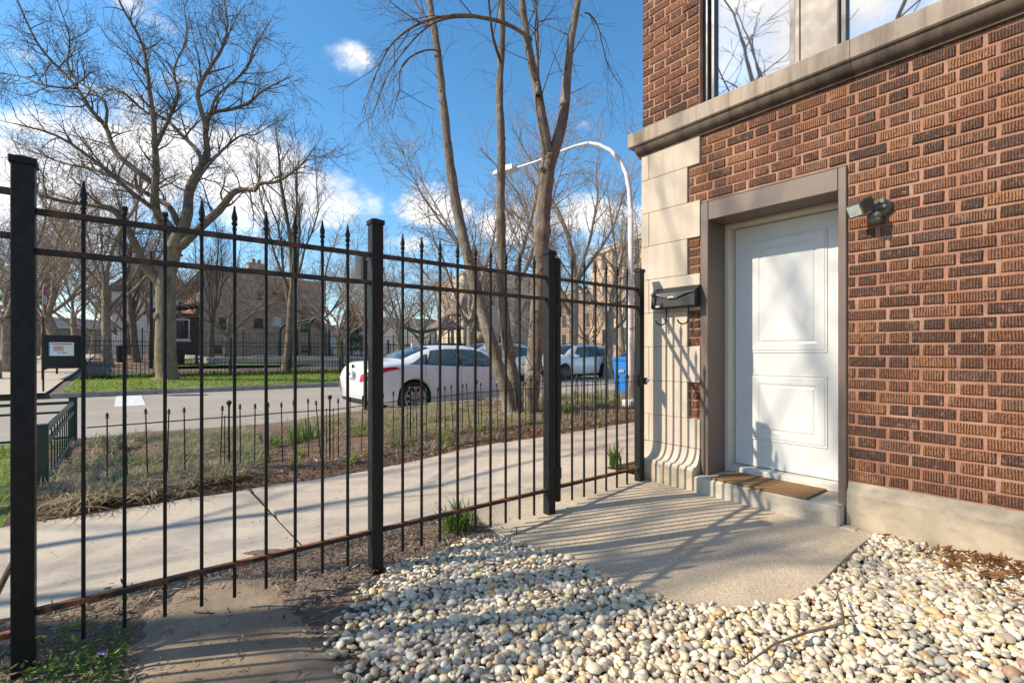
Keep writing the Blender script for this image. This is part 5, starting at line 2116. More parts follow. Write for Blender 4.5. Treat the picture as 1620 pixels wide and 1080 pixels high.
far_st = style(density=[0, 2.6, 3.1, 3.4, 0], len=[3, 2.1, 1.15, .62, 0], rad=[.05, .035, .016, .011, .006], tip=.0065, wob=.18)
far_up = style(density=[0, 2.6, 3.0, 3.3, 0], len=[3, 1.8, 1.0, .55, 0], rad=[.05, .03, .015, .010, .006], tip=.006, angle=(18, 42), lift=[.4, .3, .2, .1, 0], pull=.05)
sparse_st = style(density=[0, 1.25, 1.35, 1.4, 0], len=[3, 2.0, 1.1, .6, 0], rad=[.05, .03, .014, .009, .006], tip=.006, wob=.16)
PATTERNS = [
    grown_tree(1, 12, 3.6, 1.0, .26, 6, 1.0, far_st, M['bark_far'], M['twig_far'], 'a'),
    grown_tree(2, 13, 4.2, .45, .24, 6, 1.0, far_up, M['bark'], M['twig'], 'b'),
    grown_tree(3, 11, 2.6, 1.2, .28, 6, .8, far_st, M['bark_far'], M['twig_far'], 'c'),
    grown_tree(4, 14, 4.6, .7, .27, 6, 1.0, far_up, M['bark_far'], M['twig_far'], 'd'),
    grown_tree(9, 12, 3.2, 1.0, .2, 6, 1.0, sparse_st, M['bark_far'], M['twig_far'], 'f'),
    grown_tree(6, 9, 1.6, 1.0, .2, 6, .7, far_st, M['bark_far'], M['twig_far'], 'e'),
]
done = {}


def plant_tree(pat, px, depth, scale, turn, label, name='bare_tree', group='bare trees across the road', loc=None):
    if loc is None:
        p = from_depth(px, depth, 0)
        p.z = terrain(p.x, p.y) - 0.02
    else:
        p = Vector(loc)
    o = thing(name, p, label, 'tree', group, turn)
    o.scale = (scale, scale, scale)
    for nm, me in PATTERNS[pat]:
        link(nm, me, o)
    return o


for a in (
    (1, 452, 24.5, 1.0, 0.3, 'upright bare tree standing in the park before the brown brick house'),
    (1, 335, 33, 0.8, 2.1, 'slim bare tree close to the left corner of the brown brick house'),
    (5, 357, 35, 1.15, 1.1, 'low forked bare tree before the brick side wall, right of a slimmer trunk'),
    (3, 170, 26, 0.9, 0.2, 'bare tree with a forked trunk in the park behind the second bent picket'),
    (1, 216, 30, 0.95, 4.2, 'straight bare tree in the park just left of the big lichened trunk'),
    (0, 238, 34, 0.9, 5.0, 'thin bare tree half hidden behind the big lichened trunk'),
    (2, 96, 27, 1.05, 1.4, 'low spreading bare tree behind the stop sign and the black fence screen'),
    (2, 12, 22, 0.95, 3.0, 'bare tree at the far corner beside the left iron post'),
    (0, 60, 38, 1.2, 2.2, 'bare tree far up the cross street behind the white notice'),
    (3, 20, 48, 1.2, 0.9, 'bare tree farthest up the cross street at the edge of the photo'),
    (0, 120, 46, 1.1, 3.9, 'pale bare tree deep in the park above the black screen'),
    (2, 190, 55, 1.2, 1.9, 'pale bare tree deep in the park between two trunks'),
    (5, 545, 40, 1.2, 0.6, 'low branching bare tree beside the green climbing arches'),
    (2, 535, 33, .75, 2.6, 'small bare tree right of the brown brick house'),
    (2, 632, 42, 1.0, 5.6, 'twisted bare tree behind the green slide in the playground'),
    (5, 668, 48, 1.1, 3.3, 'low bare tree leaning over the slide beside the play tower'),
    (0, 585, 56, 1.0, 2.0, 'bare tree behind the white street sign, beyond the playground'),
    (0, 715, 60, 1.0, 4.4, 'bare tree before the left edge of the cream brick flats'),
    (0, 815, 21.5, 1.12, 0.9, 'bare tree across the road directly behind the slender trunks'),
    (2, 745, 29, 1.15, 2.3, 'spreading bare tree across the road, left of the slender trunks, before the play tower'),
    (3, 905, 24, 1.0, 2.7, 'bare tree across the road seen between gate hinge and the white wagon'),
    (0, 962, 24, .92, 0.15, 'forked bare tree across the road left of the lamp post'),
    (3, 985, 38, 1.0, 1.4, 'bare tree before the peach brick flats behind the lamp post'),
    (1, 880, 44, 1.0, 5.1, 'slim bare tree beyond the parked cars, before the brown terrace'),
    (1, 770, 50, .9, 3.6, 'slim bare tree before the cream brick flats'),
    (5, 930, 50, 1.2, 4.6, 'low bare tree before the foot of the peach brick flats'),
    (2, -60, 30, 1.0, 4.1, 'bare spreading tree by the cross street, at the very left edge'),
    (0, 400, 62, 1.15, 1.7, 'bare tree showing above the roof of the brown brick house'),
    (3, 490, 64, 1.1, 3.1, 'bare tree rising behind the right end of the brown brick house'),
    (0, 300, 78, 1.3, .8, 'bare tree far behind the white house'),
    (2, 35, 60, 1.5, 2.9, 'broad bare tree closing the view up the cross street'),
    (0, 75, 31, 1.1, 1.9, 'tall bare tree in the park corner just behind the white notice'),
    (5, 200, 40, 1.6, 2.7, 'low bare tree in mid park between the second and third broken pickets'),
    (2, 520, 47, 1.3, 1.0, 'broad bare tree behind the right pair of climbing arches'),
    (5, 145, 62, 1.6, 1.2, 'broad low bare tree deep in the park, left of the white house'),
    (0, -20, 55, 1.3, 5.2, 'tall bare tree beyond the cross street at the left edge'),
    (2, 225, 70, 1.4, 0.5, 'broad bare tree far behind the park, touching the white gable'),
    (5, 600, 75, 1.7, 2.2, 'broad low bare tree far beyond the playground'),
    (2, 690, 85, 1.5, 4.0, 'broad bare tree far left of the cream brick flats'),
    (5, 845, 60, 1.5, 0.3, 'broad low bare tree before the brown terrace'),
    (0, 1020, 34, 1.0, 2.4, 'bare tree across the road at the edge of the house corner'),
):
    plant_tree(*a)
# street trees beside the pavement to the left, outside the photograph: they cast the soft branch shade on yard and wall
for (x, y, pat, s, t, lab) in ((-6.4, 6.1, 4, .92, .4, 'bare street tree nearest the yard, in the grass plot left of the green railing'), (-9.2, 7.5, 4, 1.38, 2.0, 'second bare street tree along the kerb left of the yard'),
                          (-10.0, -0.5, 4, .85, 4.0, 'bare garden tree left of the yard, on the house side of the pavement'), (-15.5, 10.0, 4, 1.62, 1.0, 'farthest bare street tree along the kerb left of the yard'), (-18, -1, 0, 1.0, 3.2, 'farthest bare garden tree left of the yard')):
    plant_tree(pat, 0, 0, s, t, lab, 'street_tree', 'street trees left of the yard', (x, y, -0.05))
# evergreen beyond the playground
ev = thing('evergreen_tree', from_depth(556, 52, 1.0), 'small dark evergreen beyond the playground, right of the brown brick house', 'tree')
o = ev.location
MB().tube([o + Vector((0, 0, -.2)), o + Vector((0, 0, 4.5))], [.14, .04], 7).part('trunk', M['bark_far'], ev)
g = np.random.default_rng(8)
n = 5000
h = g.uniform(0.5, 5.4, n)
rad = (5.6 - h) * .36 * np.sqrt(g.uniform(.15, 1, n)) * (1 + .25 * np.sin(h * 7))
an = g.uniform(0, 6.283, n)
pos = np.stack([rad * np.cos(an), rad * np.sin(an), h - rad * .25], 1)
S = np.full((n, 3), .13) * g.uniform(.6, 1.4, (n, 1)) * np.array([[1, .45, .6]])
v, f = scatter_np([(leaf_v, leaf_f)], pos, S, rot_mats(g, n, .5), np.zeros(n, int))
link('crown', mesh_np('crown', v, f, M['evergreen']), ev)
# ================================================================ buildings across the road
def rect_window(parent, axis, pos, u0, u1, z0, z1, frame, glass, bars=True, blind=0.0, out=-1):
    """a sash window set in a wall: frame, pane, meeting rail; axis 'y' = wall facing along y at pos (out = side it faces)"""
    e = min(.09, (u1 - u0) * .12)
    mb = MB()

    def bx(a0, a1, b0, b1, d0, d1):
        lo, hi = sorted((pos + out * d0, pos + out * d1))
        if axis == 'y':
            mb.box((a0, lo, b0), (a1, hi, b1))
        else:
            mb.box((lo, a0, b0), (hi, a1, b1))
    bx(u0, u0 + e, z0, z1, 0.01, .06)
    bx(u1 - e, u1, z0, z1, 0.01, .06)
    bx(u0 + e, u1 - e, z0, z0 + e, 0.01, .058)
    bx(u0 + e, u1 - e, z1 - e, z1, 0.01, .058)
    if bars:
        zm = (z0 + z1) / 2
        bx(u0 + e, u1 - e, zm - e * .4, zm + e * .4, 0.01, .05)
    bx(u0 - .1, u1 + .1, z0 - .14, z0 - .002, 0.004, .12)
    f = mb.part('window', frame, parent)
    mb = MB()
    bx(u0 + e * .5, u1 - e * .5, z0 + e * .5, z1 - e * .5, 0.004, .02)
    mb.part('pane', glass, f)
    if blind:
        mb = MB()
        bx(u0 + e, u1 - e, z1 - e - (z1 - z0) * blind, z1 - e, 0.021, .03)
        mb.part('blind', M['blind'], f)
    return f


# brown brick house at the park
BH = thing('brown_brick_house', (5.2, 48, .9), 'long two-storey brown brick house with red front beyond the park', 'house')
X0, X1, Y0, Y1 = 5.2, 15.1, 48.0, 66.0
ZT = 8.0
MB().prism([(X0, -.5), (X1, -.5), (X1, 7.75), (X0, 8.0)], Y0, Y1, 'y').part('wall', M['brown_brick'], BH)
MB().box((X0 - .12, Y0 - .06, ZT), (X0 + 1.0, Y1, ZT + .22)).prism([(X0 + 1.0, 7.99), (X1 + .05, 7.76), (X1 + .05, 7.88), (X0 + 1.0, 8.12)], Y0 - .05, Y0 + .35, 'y').part('parapet', M['stone_kerb'], BH)
MB().box((X0 - .05, Y0 + .02, -.5), (X0 + .0, Y1, ZT - .05)).part('front_wall', M['red_brick'], BH)
for y in (Y0 + 1.2, Y0 + 3.6, Y0 + 7, Y0 + 9.6, Y0 + 13, Y0 + 15.6):
    rect_window(BH, 'x', X0 - .05, y, y + 1.1, 5.3, 7.2, M['frame_white'], M['far_glass'])
MB().prism([(X0 - .9, 7.2), (X0 - .05, 7.2), (X0 - .05, 7.9), (X0 - .3, 7.9)], Y0 + .3, Y1, 'y').part('bracket_cornice', M['slate'], BH)
ch = MB().cbox((8.6, Y0 + .02, 7.6), (10.0, Y0 + 1.0, 9.1), .03).part('chimney', M['brown_brick'], BH)
MB().lathe([(.14, 0), (.16, .35), (.12, .42)], (9.1, Y0 + .5, 9.1), 9).lathe([(.14, 0), (.16, .3), (.12, .36)], (9.55, Y0 + .5, 9.1), 9).part('chimney_pot', M['red_brick'], ch)
def hx(px):
    r = (px - 810) / 774.
    return Y0 * (FWD[0] + RGT[0] * r) / (FWD[1] + RGT[1] * r), Y0 / (FWD[1] + RGT[1] * r)
for (px0, px1, py0, py1, fr_, bl_) in ((347, 357, 503, 518, 'frame_dark', 0), (402, 416, 504, 517, 'frame_dark', 0), (431, 445, 502, 514, 'frame_white', .8), (473, 487, 465, 487, 'frame_white', .3),
                              (476, 488, 503, 523, 'frame_dark', 0), (432, 441, 455, 464, 'frame_dark', 0), (408, 417, 461, 472, 'frame_dark', 0), (336, 350, 546, 556, 'frame_dark', 0), (478, 492, 546, 555, 'frame_dark', 0)):
    xa, da = hx(px0)
    xb, db = hx(px1)
    rect_window(BH, 'y', Y0, xa, xb, CAM_H + (558 - py1) / 774 * db, CAM_H + (558 - py0) / 774 * db, M[fr_], M['far_glass'], py1 - py0 > 14, bl_)
# porch with shingle roof at the left end
PO = BH
pz = 3.9
px0 = 1.6
MB().prism([(px0 - .3, 4.4), (X0 - .06, 5.1), (X0 - .06, 5.35), (px0 - .3, 4.55)], Y0 + .1, Y0 + 5, 'y').part('porch_roof', M['slate'], PO)
MB().box((px0, Y0 + .2, -.3), (X0 - .06, Y0 + 4.8, 4.38)).part('porch', M['porch_wood'], PO)
rect_window(PO, 'y', Y0 + .2, 2.6, 4.3, 2.2, 3.9, M['frame_white'], M['far_glass'], False)

# white gabled house behind it
WH = thing('white_house', (3.5, 70, 1), 'white house with grey shingle gable roof behind the brown brick house', 'house')
MB().box((-1, 70, -.5), (6.6, 80, 8.2)).part('wall', M['white_siding'], WH)
MB().prism([(-1.8, 8.0), (7.2, 8.0), (2.8, 12.2)], 69.6, 80.5, 'y').part('roof', M['slate'], WH)
for x in (0.3, 3.0, 5.0):
    rect_window(WH, 'y', 70, x, x + 1.0, 5.4, 7.2, M['frame_white'], M['far_glass'])


def flats(name, label, d_l, px_l, px_r, depth_r, top, storeys, cols, wall, side_len, roof=None, z0=.3):
    """a block of flats seen across the road; its front runs between two surveyed corners"""
    a = from_depth(px_l, d_l, 0)
    b = from_depth(px_r, depth_r, 0)
    t = thing(name, a + Vector((0, 0, z0)), label, 'flats')
    L_ = (b - a).length
    ang = math.atan2(b.y - a.y, b.x - a.x)
    m = Matrix.Translation(a) @ Matrix.Rotation(ang, 4, 'Z')
    MB().box((0, 0, -1), (L_, side_len, top), m).part('wall', wall, t)
    MB().box((-.15, -.2, top - .5), (L_ + .15, -.004, top - .1), m).box((-.15, -.2, top), (L_ + .15, side_len, top + .25), m).part('cornice', M['stone_kerb'], t)
    sh = (top - 1.5) / storeys
    wm = {}
    for s in range(storeys):
        for c in range(cols):
            w = L_ / cols
            x0 = c * w + w * .32
            x1 = c * w + w * .66
            zz0 = 1.6 + s * sh + sh * .22
            zz1 = 1.6 + s * sh + sh * .78
            mb = MB()
            e = .07
            mb.box((x0, -.05, zz0), (x0 + e, -.004, zz1), m).box((x1 - e, -.05, zz0), (x1, -.004, zz1), m).box((x0 + e, -.048, zz0), (x1 - e, -.004, zz0 + e), m)
            mb.box((x0 + e, -.048, zz1 - e), (x1 - e, -.004, zz1), m).box((x0 + e, -.048, (zz0 + zz1) / 2 - .03), (x1 - e, -.004, (zz0 + zz1) / 2 + .03), m)
            mb.box((x0 - .12, -.1, zz0 - .16), (x1 + .12, -.004, zz0 - .003), m)
            f = mb.part('window', M['frame_dark'], t)
            MB().box((x0 + e * .5, -.02, zz0 + e * .5), (x1 - e * .5, -.002, zz1 - e * .5), m).part('pane', M['far_glass'], f)
    return t


flats('cream_flats', 'tall cream brick block of flats behind the play tower', 88, 733, 872, 96, 15.4, 4, 6, M['cream_brick'], 16)
flats('peach_flats', 'tall sunlit peach brick block of flats behind the lamp post', 66, 934, 1040, 52, 14.4, 4, 6, M['peach_brick'], 14)
flats('brown_terrace', 'dull brown brick terrace between the cream and the peach flats', 84, 868, 938, 76, 11.2, 3, 4, M['dull_brick'], 12)
flats('long_terrace', 'low brown brick terrace far along the road at the right', 60, 1010, 1500, 40, 10, 3, 12, M['dull_brick'], 12)
# low pale roofs beyond the playground
for i, (px, d, w_, h_, lab) in enumerate(((545, 75, 10, 3.6, 'low grey garage with pale roof right of the brown brick house'), (650, 100, 22, 6.5, 'long low pale building far beyond the playground slide'), (130, 90, 24, 5.5, 'low dark house far behind the park trees at the left'), (20, 95, 20, 6.5, 'grey house far up the cross street'))):
    p = from_depth(px, d, .9)
    t = thing('far_house', p, lab, 'house')
    MB().box((p.x - w_ / 2, p.y, 0), (p.x + w_ / 2, p.y + 9, h_)).part('wall', M['white_siding'] if i < 2 else M['dull_brick'], t)
    MB().prism([(p.y - .5, h_), (p.y + 9.5, h_), (p.y + 4.5, h_ + 2.0)], p.x - w_ / 2 - .3, p.x + w_ / 2 + .3, 'x').part('roof', M['slate'], t)
    for k in range(3):
        rect_window(t, 'y', p.y, p.x - w_ / 3 + k * w_ / 3 - .5, p.x - w_ / 3 + k * w_ / 3 + .5, 1.6, 3.0, M['frame_white'], M['far_glass'])

# wooded rise on the horizon
g_ = random.Random(3)
pts = []
hm_ = MB()
for i in range(60):
    a = math.radians(-70 + i * 3)
    hm_.v.append((420 * math.sin(a), 420 * math.cos(a), -2))
    hm_.v.append((440 * math.sin(a), 440 * math.cos(a), 9 + 4 * math.sin(i * .7) + g_.uniform(-1.2, 1.2)))
    hm_.v.append((520 * math.sin(a), 520 * math.cos(a), -2))
for i in range(59):
    for j in range(2):
        hm_.f.append((i * 3 + j, i * 3 + j + 1, i * 3 + j + 4, i * 3 + j + 3))
o = hm_.part('hills', simple('far_wooded_hill', (0.17, 0.15, 0.14), 1.0, 0, .3, .05), None, True)
o['kind'] = 'structure'


# ================================================================ park fences and play things
def bar_fence(name, label, y, x0, x1, h, gap, post_gap, zf, rails, mat, pr=.009):
    t = thing(name, (x0, y, zf(x0)), label, 'fence')
    x = x0
    n = int((x1 - x0) / gap)
    mb = MB()
    for i in range(n):
        xx = x0 + (i + .5) * gap
        z = zf(xx)
        mb.box((xx - pr, y - pr, z + .02), (xx + pr, y + pr, z + h))
    o = mb.part('bars', mat, t)
    o['kind'] = 'stuff'
    m = int((x1 - x0) / post_gap)
    for i in range(m + 1):
        xx = x0 + i * post_gap
        z = zf(xx)
        k = MB().box((xx - .035, y - .035, z - .2), (xx + .035, y + .035, z + h + .08))
        k.lathe([(.05, 0), (.05, .03), (.03, .06), (0, .07)], (xx, y, z + h + .08), 8)
        k.part('post', mat, t)
    for r in rails:
        z0, z1 = zf(x0) + r, zf(x1) + r
        MB().add([(x0, y - .02, z0 - .014), (x1, y - .02, z1 - .014), (x1, y + .02, z1 - .014), (x0, y + .02, z0 - .014), (x0, y - .02, z0 + .014), (x1, y - .02, z1 + .014), (x1, y + .02, z1 + .014), (x0, y + .02, z0 + .014)],
                 [(0, 3, 2, 1), (4, 5, 6, 7), (0, 1, 5, 4), (1, 2, 6, 5), (2, 3, 7, 6), (3, 0, 4, 7)]).part('rail', mat, t)
    return t


tz = lambda y: (lambda x: terrain(x, y))
bar_fence('park_fence', 'long head-high black iron fence of the park across the road', 24.5, -1.2, 34, 1.55, .14, 2.45, tz(24.5), (.1, 1.45, 1.28), M['thin_iron'], .0065)
bar_fence('park_edging_fence', 'low black fence on the grass before the tall park fence', 24.0, -1.1, 13, .62, .13, 2.35, tz(24), (.1, .55), M['thin_iron'], .0065)
bar_fence('court_fence', 'tall thin wire fence deep in the park before the brown brick house', 41.0, -2, 30, 2.0, .25, 3.0, tz(41), (.1, 1.9), M['thin_iron'], .008)
# black screened fence at the corner, with the white notice
sc = thing('screened_fence', (-2.2, 24.6, .1), 'black screened fence panel at the park corner', 'fence')
z0_ = lambda y: terrain(0, y)
MB().box((-2.28, 24.62, .55), (-1.22, 24.66, 1.74)).part('front_screen', M['screen_black'], sc)
MB().prism([(24.67, .5), (40, 1.0), (40, 1.75), (24.67, 1.74)], -2.28, -2.24, 'x').part('side_screen', M['screen_black'], sc)
MB().box((-2.32, 24.6, 1.742), (-1.2, 24.7, 1.79)).prism([(24.7, 1.745), (40, 1.76), (40, 1.8), (24.7, 1.79)], -2.3, -2.22, 'x').part('rail', M['thin_iron'], sc)
for x, y in ((-2.3, 24.64), (-1.2, 24.64), (-2.26, 29), (-2.26, 34), (-2.26, 40)):
    MB().box((x - .035, y - .035, -.1), (x + .035, y + .035, 1.85)).part('post', M['thin_iron'], sc)
no = thing('notice_board', (-2.1, 24.58, 1.1), 'white printed notice hung on the black screened fence at the park corner', 'sign')
a, b = on_fence(77, 24.58), on_fence(117, 24.58)
zt_, zb_ = 1.52, 1.02
MB().box((a, 24.575, zb_), (b, 24.6, zt_)).part('board', M['sign_white'], no)
mb = MB()
w_ = b - a
mb.box((a + .10 * w_, 24.571, zt_ - .085), (a + .92 * w_, 24.5745, zt_ - .045))
mb.part('headline', M['print_red'], no)
for k, (u0, u1, zz, mt) in enumerate(((.16, .60, .14, 'print_red'), (.16, .56, .19, 'print_red'), (.2, .60, .24, 'print_red'), (.16, .6, .29, 'print_grey'), (.34, .47, .37, 'print_blue'), (.5, .72, .37, 'print_blue'))):
    MB().box((a + u0 * w_, 24.571, zt_ - zz - .03), (a + u1 * w_, 24.5745, zt_ - zz)).part('print_line', M[mt], no)
MB().box((a, 24.570, zb_), (a + .03, 24.5746, zt_)).part('blue_edge', M['print_blue'], no)

# stop sign at the corner
ST = from_depth(68.5, 14.0, 0)
ST.z = 0.0
st_ = thing('stop_sign', ST, 'red stop sign on a thin post at the far street corner, seen nearly edge-on', 'sign')
MB().box((ST.x - .02, ST.y - .03, -.1), (ST.x + .02, ST.y + .03, 2.2)).part('post', M['thin_iron'], st_)
zc, R8 = 2.62, .46
oc = [(ST.y + R8 / math.cos(math.pi / 8) * math.cos(math.pi / 8 + k * math.pi / 4), zc + R8 / math.cos(math.pi / 8) * math.sin(math.pi / 8 + k * math.pi / 4)) for k in range(8)]
pl = MB().prism(oc, ST.x + .022, ST.x + .03, 'x').part('sign_plate', M['sign_white'], st_)
oc2 = [(ST.y + (y - ST.y) * .93, zc + (z - zc) * .93) for y, z in oc]
MB().prism(oc2, ST.x + .031, ST.x + .034, 'x').part('red_field', M['sign_red'], pl)
fc = bpy.data.curves.new('lettering', 'FONT')
fc.body = 'STOP'
fc.size = .36
fc.align_x = 'CENTER'
fc.align_y = 'CENTER'
fc.extrude = .002
fc.materials.append(M['sign_white'])
fo = link('text_source', fc)
dg_ = bpy.context.evaluated_depsgraph_get()
me_ = bpy.data.meshes.new_from_object(fo.evaluated_get(dg_))
bpy.data.objects.remove(fo)
me_.name = 'lettering'
me_.transform(Matrix.Translation((.037, 0, zc)) @ Matrix.Rotation(math.radians(90), 4, 'Z') @ Matrix.Rotation(math.radians(90), 4, 'X'))
link('lettering', me_, pl)

# bits of the park: arches, stone edging, bins, poles
ar = thing('climbing_arches', from_depth(485, 38, 1), 'dark green climbing arches standing on the park lawn', 'climbing frame')


def arch(px0, px1, d, top):
    a, b = from_depth(px0, d, 0), from_depth(px1, d, 0)
    ba = terrain(a.x, a.y)
    n = 10
    h = top
    w = (b - a) / 2
    mid = (a + b) / 2
    rr = min(1.0, w.length)
    pts = [a + Vector((0, 0, ba))]
    for i in range(n + 1):
        th = math.pi - math.pi * i / n
        pts.append(mid + w * math.cos(th) + Vector((0, 0, h - rr + rr * math.sin(th))))
    pts.append(b + Vector((0, 0, ba)))
    MB().tube(pts, .09, 8).part('arch', M['green_iron'], ar, True)


arch(443, 470, 37, 3.3)
arch(489, 521, 36, 3.75)
MB().tube([from_depth(456, 37, 3.28), from_depth(505, 36, 3.75)], .07, 7).part('crossbar', M['green_iron'], ar)
MB().tube([from_depth(468, 38.5, 3.3), from_depth(492, 37.6, 3.5)], .06, 7).part('crossbar', M['green_iron'], ar)
wl = thing('stone_edging', from_depth(340, 29, .3), 'pale low stone edging wall round the park lawn', 'low wall')
for (pa, da, pb, db, hh) in ((338, 29.0, 540, 30.5, .52), (338, 29.0, 298, 33, .5), (400, 33.5, 600, 35, .45)):
    a, b = from_depth(pa, da, 0), from_depth(pb, db, 0)
    n = max(3, int((b - a).length / 1.2))
    for i in range(n):
        p, q = a.lerp(b, i / n), a.lerp(b, (i + .99) / n)
        z = terrain(p.x, p.y)
        d = (q - p)
        m = Matrix.Translation(p) @ Matrix.Rotation(math.atan2(d.y, d.x), 4, 'Z')
        MB().cbox((0, 0, z - .2), (d.length, .3, z + hh - .12), .02, m).part('stone', M['stone_kerb'], wl)
        MB().cbox((-.0, -.04, z + hh - .118), (d.length, .34, z + hh), .02, m).part('capstone', M['stone'], wl)


def park_bin(px, d, label):
    p = from_depth(px, d, 0)
    p.z = terrain(p.x, p.y)
    t = thing('litter_bin', p, label, 'litter bin')
    MB().lathe([(.22, 0), (.26, .1), (.28, .85), (.26, .9)], p, 12).part('body', M['thin_iron'], t)
    MB().lathe([(.29, .9), (.30, .96), (.2, 1.05), (0, 1.06)], p, 12).part('lid', M['thin_iron'], t)


park_bin(283, 27, 'black litter bin in the park right of the big lichened trunk')
park_bin(192, 30, 'dark green litter bin far in the park between two tree trunks')
tb_ = from_depth(298, 27.5, 0)
tb_.z = terrain(tb_.x, tb_.y)
tt = thing('picnic_table', tb_, 'dark picnic table beside the litter bin in the park', 'table')
MB().box((tb_.x - .6, tb_.y - .35, tb_.z + .70), (tb_.x + .6, tb_.y + .35, tb_.z + .76)).part('table_top', M['thin_iron'], tt)
for s in (-1, 1):
    MB().box((tb_.x - .6, tb_.y + s * .65 - .12, tb_.z + .42), (tb_.x + .6, tb_.y + s * .65 + .12, tb_.z + .47)).part('bench', M['thin_iron'], tt)
    MB().tube([(tb_.x + s * .4, tb_.y - .6, tb_.z), (tb_.x + s * .4, tb_.y, tb_.z + .72), (tb_.x + s * .4, tb_.y + .6, tb_.z)], .04, 6).part('leg', M['thin_iron'], tt)
pp = from_depth(239, 26, 0)
pp.z = terrain(pp.x, pp.y)
pl_ = thing('park_lamp', pp, 'thin dark lamp post in the park just left of the big lichened trunk', 'lamp post')
MB().tube([pp, pp + Vector((0, 0, 6.2))], [.09, .06], 8).part('pole', M['thin_iron'], pl_)
MB().tube([pp + Vector((0, 0, 6.2)), pp + Vector((.5, 0, 6.3)), pp + Vector((1.1, 0, 6.25))], .03, 6).part('arm', M['thin_iron'], pl_)
MB().cbox((pp.x + .9, pp.y - .12, pp.z + 6.12), (pp.x + 1.4, pp.y + .12, pp.z + 6.22), .02).part('lantern', M['thin_iron'], pl_)

# play tower with two roofs, slide and barrel
PT = from_depth(733, 52, 0)
PT.z = terrain(PT.x, PT.y)
pt = thing('play_tower', PT, 'playground tower with brown pointed roofs and tan barrel behind the second white car', 'play tower')
for i, (dx, dy) in enumerate(((-1.1, -1.1), (1.1, -1.1), (1.1, 1.1), (-1.1, 1.1))):
    MB().tube([PT + Vector((dx, dy, 0)), PT + Vector((dx, dy, 4.5))], .08, 8).part('tower_post', M['green_iron'], pt)


def pyramid(c, w, z0, z1, name):
    x, y, _ = c
    mb = MB().add([(x - w, y - w, z0), (x + w, y - w, z0), (x + w, y + w, z0), (x - w, y + w, z0), (x - .1, y - .1, z1), (x + .1, y - .1, z1), (x + .1, y + .1, z1), (x - .1, y + .1, z1),
                   (x - w, y - w, z0 - .12), (x + w, y - w, z0 - .12), (x + w, y + w, z0 - .12), (x - w, y + w, z0 - .12)],
                  [(0, 1, 5, 4), (1, 2, 6, 5), (2, 3, 7, 6), (3, 0, 4, 7), (4, 5, 6, 7), (8, 9, 1, 0), (9, 10, 2, 1), (10, 11, 3, 2), (11, 8, 0, 3), (11, 10, 9, 8)])
    mb.part(name, M['roof_purple'], pt)


pyramid(PT, 1.5, PT.z + 4.45, PT.z + 6.3, 'roof')
P2 = PT + Vector((-1.9, .6, 0))
pyramid(P2, 1.5, PT.z + 2.9, PT.z + 4.2, 'roof')
for dx, dy in ((-1.1, -1.1), (1.1, -1.1), (1.1, 1.1), (-1.1, 1.1)):
    MB().tube([P2 + Vector((dx, dy, 0)), P2 + Vector((dx, dy, 2.9))], .07, 8).part('tower_post', M['green_iron'], pt)
MB().box((PT.x - 3, PT.y - 1.1, PT.z + 1.2), (PT.x + 1.1, PT.y + 1.1, PT.z + 1.32)).part('deck', M['green_iron'], pt)
MB().lathe([(.75, -.9), (.85, -.5), (.85, .5), (.75, .9)], (PT.x + 1.2, PT.y - 1.4, PT.z + 2.0), 14, 'y').part('barrel', M['tan_plastic'], pt, True)
for k in range(9):
    MB().tube([PT + Vector((-3 + k * .5, -1.1, 1.3)), PT + Vector((-3 + k * .5, -1.1, 2.2))], .03, 6).part('baluster', M['green_iron'], pt)
sl = thing('green_slide', from_depth(655, 46, 1), 'green plastic slide trough on posts left of the play tower', 'slide')
path = [at_depth(628, 517, 46), at_depth(645, 522, 46), at_depth(665, 528, 46.3), at_depth(690, 523, 46.6)]
path, _ = smooth_path([tuple(p) for p in path], [.1] * 4, 3)
n = len(path)
vs = []
for i, p in enumerate(path):
    p = Vector(p)
    t = (Vector(path[min(i + 1, n - 1)]) - Vector(path[max(i - 1, 0)])).normalized()
    sd = t.cross(Vector((0, 0, 1))).normalized()
    for s, h in ((-.45, .28), (-.4, .05), (-.2, 0), (.2, 0), (.4, .05), (.45, .28)):
        vs.append(p + sd * s + Vector((0, 0, h)))
fs = [(i * 6 + j, i * 6 + j + 1, i * 6 + j + 7, i * 6 + j + 6) for i in range(n - 1) for j in range(5)]
MB().add(vs, fs).part('trough', M['play_green'], sl, True)
for i in (0, 3, 6, n - 1):
    p = Vector(path[i])
    MB().tube([(p.x, p.y, terrain(p.x, p.y) - .1), p + Vector((0, 0, .05))], .06, 7).part('slide_post', M['green_iron'], sl)
rl = thing('play_railing', from_depth(660, 44, 1), 'dark green playground railing behind the parked sedan', 'railing')
a, b = from_depth(612, 44, 0), from_depth(735, 47, 0)
for k in range(26):
    p = a.lerp(b, k / 25)
    z = terrain(p.x, p.y)
    MB().tube([(p.x, p.y, z), (p.x, p.y, z + 1.15 + (.5 if k % 4 == 0 else 0))], .03, 6).part('baluster', M['green_iron'], rl)
za = terrain(a.x, a.y)
MB().tube([a + Vector((0, 0, za + 1.15)), b + Vector((0, 0, terrain(b.x, b.y) + 1.15))], .035, 6).part('rail', M['green_iron'], rl)
lw = thing('low_wall', Vector((-6, 26.5, .15)), 'dark low wall beside the cross street path at the left edge', 'low wall')
for i in range(7):
    MB().cbox((-12 + i * 1.2, 26.4, 0), (-10.81 + i * 1.2, 26.7, .78), .02).part('wall_block', M['kerb'], lw)
    MB().cbox((-12.02 + i * 1.2, 26.36, .782), (-10.83 + i * 1.2, 26.74, .86), .02).part('capstone', M['stone_kerb'], lw)
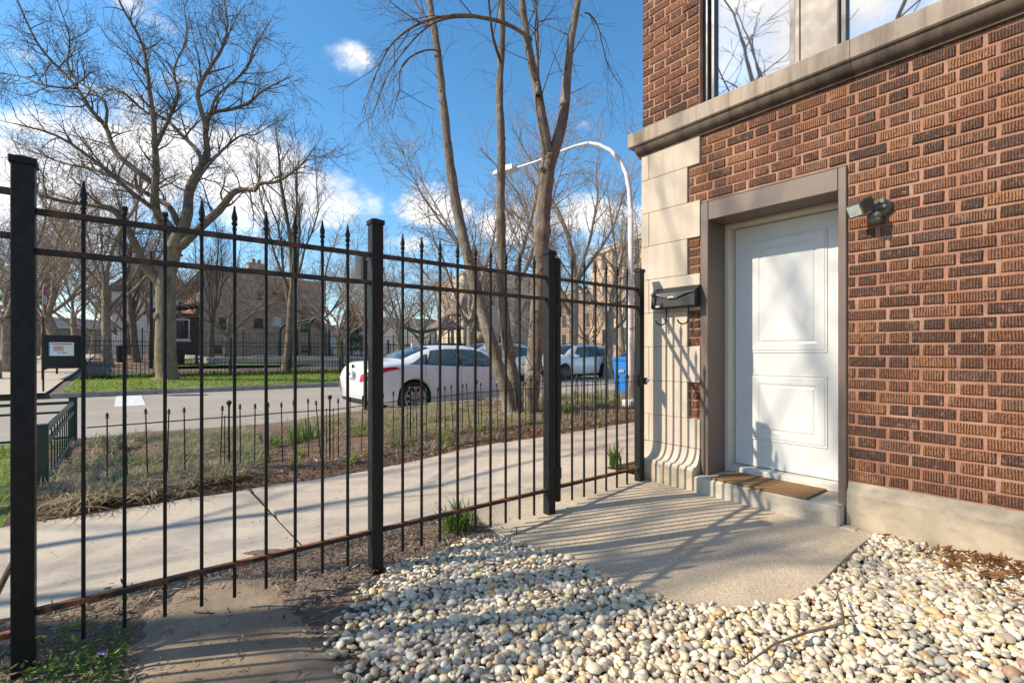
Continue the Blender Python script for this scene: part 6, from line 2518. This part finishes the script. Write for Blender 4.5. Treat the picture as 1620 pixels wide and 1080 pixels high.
# ================================================================ cars
class CarShape:
    def __init__(s, prof, wheels, L_, wr=.335):
        s.p = {k: (np.array([a for a, _ in v]), np.array([b for _, b in v])) for k, v in prof.items()}
        s.wheels, s.L, s.wr = wheels, L_, wr

    def f(s, k, x):
        xs, ys = s.p[k]
        # smooth between the given stations
        i = int(np.clip(np.searchsorted(xs, x) - 1, 0, len(xs) - 2))
        t = min(1, max(0, (x - xs[i]) / (xs[i + 1] - xs[i])))

        def slope(j):
            if j <= 0 or j >= len(xs) - 1:
                return 0 if len(xs) < 3 else ((ys[1] - ys[0]) / (xs[1] - xs[0]) if j <= 0 else (ys[-1] - ys[-2]) / (xs[-1] - xs[-2]))
            a = (ys[j] - ys[j - 1]) / (xs[j] - xs[j - 1])
            b = (ys[j + 1] - ys[j]) / (xs[j + 1] - xs[j])
            return 0 if a * b <= 0 else 2 * a * b / (a + b)
        h = xs[i + 1] - xs[i]
        m0, m1 = slope(i) * h, slope(i + 1) * h
        return ys[i] * (2 * t ** 3 - 3 * t ** 2 + 1) + m0 * (t ** 3 - 2 * t ** 2 + t) + ys[i + 1] * (-2 * t ** 3 + 3 * t ** 2) + m1 * (t ** 3 - t ** 2)

    def ring(s, x):
        zt, zb, wb, wt = s.f('top', x), s.f('belt', x), s.f('wb', x), s.f('wt', x)
        zs = s.f('sill', x)
        for xw in s.wheels:
            d = abs(x - xw)
            ra = s.wr + .045
            if d < ra:
                zs = max(zs, s.wr + math.sqrt(ra * ra - d * d))
        zb = min(zb, zt - .02)
        z1 = max(zs + .02, min(.36, zb - .2))
        z2 = max(zs + .05, min(.58, zb - .12))
        z3 = max(z2 + .02, zb - .11)
        zg = zt - .055 * min(1, (zt - zb) / .2)
        return [(wb * .93, zs), (wb * .985, z1), (wb, z2), (wb * .992, z3), (wb * .962, zb), ((wb * .962 + wt) / 2 + .015, (zb + zg) / 2), (wt, zg), (wt * .74, zt - .012), (0, zt)]

    def at(s, x, u):
        """u: 0 on the centre line of the roof, 8 at the sill; negative on the other side"""
        r = s.ring(x)
        v = 8 - abs(u)
        i = min(7, int(v))
        t = v - i
        y = r[i][0] + (r[i + 1][0] - r[i][0]) * t
        z = r[i][1] + (r[i + 1][1] - r[i][1]) * t
        # both ends lean: the bumper stands out below the boot lid and the bonnet edge
        if x < .9:
            x = x + .15 * (1 - x / .9) ** 2 * min(1.6, abs(z - .62) / .42) ** 1.6
        if x > s.L - .6:
            x = x - .10 * (1 - (s.L - x) / .6) ** 2 * min(1.6, abs(z - .52) / .35) ** 1.6
        return Vector((x, y if u > 0 else -y, z))

    def body(s):
        xs = sorted(set([round(v, 4) for v in np.linspace(0, s.L, 110)] + [round(xw + d, 4) for xw in s.wheels for d in np.linspace(-s.wr - .046, s.wr + .046, 25)]))
        us = [-8, -7, -6, -5, -4, -3, -2, -1, 0, 1, 2, 3, 4, 5, 6, 7, 8]
        mb = MB()
        vs = [s.at(x, u) for x in xs for u in us]
        n = len(us)
        fs = [(i * n + j, i * n + j + 1, (i + 1) * n + j + 1, (i + 1) * n + j) for i in range(len(xs) - 1) for j in range(n - 1)]
        fs.append(tuple(range(n)))
        fs.append(tuple((len(xs) - 1) * n + j for j in reversed(range(n))))
        return mb.add(vs, fs)

    def patch(s, c, off=.005, nx=14, nu=6, mb=None, rnd=0.0):
        """a panel lying on the shell; corners (x,u): rear-low, front-low, front-high, rear-high"""
        mb = mb or MB()
        vs = []
        for j in range(nu + 1):
            for i in range(nx + 1):
                a, b = i / nx, j / nu
                x = (c[0][0] * (1 - a) + c[1][0] * a) * (1 - b) + (c[3][0] * (1 - a) + c[2][0] * a) * b
                u = (c[0][1] * (1 - a) + c[1][1] * a) * (1 - b) + (c[3][1] * (1 - a) + c[2][1] * a) * b
                p = s.at(x, u)
                e = .01
                tx = s.at(min(s.L, x + e), u) - s.at(max(0, x - e), u)
                tu = s.at(x, u + e if abs(u + e) <= 8 else u) - s.at(x, u - e if abs(u - e) <= 8 else u)
                nn = tu.cross(tx)
                if nn.length < 1e-9:
                    nn = Vector((0, 0, 1))
                nn.normalize()
                cen = Vector((p.x, 0, .7))
                if nn.dot(p - cen) < 0:
                    nn = -nn
                vs.append(p + nn * off)
        n = nx + 1
        fs = [(j * n + i, j * n + i + 1, (j + 1) * n + i + 1, (j + 1) * n + i) for j in range(nu) for i in range(nx)]
        return mb.add(vs, fs)


def make_car(shape, label, loc, rz, paint, spec, cat='car', group='cars parked along the road', dark_rim=False):
    t = thing('parked_car', loc, label, cat, group, rz)
    O = (0, 0, 0)

    def P(mb, name, m, parent=None, smooth=False):
        return mb.part(name, m, parent or t, smooth, O)
    body = P(shape.body(), 'body', M[paint], None, True)
    under = MB()
    under.box((.25, -.72, .2), (shape.L - .3, .72, .62))
    P(under, 'underbody', M['car_black'])
    for side in (-1, 1):
        for (nm, c) in spec['side_windows']:
            cc = [(x, u * side) for x, u in c]
            f = P(shape.patch([(cc[0][0] - .04, cc[0][1] + .12 * side), (cc[1][0] + .05, cc[1][1] + .12 * side), (cc[2][0] + .03, cc[2][1] - .09 * side), (cc[3][0] - .03, cc[3][1] - .09 * side)], .004), 'window', M['car_black'], None, True)
            P(shape.patch(cc, .008), 'pane', M['car_side_glass'], f, True)
        for xx in spec['handles']:
            p = shape.at(xx, 4.55 * side)
            P(MB().cbox((xx - .10, p.y - .012, p.z - .012), (xx + .10, p.y + .018 * side if side > 0 else p.y + .012, p.z + .012), .005) if side > 0 else MB().cbox((xx - .10, p.y - .020, p.z - .012), (xx + .10, p.y + .01, p.z + .012), .005), 'door_handle', M[paint])
        for xx, u0, u1 in spec['seams']:
            P(shape.patch([(xx - .004, u0 * side), (xx + .004, u0 * side), (xx + .004, u1 * side), (xx - .004, u1 * side)], .003, 1, 8), 'door_seam', M['car_black'])
        c = [(x, u * side) for x, u in spec['tail']]
        tl = P(shape.patch(c, .008), 'tail_light', M['tail_red'], None, True)
        c = [(x, u * side) for x, u in spec['tail_in']]
        P(shape.patch(c, .011, 6, 3), 'lens', M['tail_clear'], tl, True)
        c = [(x, u * side) for x, u in spec['head']]
        P(shape.patch(c, .008), 'headlight', M['tail_clear'], None, True)
        p = shape.at(spec['mirror'], 4 * side)
        mm = MB().cbox((p.x - .1, p.y + (.0 if side > 0 else -.2), p.z + .0), (p.x + .08, p.y + (.2 if side > 0 else .0), p.z + .14), .03)
        P(mm, 'wing_mirror', M[paint], None, True)
        for xw in shape.wheels:
            yw = shape.f('wb', xw) * side
            r = shape.wr
            y0 = yw - .02 * side
            wm = MB().lathe([(.0, -.0), (r * .62, -.0), (r * .70, .004), (r * .97, .0), (r, -.03), (r, -.17), (r * .95, -.2), (0, -.2)], (0, 0, 0), 28, 'y',
                            Matrix.Translation((xw, y0, r)) @ Matrix.Scale(side, 4, (0, 1, 0)))
            w = P(wm, 'wheel', M['tyre'], None, True)
            rm = MB()
            rm.lathe([(r * .60, .0025), (r * .66, .012), (r * .70, .012), (r * .71, .0025)], (0, 0, 0), 28, 'y', Matrix.Translation((xw, y0, r)) @ Matrix.Scale(side, 4, (0, 1, 0)))
            for q in range(spec['spokes']):
                a = q * 2 * math.pi / spec['spokes']
                m = Matrix.Translation((xw, y0, r)) @ Matrix.Scale(side, 4, (0, 1, 0)) @ Matrix.Rotation(a, 4, 'Y')
                rm.prism([(-.034, r * .12), (.034, r * .12), (.024, r * .64), (-.024, r * .64)], .003, .016, 'y', m)
            rm.lathe([(0, .002), (r * .17, .002), (r * .17, .018), (0, .022)], (0, 0, 0), 14, 'y', Matrix.Translation((xw, y0, r)) @ Matrix.Scale(side, 4, (0, 1, 0)))
            P(rm, 'rim', M['rim_dark' if dark_rim else 'rim'], w)
    for nm, c in (('rear_window', spec['rear_window']), ('windscreen', spec['windscreen'])):
        f = P(shape.patch(c, .006, 10, 16), nm, M['car_glass'], None, True)
    zp = spec['plate']
    P(MB().cbox((.012, -.155, zp - .08), (.05, .155, zp + .08), .004), 'number_plate', M['sign_white'])
    pl_ = MB().box((.009, -.11, zp - .03), (.0115, .11, zp + .03))
    P(pl_, 'plate_print', M['print_blue'], bpy.data.objects[t.children[-1].name])
    P(MB().cbox((.075, -.60, .27), (.30, .60, .39), .03), 'rear_bumper_trim', M['car_black'])
    P(MB().cbox((shape.L - .16, -.55, .30), (shape.L + .006, .55, .50), .03), 'grille', M['car_black'])
    if 'badge' in spec:
        P(MB().lathe([(.05, 0), (.05, .004), (.038, .004), (.038, 0)], (0, 0, 0), 14, 'x', Matrix.Translation((spec['badge'][0], 0, spec['badge'][1])) @ Matrix.Scale(-1, 4, (1, 0, 0)) @ Matrix.Diagonal((1, 1.4, .9, 1))), 'badge', M['chrome'])
    if 'extra' in spec:
        spec['extra'](P, shape)
    return t


def fin(P, s):
    P(MB().prism([(1.42, 1.40), (1.66, 1.43), (1.50, 1.49), (1.43, 1.485)], -.02, .02, 'y'), 'roof_fin', M['car_white'])


SEDAN = CarShape({
    'top': [(0, .98), (.10, 1.075), (.32, 1.105), (.62, 1.12), (.80, 1.145), (1.2, 1.295), (1.62, 1.415), (2.05, 1.445), (2.5, 1.44), (2.95, 1.375), (3.35, 1.215), (3.72, 1.045), (4.2, .975), (4.6, .87), (4.80, .74), (4.88, .60)],
    'belt': [(0, .86), (.3, 1.0), (.8, 1.025), (1.4, 1.005), (2.2, .97), (3.4, .945), (3.9, .92), (4.4, .84), (4.75, .70), (4.88, .56)],
    'wb': [(0, .56), (.03, .66), (.10, .76), (.25, .85), (.5, .90), (1.05, .92), (2.4, .915), (3.8, .92), (4.3, .89), (4.6, .80), (4.8, .66), (4.88, .52)],
    'wt': [(0, .48), (.03, .56), (.12, .66), (.6, .70), (.85, .66), (1.3, .585), (1.8, .565), (2.5, .575), (3.0, .605), (3.5, .66), (3.9, .70), (4.5, .62), (4.88, .42)],
    'sill': [(0, .34), (.25, .26), (.7, .22), (4.2, .22), (4.88, .26)]}, (1.06, 3.88), 4.88, .34)
sedan_spec = dict(
    side_windows=[('q', [(0.98, 3.72), (1.30, 3.80), (1.42, 2.60), (1.34, 2.65)]), ('r', [(1.36, 3.82), (2.12, 3.86), (2.10, 2.28), (1.58, 2.32)]), ('f', [(2.22, 3.86), (3.30, 3.90), (2.86, 2.36), (2.18, 2.26)])],
    handles=[1.62, 2.55], seams=[(2.17, 2.1, 7.6), (3.30, 4.0, 7.6), (1.30, 4.1, 5.6)],
    tail=[(.004, 5.35), (.74, 4.75), (.62, 4.3), (.004, 4.25)], tail_in=[(.06, 5.0), (.30, 4.85), (.26, 4.5), (.06, 4.55)],
    head=[(4.40, 4.6), (4.82, 4.9), (4.80, 4.2), (4.36, 4.1)], mirror=3.18,
    rear_window=[(.86, -1.75), (.86, 1.75), (1.56, 1.75), (1.56, -1.75)], windscreen=[(3.66, -1.85), (3.66, 1.85), (2.92, 1.8), (2.92, -1.8)],
    plate=.84, spokes=10, badge=(.10, .99), extra=fin)
make_car(SEDAN, 'white sedan parked at the near kerb beside the slender trunks, rear towards the yard', (3.62, 9.97, -.137), 0, 'car_white', sedan_spec)

SUV = CarShape({
    'top': [(0, .95), (.05, 1.12), (.16, 1.30), (.42, 1.56), (.7, 1.64), (1.3, 1.685), (2.1, 1.69), (2.7, 1.64), (3.1, 1.50), (3.55, 1.20), (3.75, 1.12), (4.3, 1.04), (4.55, .92), (4.68, .70)],
    'belt': [(0, .88), (.2, 1.10), (.6, 1.12), (1.5, 1.07), (3.2, 1.03), (3.8, 1.0), (4.4, .90), (4.68, .64)],
    'wb': [(0, .72), (.08, .82), (.3, .89), (.9, .93), (2.4, .92), (3.7, .93), (4.2, .89), (4.5, .78), (4.68, .60)],
    'wt': [(0, .68), (.15, .70), (.5, .64), (1.2, .61), (2.2, .61), (3.0, .64), (3.5, .70), (4.0, .74), (4.5, .62), (4.68, .5)],
    'sill': [(0, .40), (.4, .30), (.9, .27), (3.8, .27), (4.68, .32)]}, (.92, 3.68), 4.68, .36)


def rails(P, s):
    for sd in (-1, 1):
        P(MB().tube([(.7, sd * .62, 1.66), (1.0, sd * .60, 1.70), (2.3, sd * .60, 1.71), (2.7, sd * .60, 1.64)], .016, 6), 'roof_rail', M['car_black'])


suv_spec = dict(
    side_windows=[('q', [(.50, 3.75), (.98, 3.80), (1.02, 2.55), (.66, 2.6)]), ('r', [(1.08, 3.82), (1.95, 3.86), (1.93, 2.35), (1.12, 2.4)]), ('f', [(2.05, 3.86), (3.10, 3.90), (2.62, 2.40), (2.02, 2.35)])],
    handles=[1.45, 2.4], seams=[(2.0, 2.1, 7.6), (3.12, 4.0, 7.6), (1.03, 4.0, 5.6)],
    tail=[(.02, 4.9), (.42, 4.6), (.40, 3.95), (.03, 4.1)], tail_in=[(.05, 4.7), (.18, 4.6), (.18, 4.25), (.05, 4.3)],
    head=[(4.22, 4.6), (4.62, 4.9), (4.60, 4.25), (4.18, 4.1)], mirror=3.0,
    rear_window=[(.13, -1.8), (.13, 1.8), (.46, 1.75), (.46, -1.75)], windscreen=[(3.54, -1.85), (3.54, 1.85), (2.78, 1.8), (2.78, -1.8)],
    plate=.92, spokes=10, extra=rails)
make_car(SUV, 'white sport utility car across the road, half hidden behind the white sedan', (14.35, 16.95, -.13), math.pi, 'car_white', suv_spec)
make_car(SUV, 'white wagon with dark wheels across the road, seen through the gate', (19.65, 17.1, -.13), math.pi + .01, 'car_white', suv_spec, dark_rim=True)
make_car(SEDAN, 'dark grey sedan parked behind the white wagon across the road', (25.4, 17.2, -.13), math.pi, 'car_grey', sedan_spec, dark_rim=True)
make_car(SUV, 'silver car far up the cross street at the left edge', (-8.2, 33.0, .35), math.pi / 2, 'car_silver', suv_spec)
make_car(SUV, 'dark car farther along the road, right of the dark grey sedan', (31.6, 17.1, -.13), math.pi, 'car_grey', suv_spec)

# ================================================================ street furniture
bp_ = Vector((10.08, 8.0, gz(9.8) - .01))
bn = thing('recycling_bin', bp_, 'tall blue wheeled recycling bin standing at the kerb behind the lamp post', 'bin', rz=math.radians(8))
bn.scale = (.76, .76, .85)
O = (0, 0, 0)
b = MB()
lo, hi = (.22, .25), (.29, .33)
b.add([(-lo[0], -lo[1], .03), (lo[0], -lo[1], .03), (lo[0], lo[1], .03), (-lo[0], lo[1], .03), (-hi[0], -hi[1], 1.0), (hi[0], -hi[1], 1.0), (hi[0], hi[1], 1.0), (-hi[0], hi[1], 1.0)],
      [(0, 3, 2, 1), (0, 1, 5, 4), (1, 2, 6, 5), (2, 3, 7, 6), (3, 0, 4, 7), (4, 5, 6, 7)])
b.part('body', M['bin_blue'], bn, False, O)
MB().cbox((-.315, -.355, .965), (.315, .355, 1.0), .01).part('rim', M['bin_blue'], bn, False, O)
MB().cbox((-.325, -.365, 1.002), (.325, .365, 1.05), .02).cbox((-.24, -.27, 1.0505), (.24, .27, 1.075), .015).part('lid', M['bin_blue'], bn, False, O)
MB().tube([(.30, -.25, .97), (.40, -.25, 1.0), (.40, .25, 1.0), (.30, .25, .97)], .018, 7).part('handle', M['bin_blue'], bn, False, O)
for s in (-1, 1):
    MB().lathe([(.0, -.03), (.12, -.03), (.13, 0), (.12, .03), (0, .03)], (.22, s * .29, .13), 16, 'y').part('wheel', M['tyre'], bn, False, O)
MB().box((-.30, -.10, .62), (-.2685, .10, .70)).part('emblem', M['print_grey'], bn, False, O)

# street lamp
LP = Vector((7.46, 5.81, gz(7.4) + .02))
lp = thing('street_lamp', LP, 'pale galvanised street lamp with a curved arm reaching over the road', 'street lamp')
pts = []
for px, py in ((998, 330), (996, 300), (991, 275), (981, 254), (966, 238), (948, 229), (930, 226), (910, 231), (886, 240), (850, 255), (815, 266)):
    r = (px - 810) / 774.
    k = LP.x / (FWD[0] + RGT[0] * r)
    pts.append(Vector((LP.x, FWD[1] * k + RGT[1] * r * k, CAM_H + (558 - py) / 774 * k)))
pole = [LP + Vector((0, 0, -.1)), LP + Vector((0, 0, .9)), LP + Vector((0, 0, 2.2)), Vector((LP.x, LP.y, pts[0].z))]
MB().tube(pole, [.068, .065, .06, .050], 14).part('pole', M['galv'], lp, True)
ap = [Vector((LP.x, LP.y, pts[0].z - .01))] + [Vector((LP.x, p.y - (pts[0].y - LP.y) * max(0, 1 - i / 3), p.z)) for i, p in enumerate(pts)]
MB().tube(ap, [.050] + [.048 - .0026 * i for i in range(len(pts))], 12).part('arm', M['galv'], lp, True)
e = pts[-1]
MB().prism([(e.y - .05, e.z - .05), (e.y + .35, e.z - .01), (e.y + .75, e.z + .02), (e.y + .72, e.z + .09), (e.y + .3, e.z + .13), (e.y - .05, e.z + .06)], e.x - .14, e.x + .14, 'x').part('lamp_housing', M['galv'], lp)
MB().cbox((LP.x - .12, LP.y - .12, LP.z - .05), (LP.x + .12, LP.y + .12, LP.z + .12), .02).part('base_plate', M['galv'], lp)
MB().lathe([(.064, -.02), (.070, -.018), (.070, .018), (.064, .02)], (LP.x, LP.y, 2.62), 12).part('clamp_band', M['galv'], lp)
MB().cbox((LP.x - .01, LP.y - .30, 2.60), (LP.x + .02, LP.y - .07, 2.645), .004).part('bracket', M['galv'], lp)
for z0, z1, mt in ((1.555, 1.60, 'print_grey'), (1.42, 1.53, 'sign_white'), (1.30, 1.36, 'sign_white')):
    mb = MB()
    n = 6
    vs = []
    for i in range(n + 1):
        a = math.radians(195 + 80 * i / n)
        vs += [(LP.x + .0655 * math.cos(a), LP.y + .0655 * math.sin(a), z0), (LP.x + .0655 * math.cos(a), LP.y + .0655 * math.sin(a), z1)]
    mb.add(vs, [(2 * i, 2 * i + 2, 2 * i + 3, 2 * i + 1) for i in range(n)])
    mb.part('sticker', M[mt], lp)

# street sign with its back to the yard
SP = Vector((3.40, 8.5, -.0))
ss = thing('street_sign', SP, 'plain pale metal street sign on a dark post, seen behind the second iron fence post', 'sign')
MB().cbox((SP.x - .028, SP.y - .03, -.1), (SP.x + .028, SP.y + .03, 2.93), .004).part('post', M['thin_iron'], ss)
m = Matrix.Translation((SP.x, SP.y + .032, 0)) @ Matrix.Rotation(math.radians(20), 4, 'Z')
MB().cbox((-.215, 0.004, 2.41), (.215, .010, 2.91), .002, m).part('sign_plate', M['sign_back'], ss)
MB().lathe([(.014, -.0), (.014, .012), (0, .014)], (0, 0, 0), 8, 'y', Matrix.Translation((SP.x, SP.y - .030, 2.8)) @ Matrix.Scale(-1, 4, (0, 1, 0))).part('bolt', M['galv'], ss)
# yellow hydrant and marker post up the cross street
hd_ = from_depth(92, 30, 0)
hd_.z = terrain(hd_.x, hd_.y)
hy_ = thing('hydrant', hd_, 'small yellow fire hydrant far off by the cross street path', 'hydrant')
MB().lathe([(.16, 0), (.16, .06), (.12, .08), (.12, .55), (.15, .58), (.15, .62), (.1, .74), (.03, .8), (0, .81)], hd_, 12).part('body', M['yellow'], hy_, True)
MB().lathe([(0, -.2), (.06, -.2), (.06, .2), (0, .2)], (hd_.x, hd_.y, hd_.z + .45), 10, 'x').part('nozzle', M['yellow'], hy_)
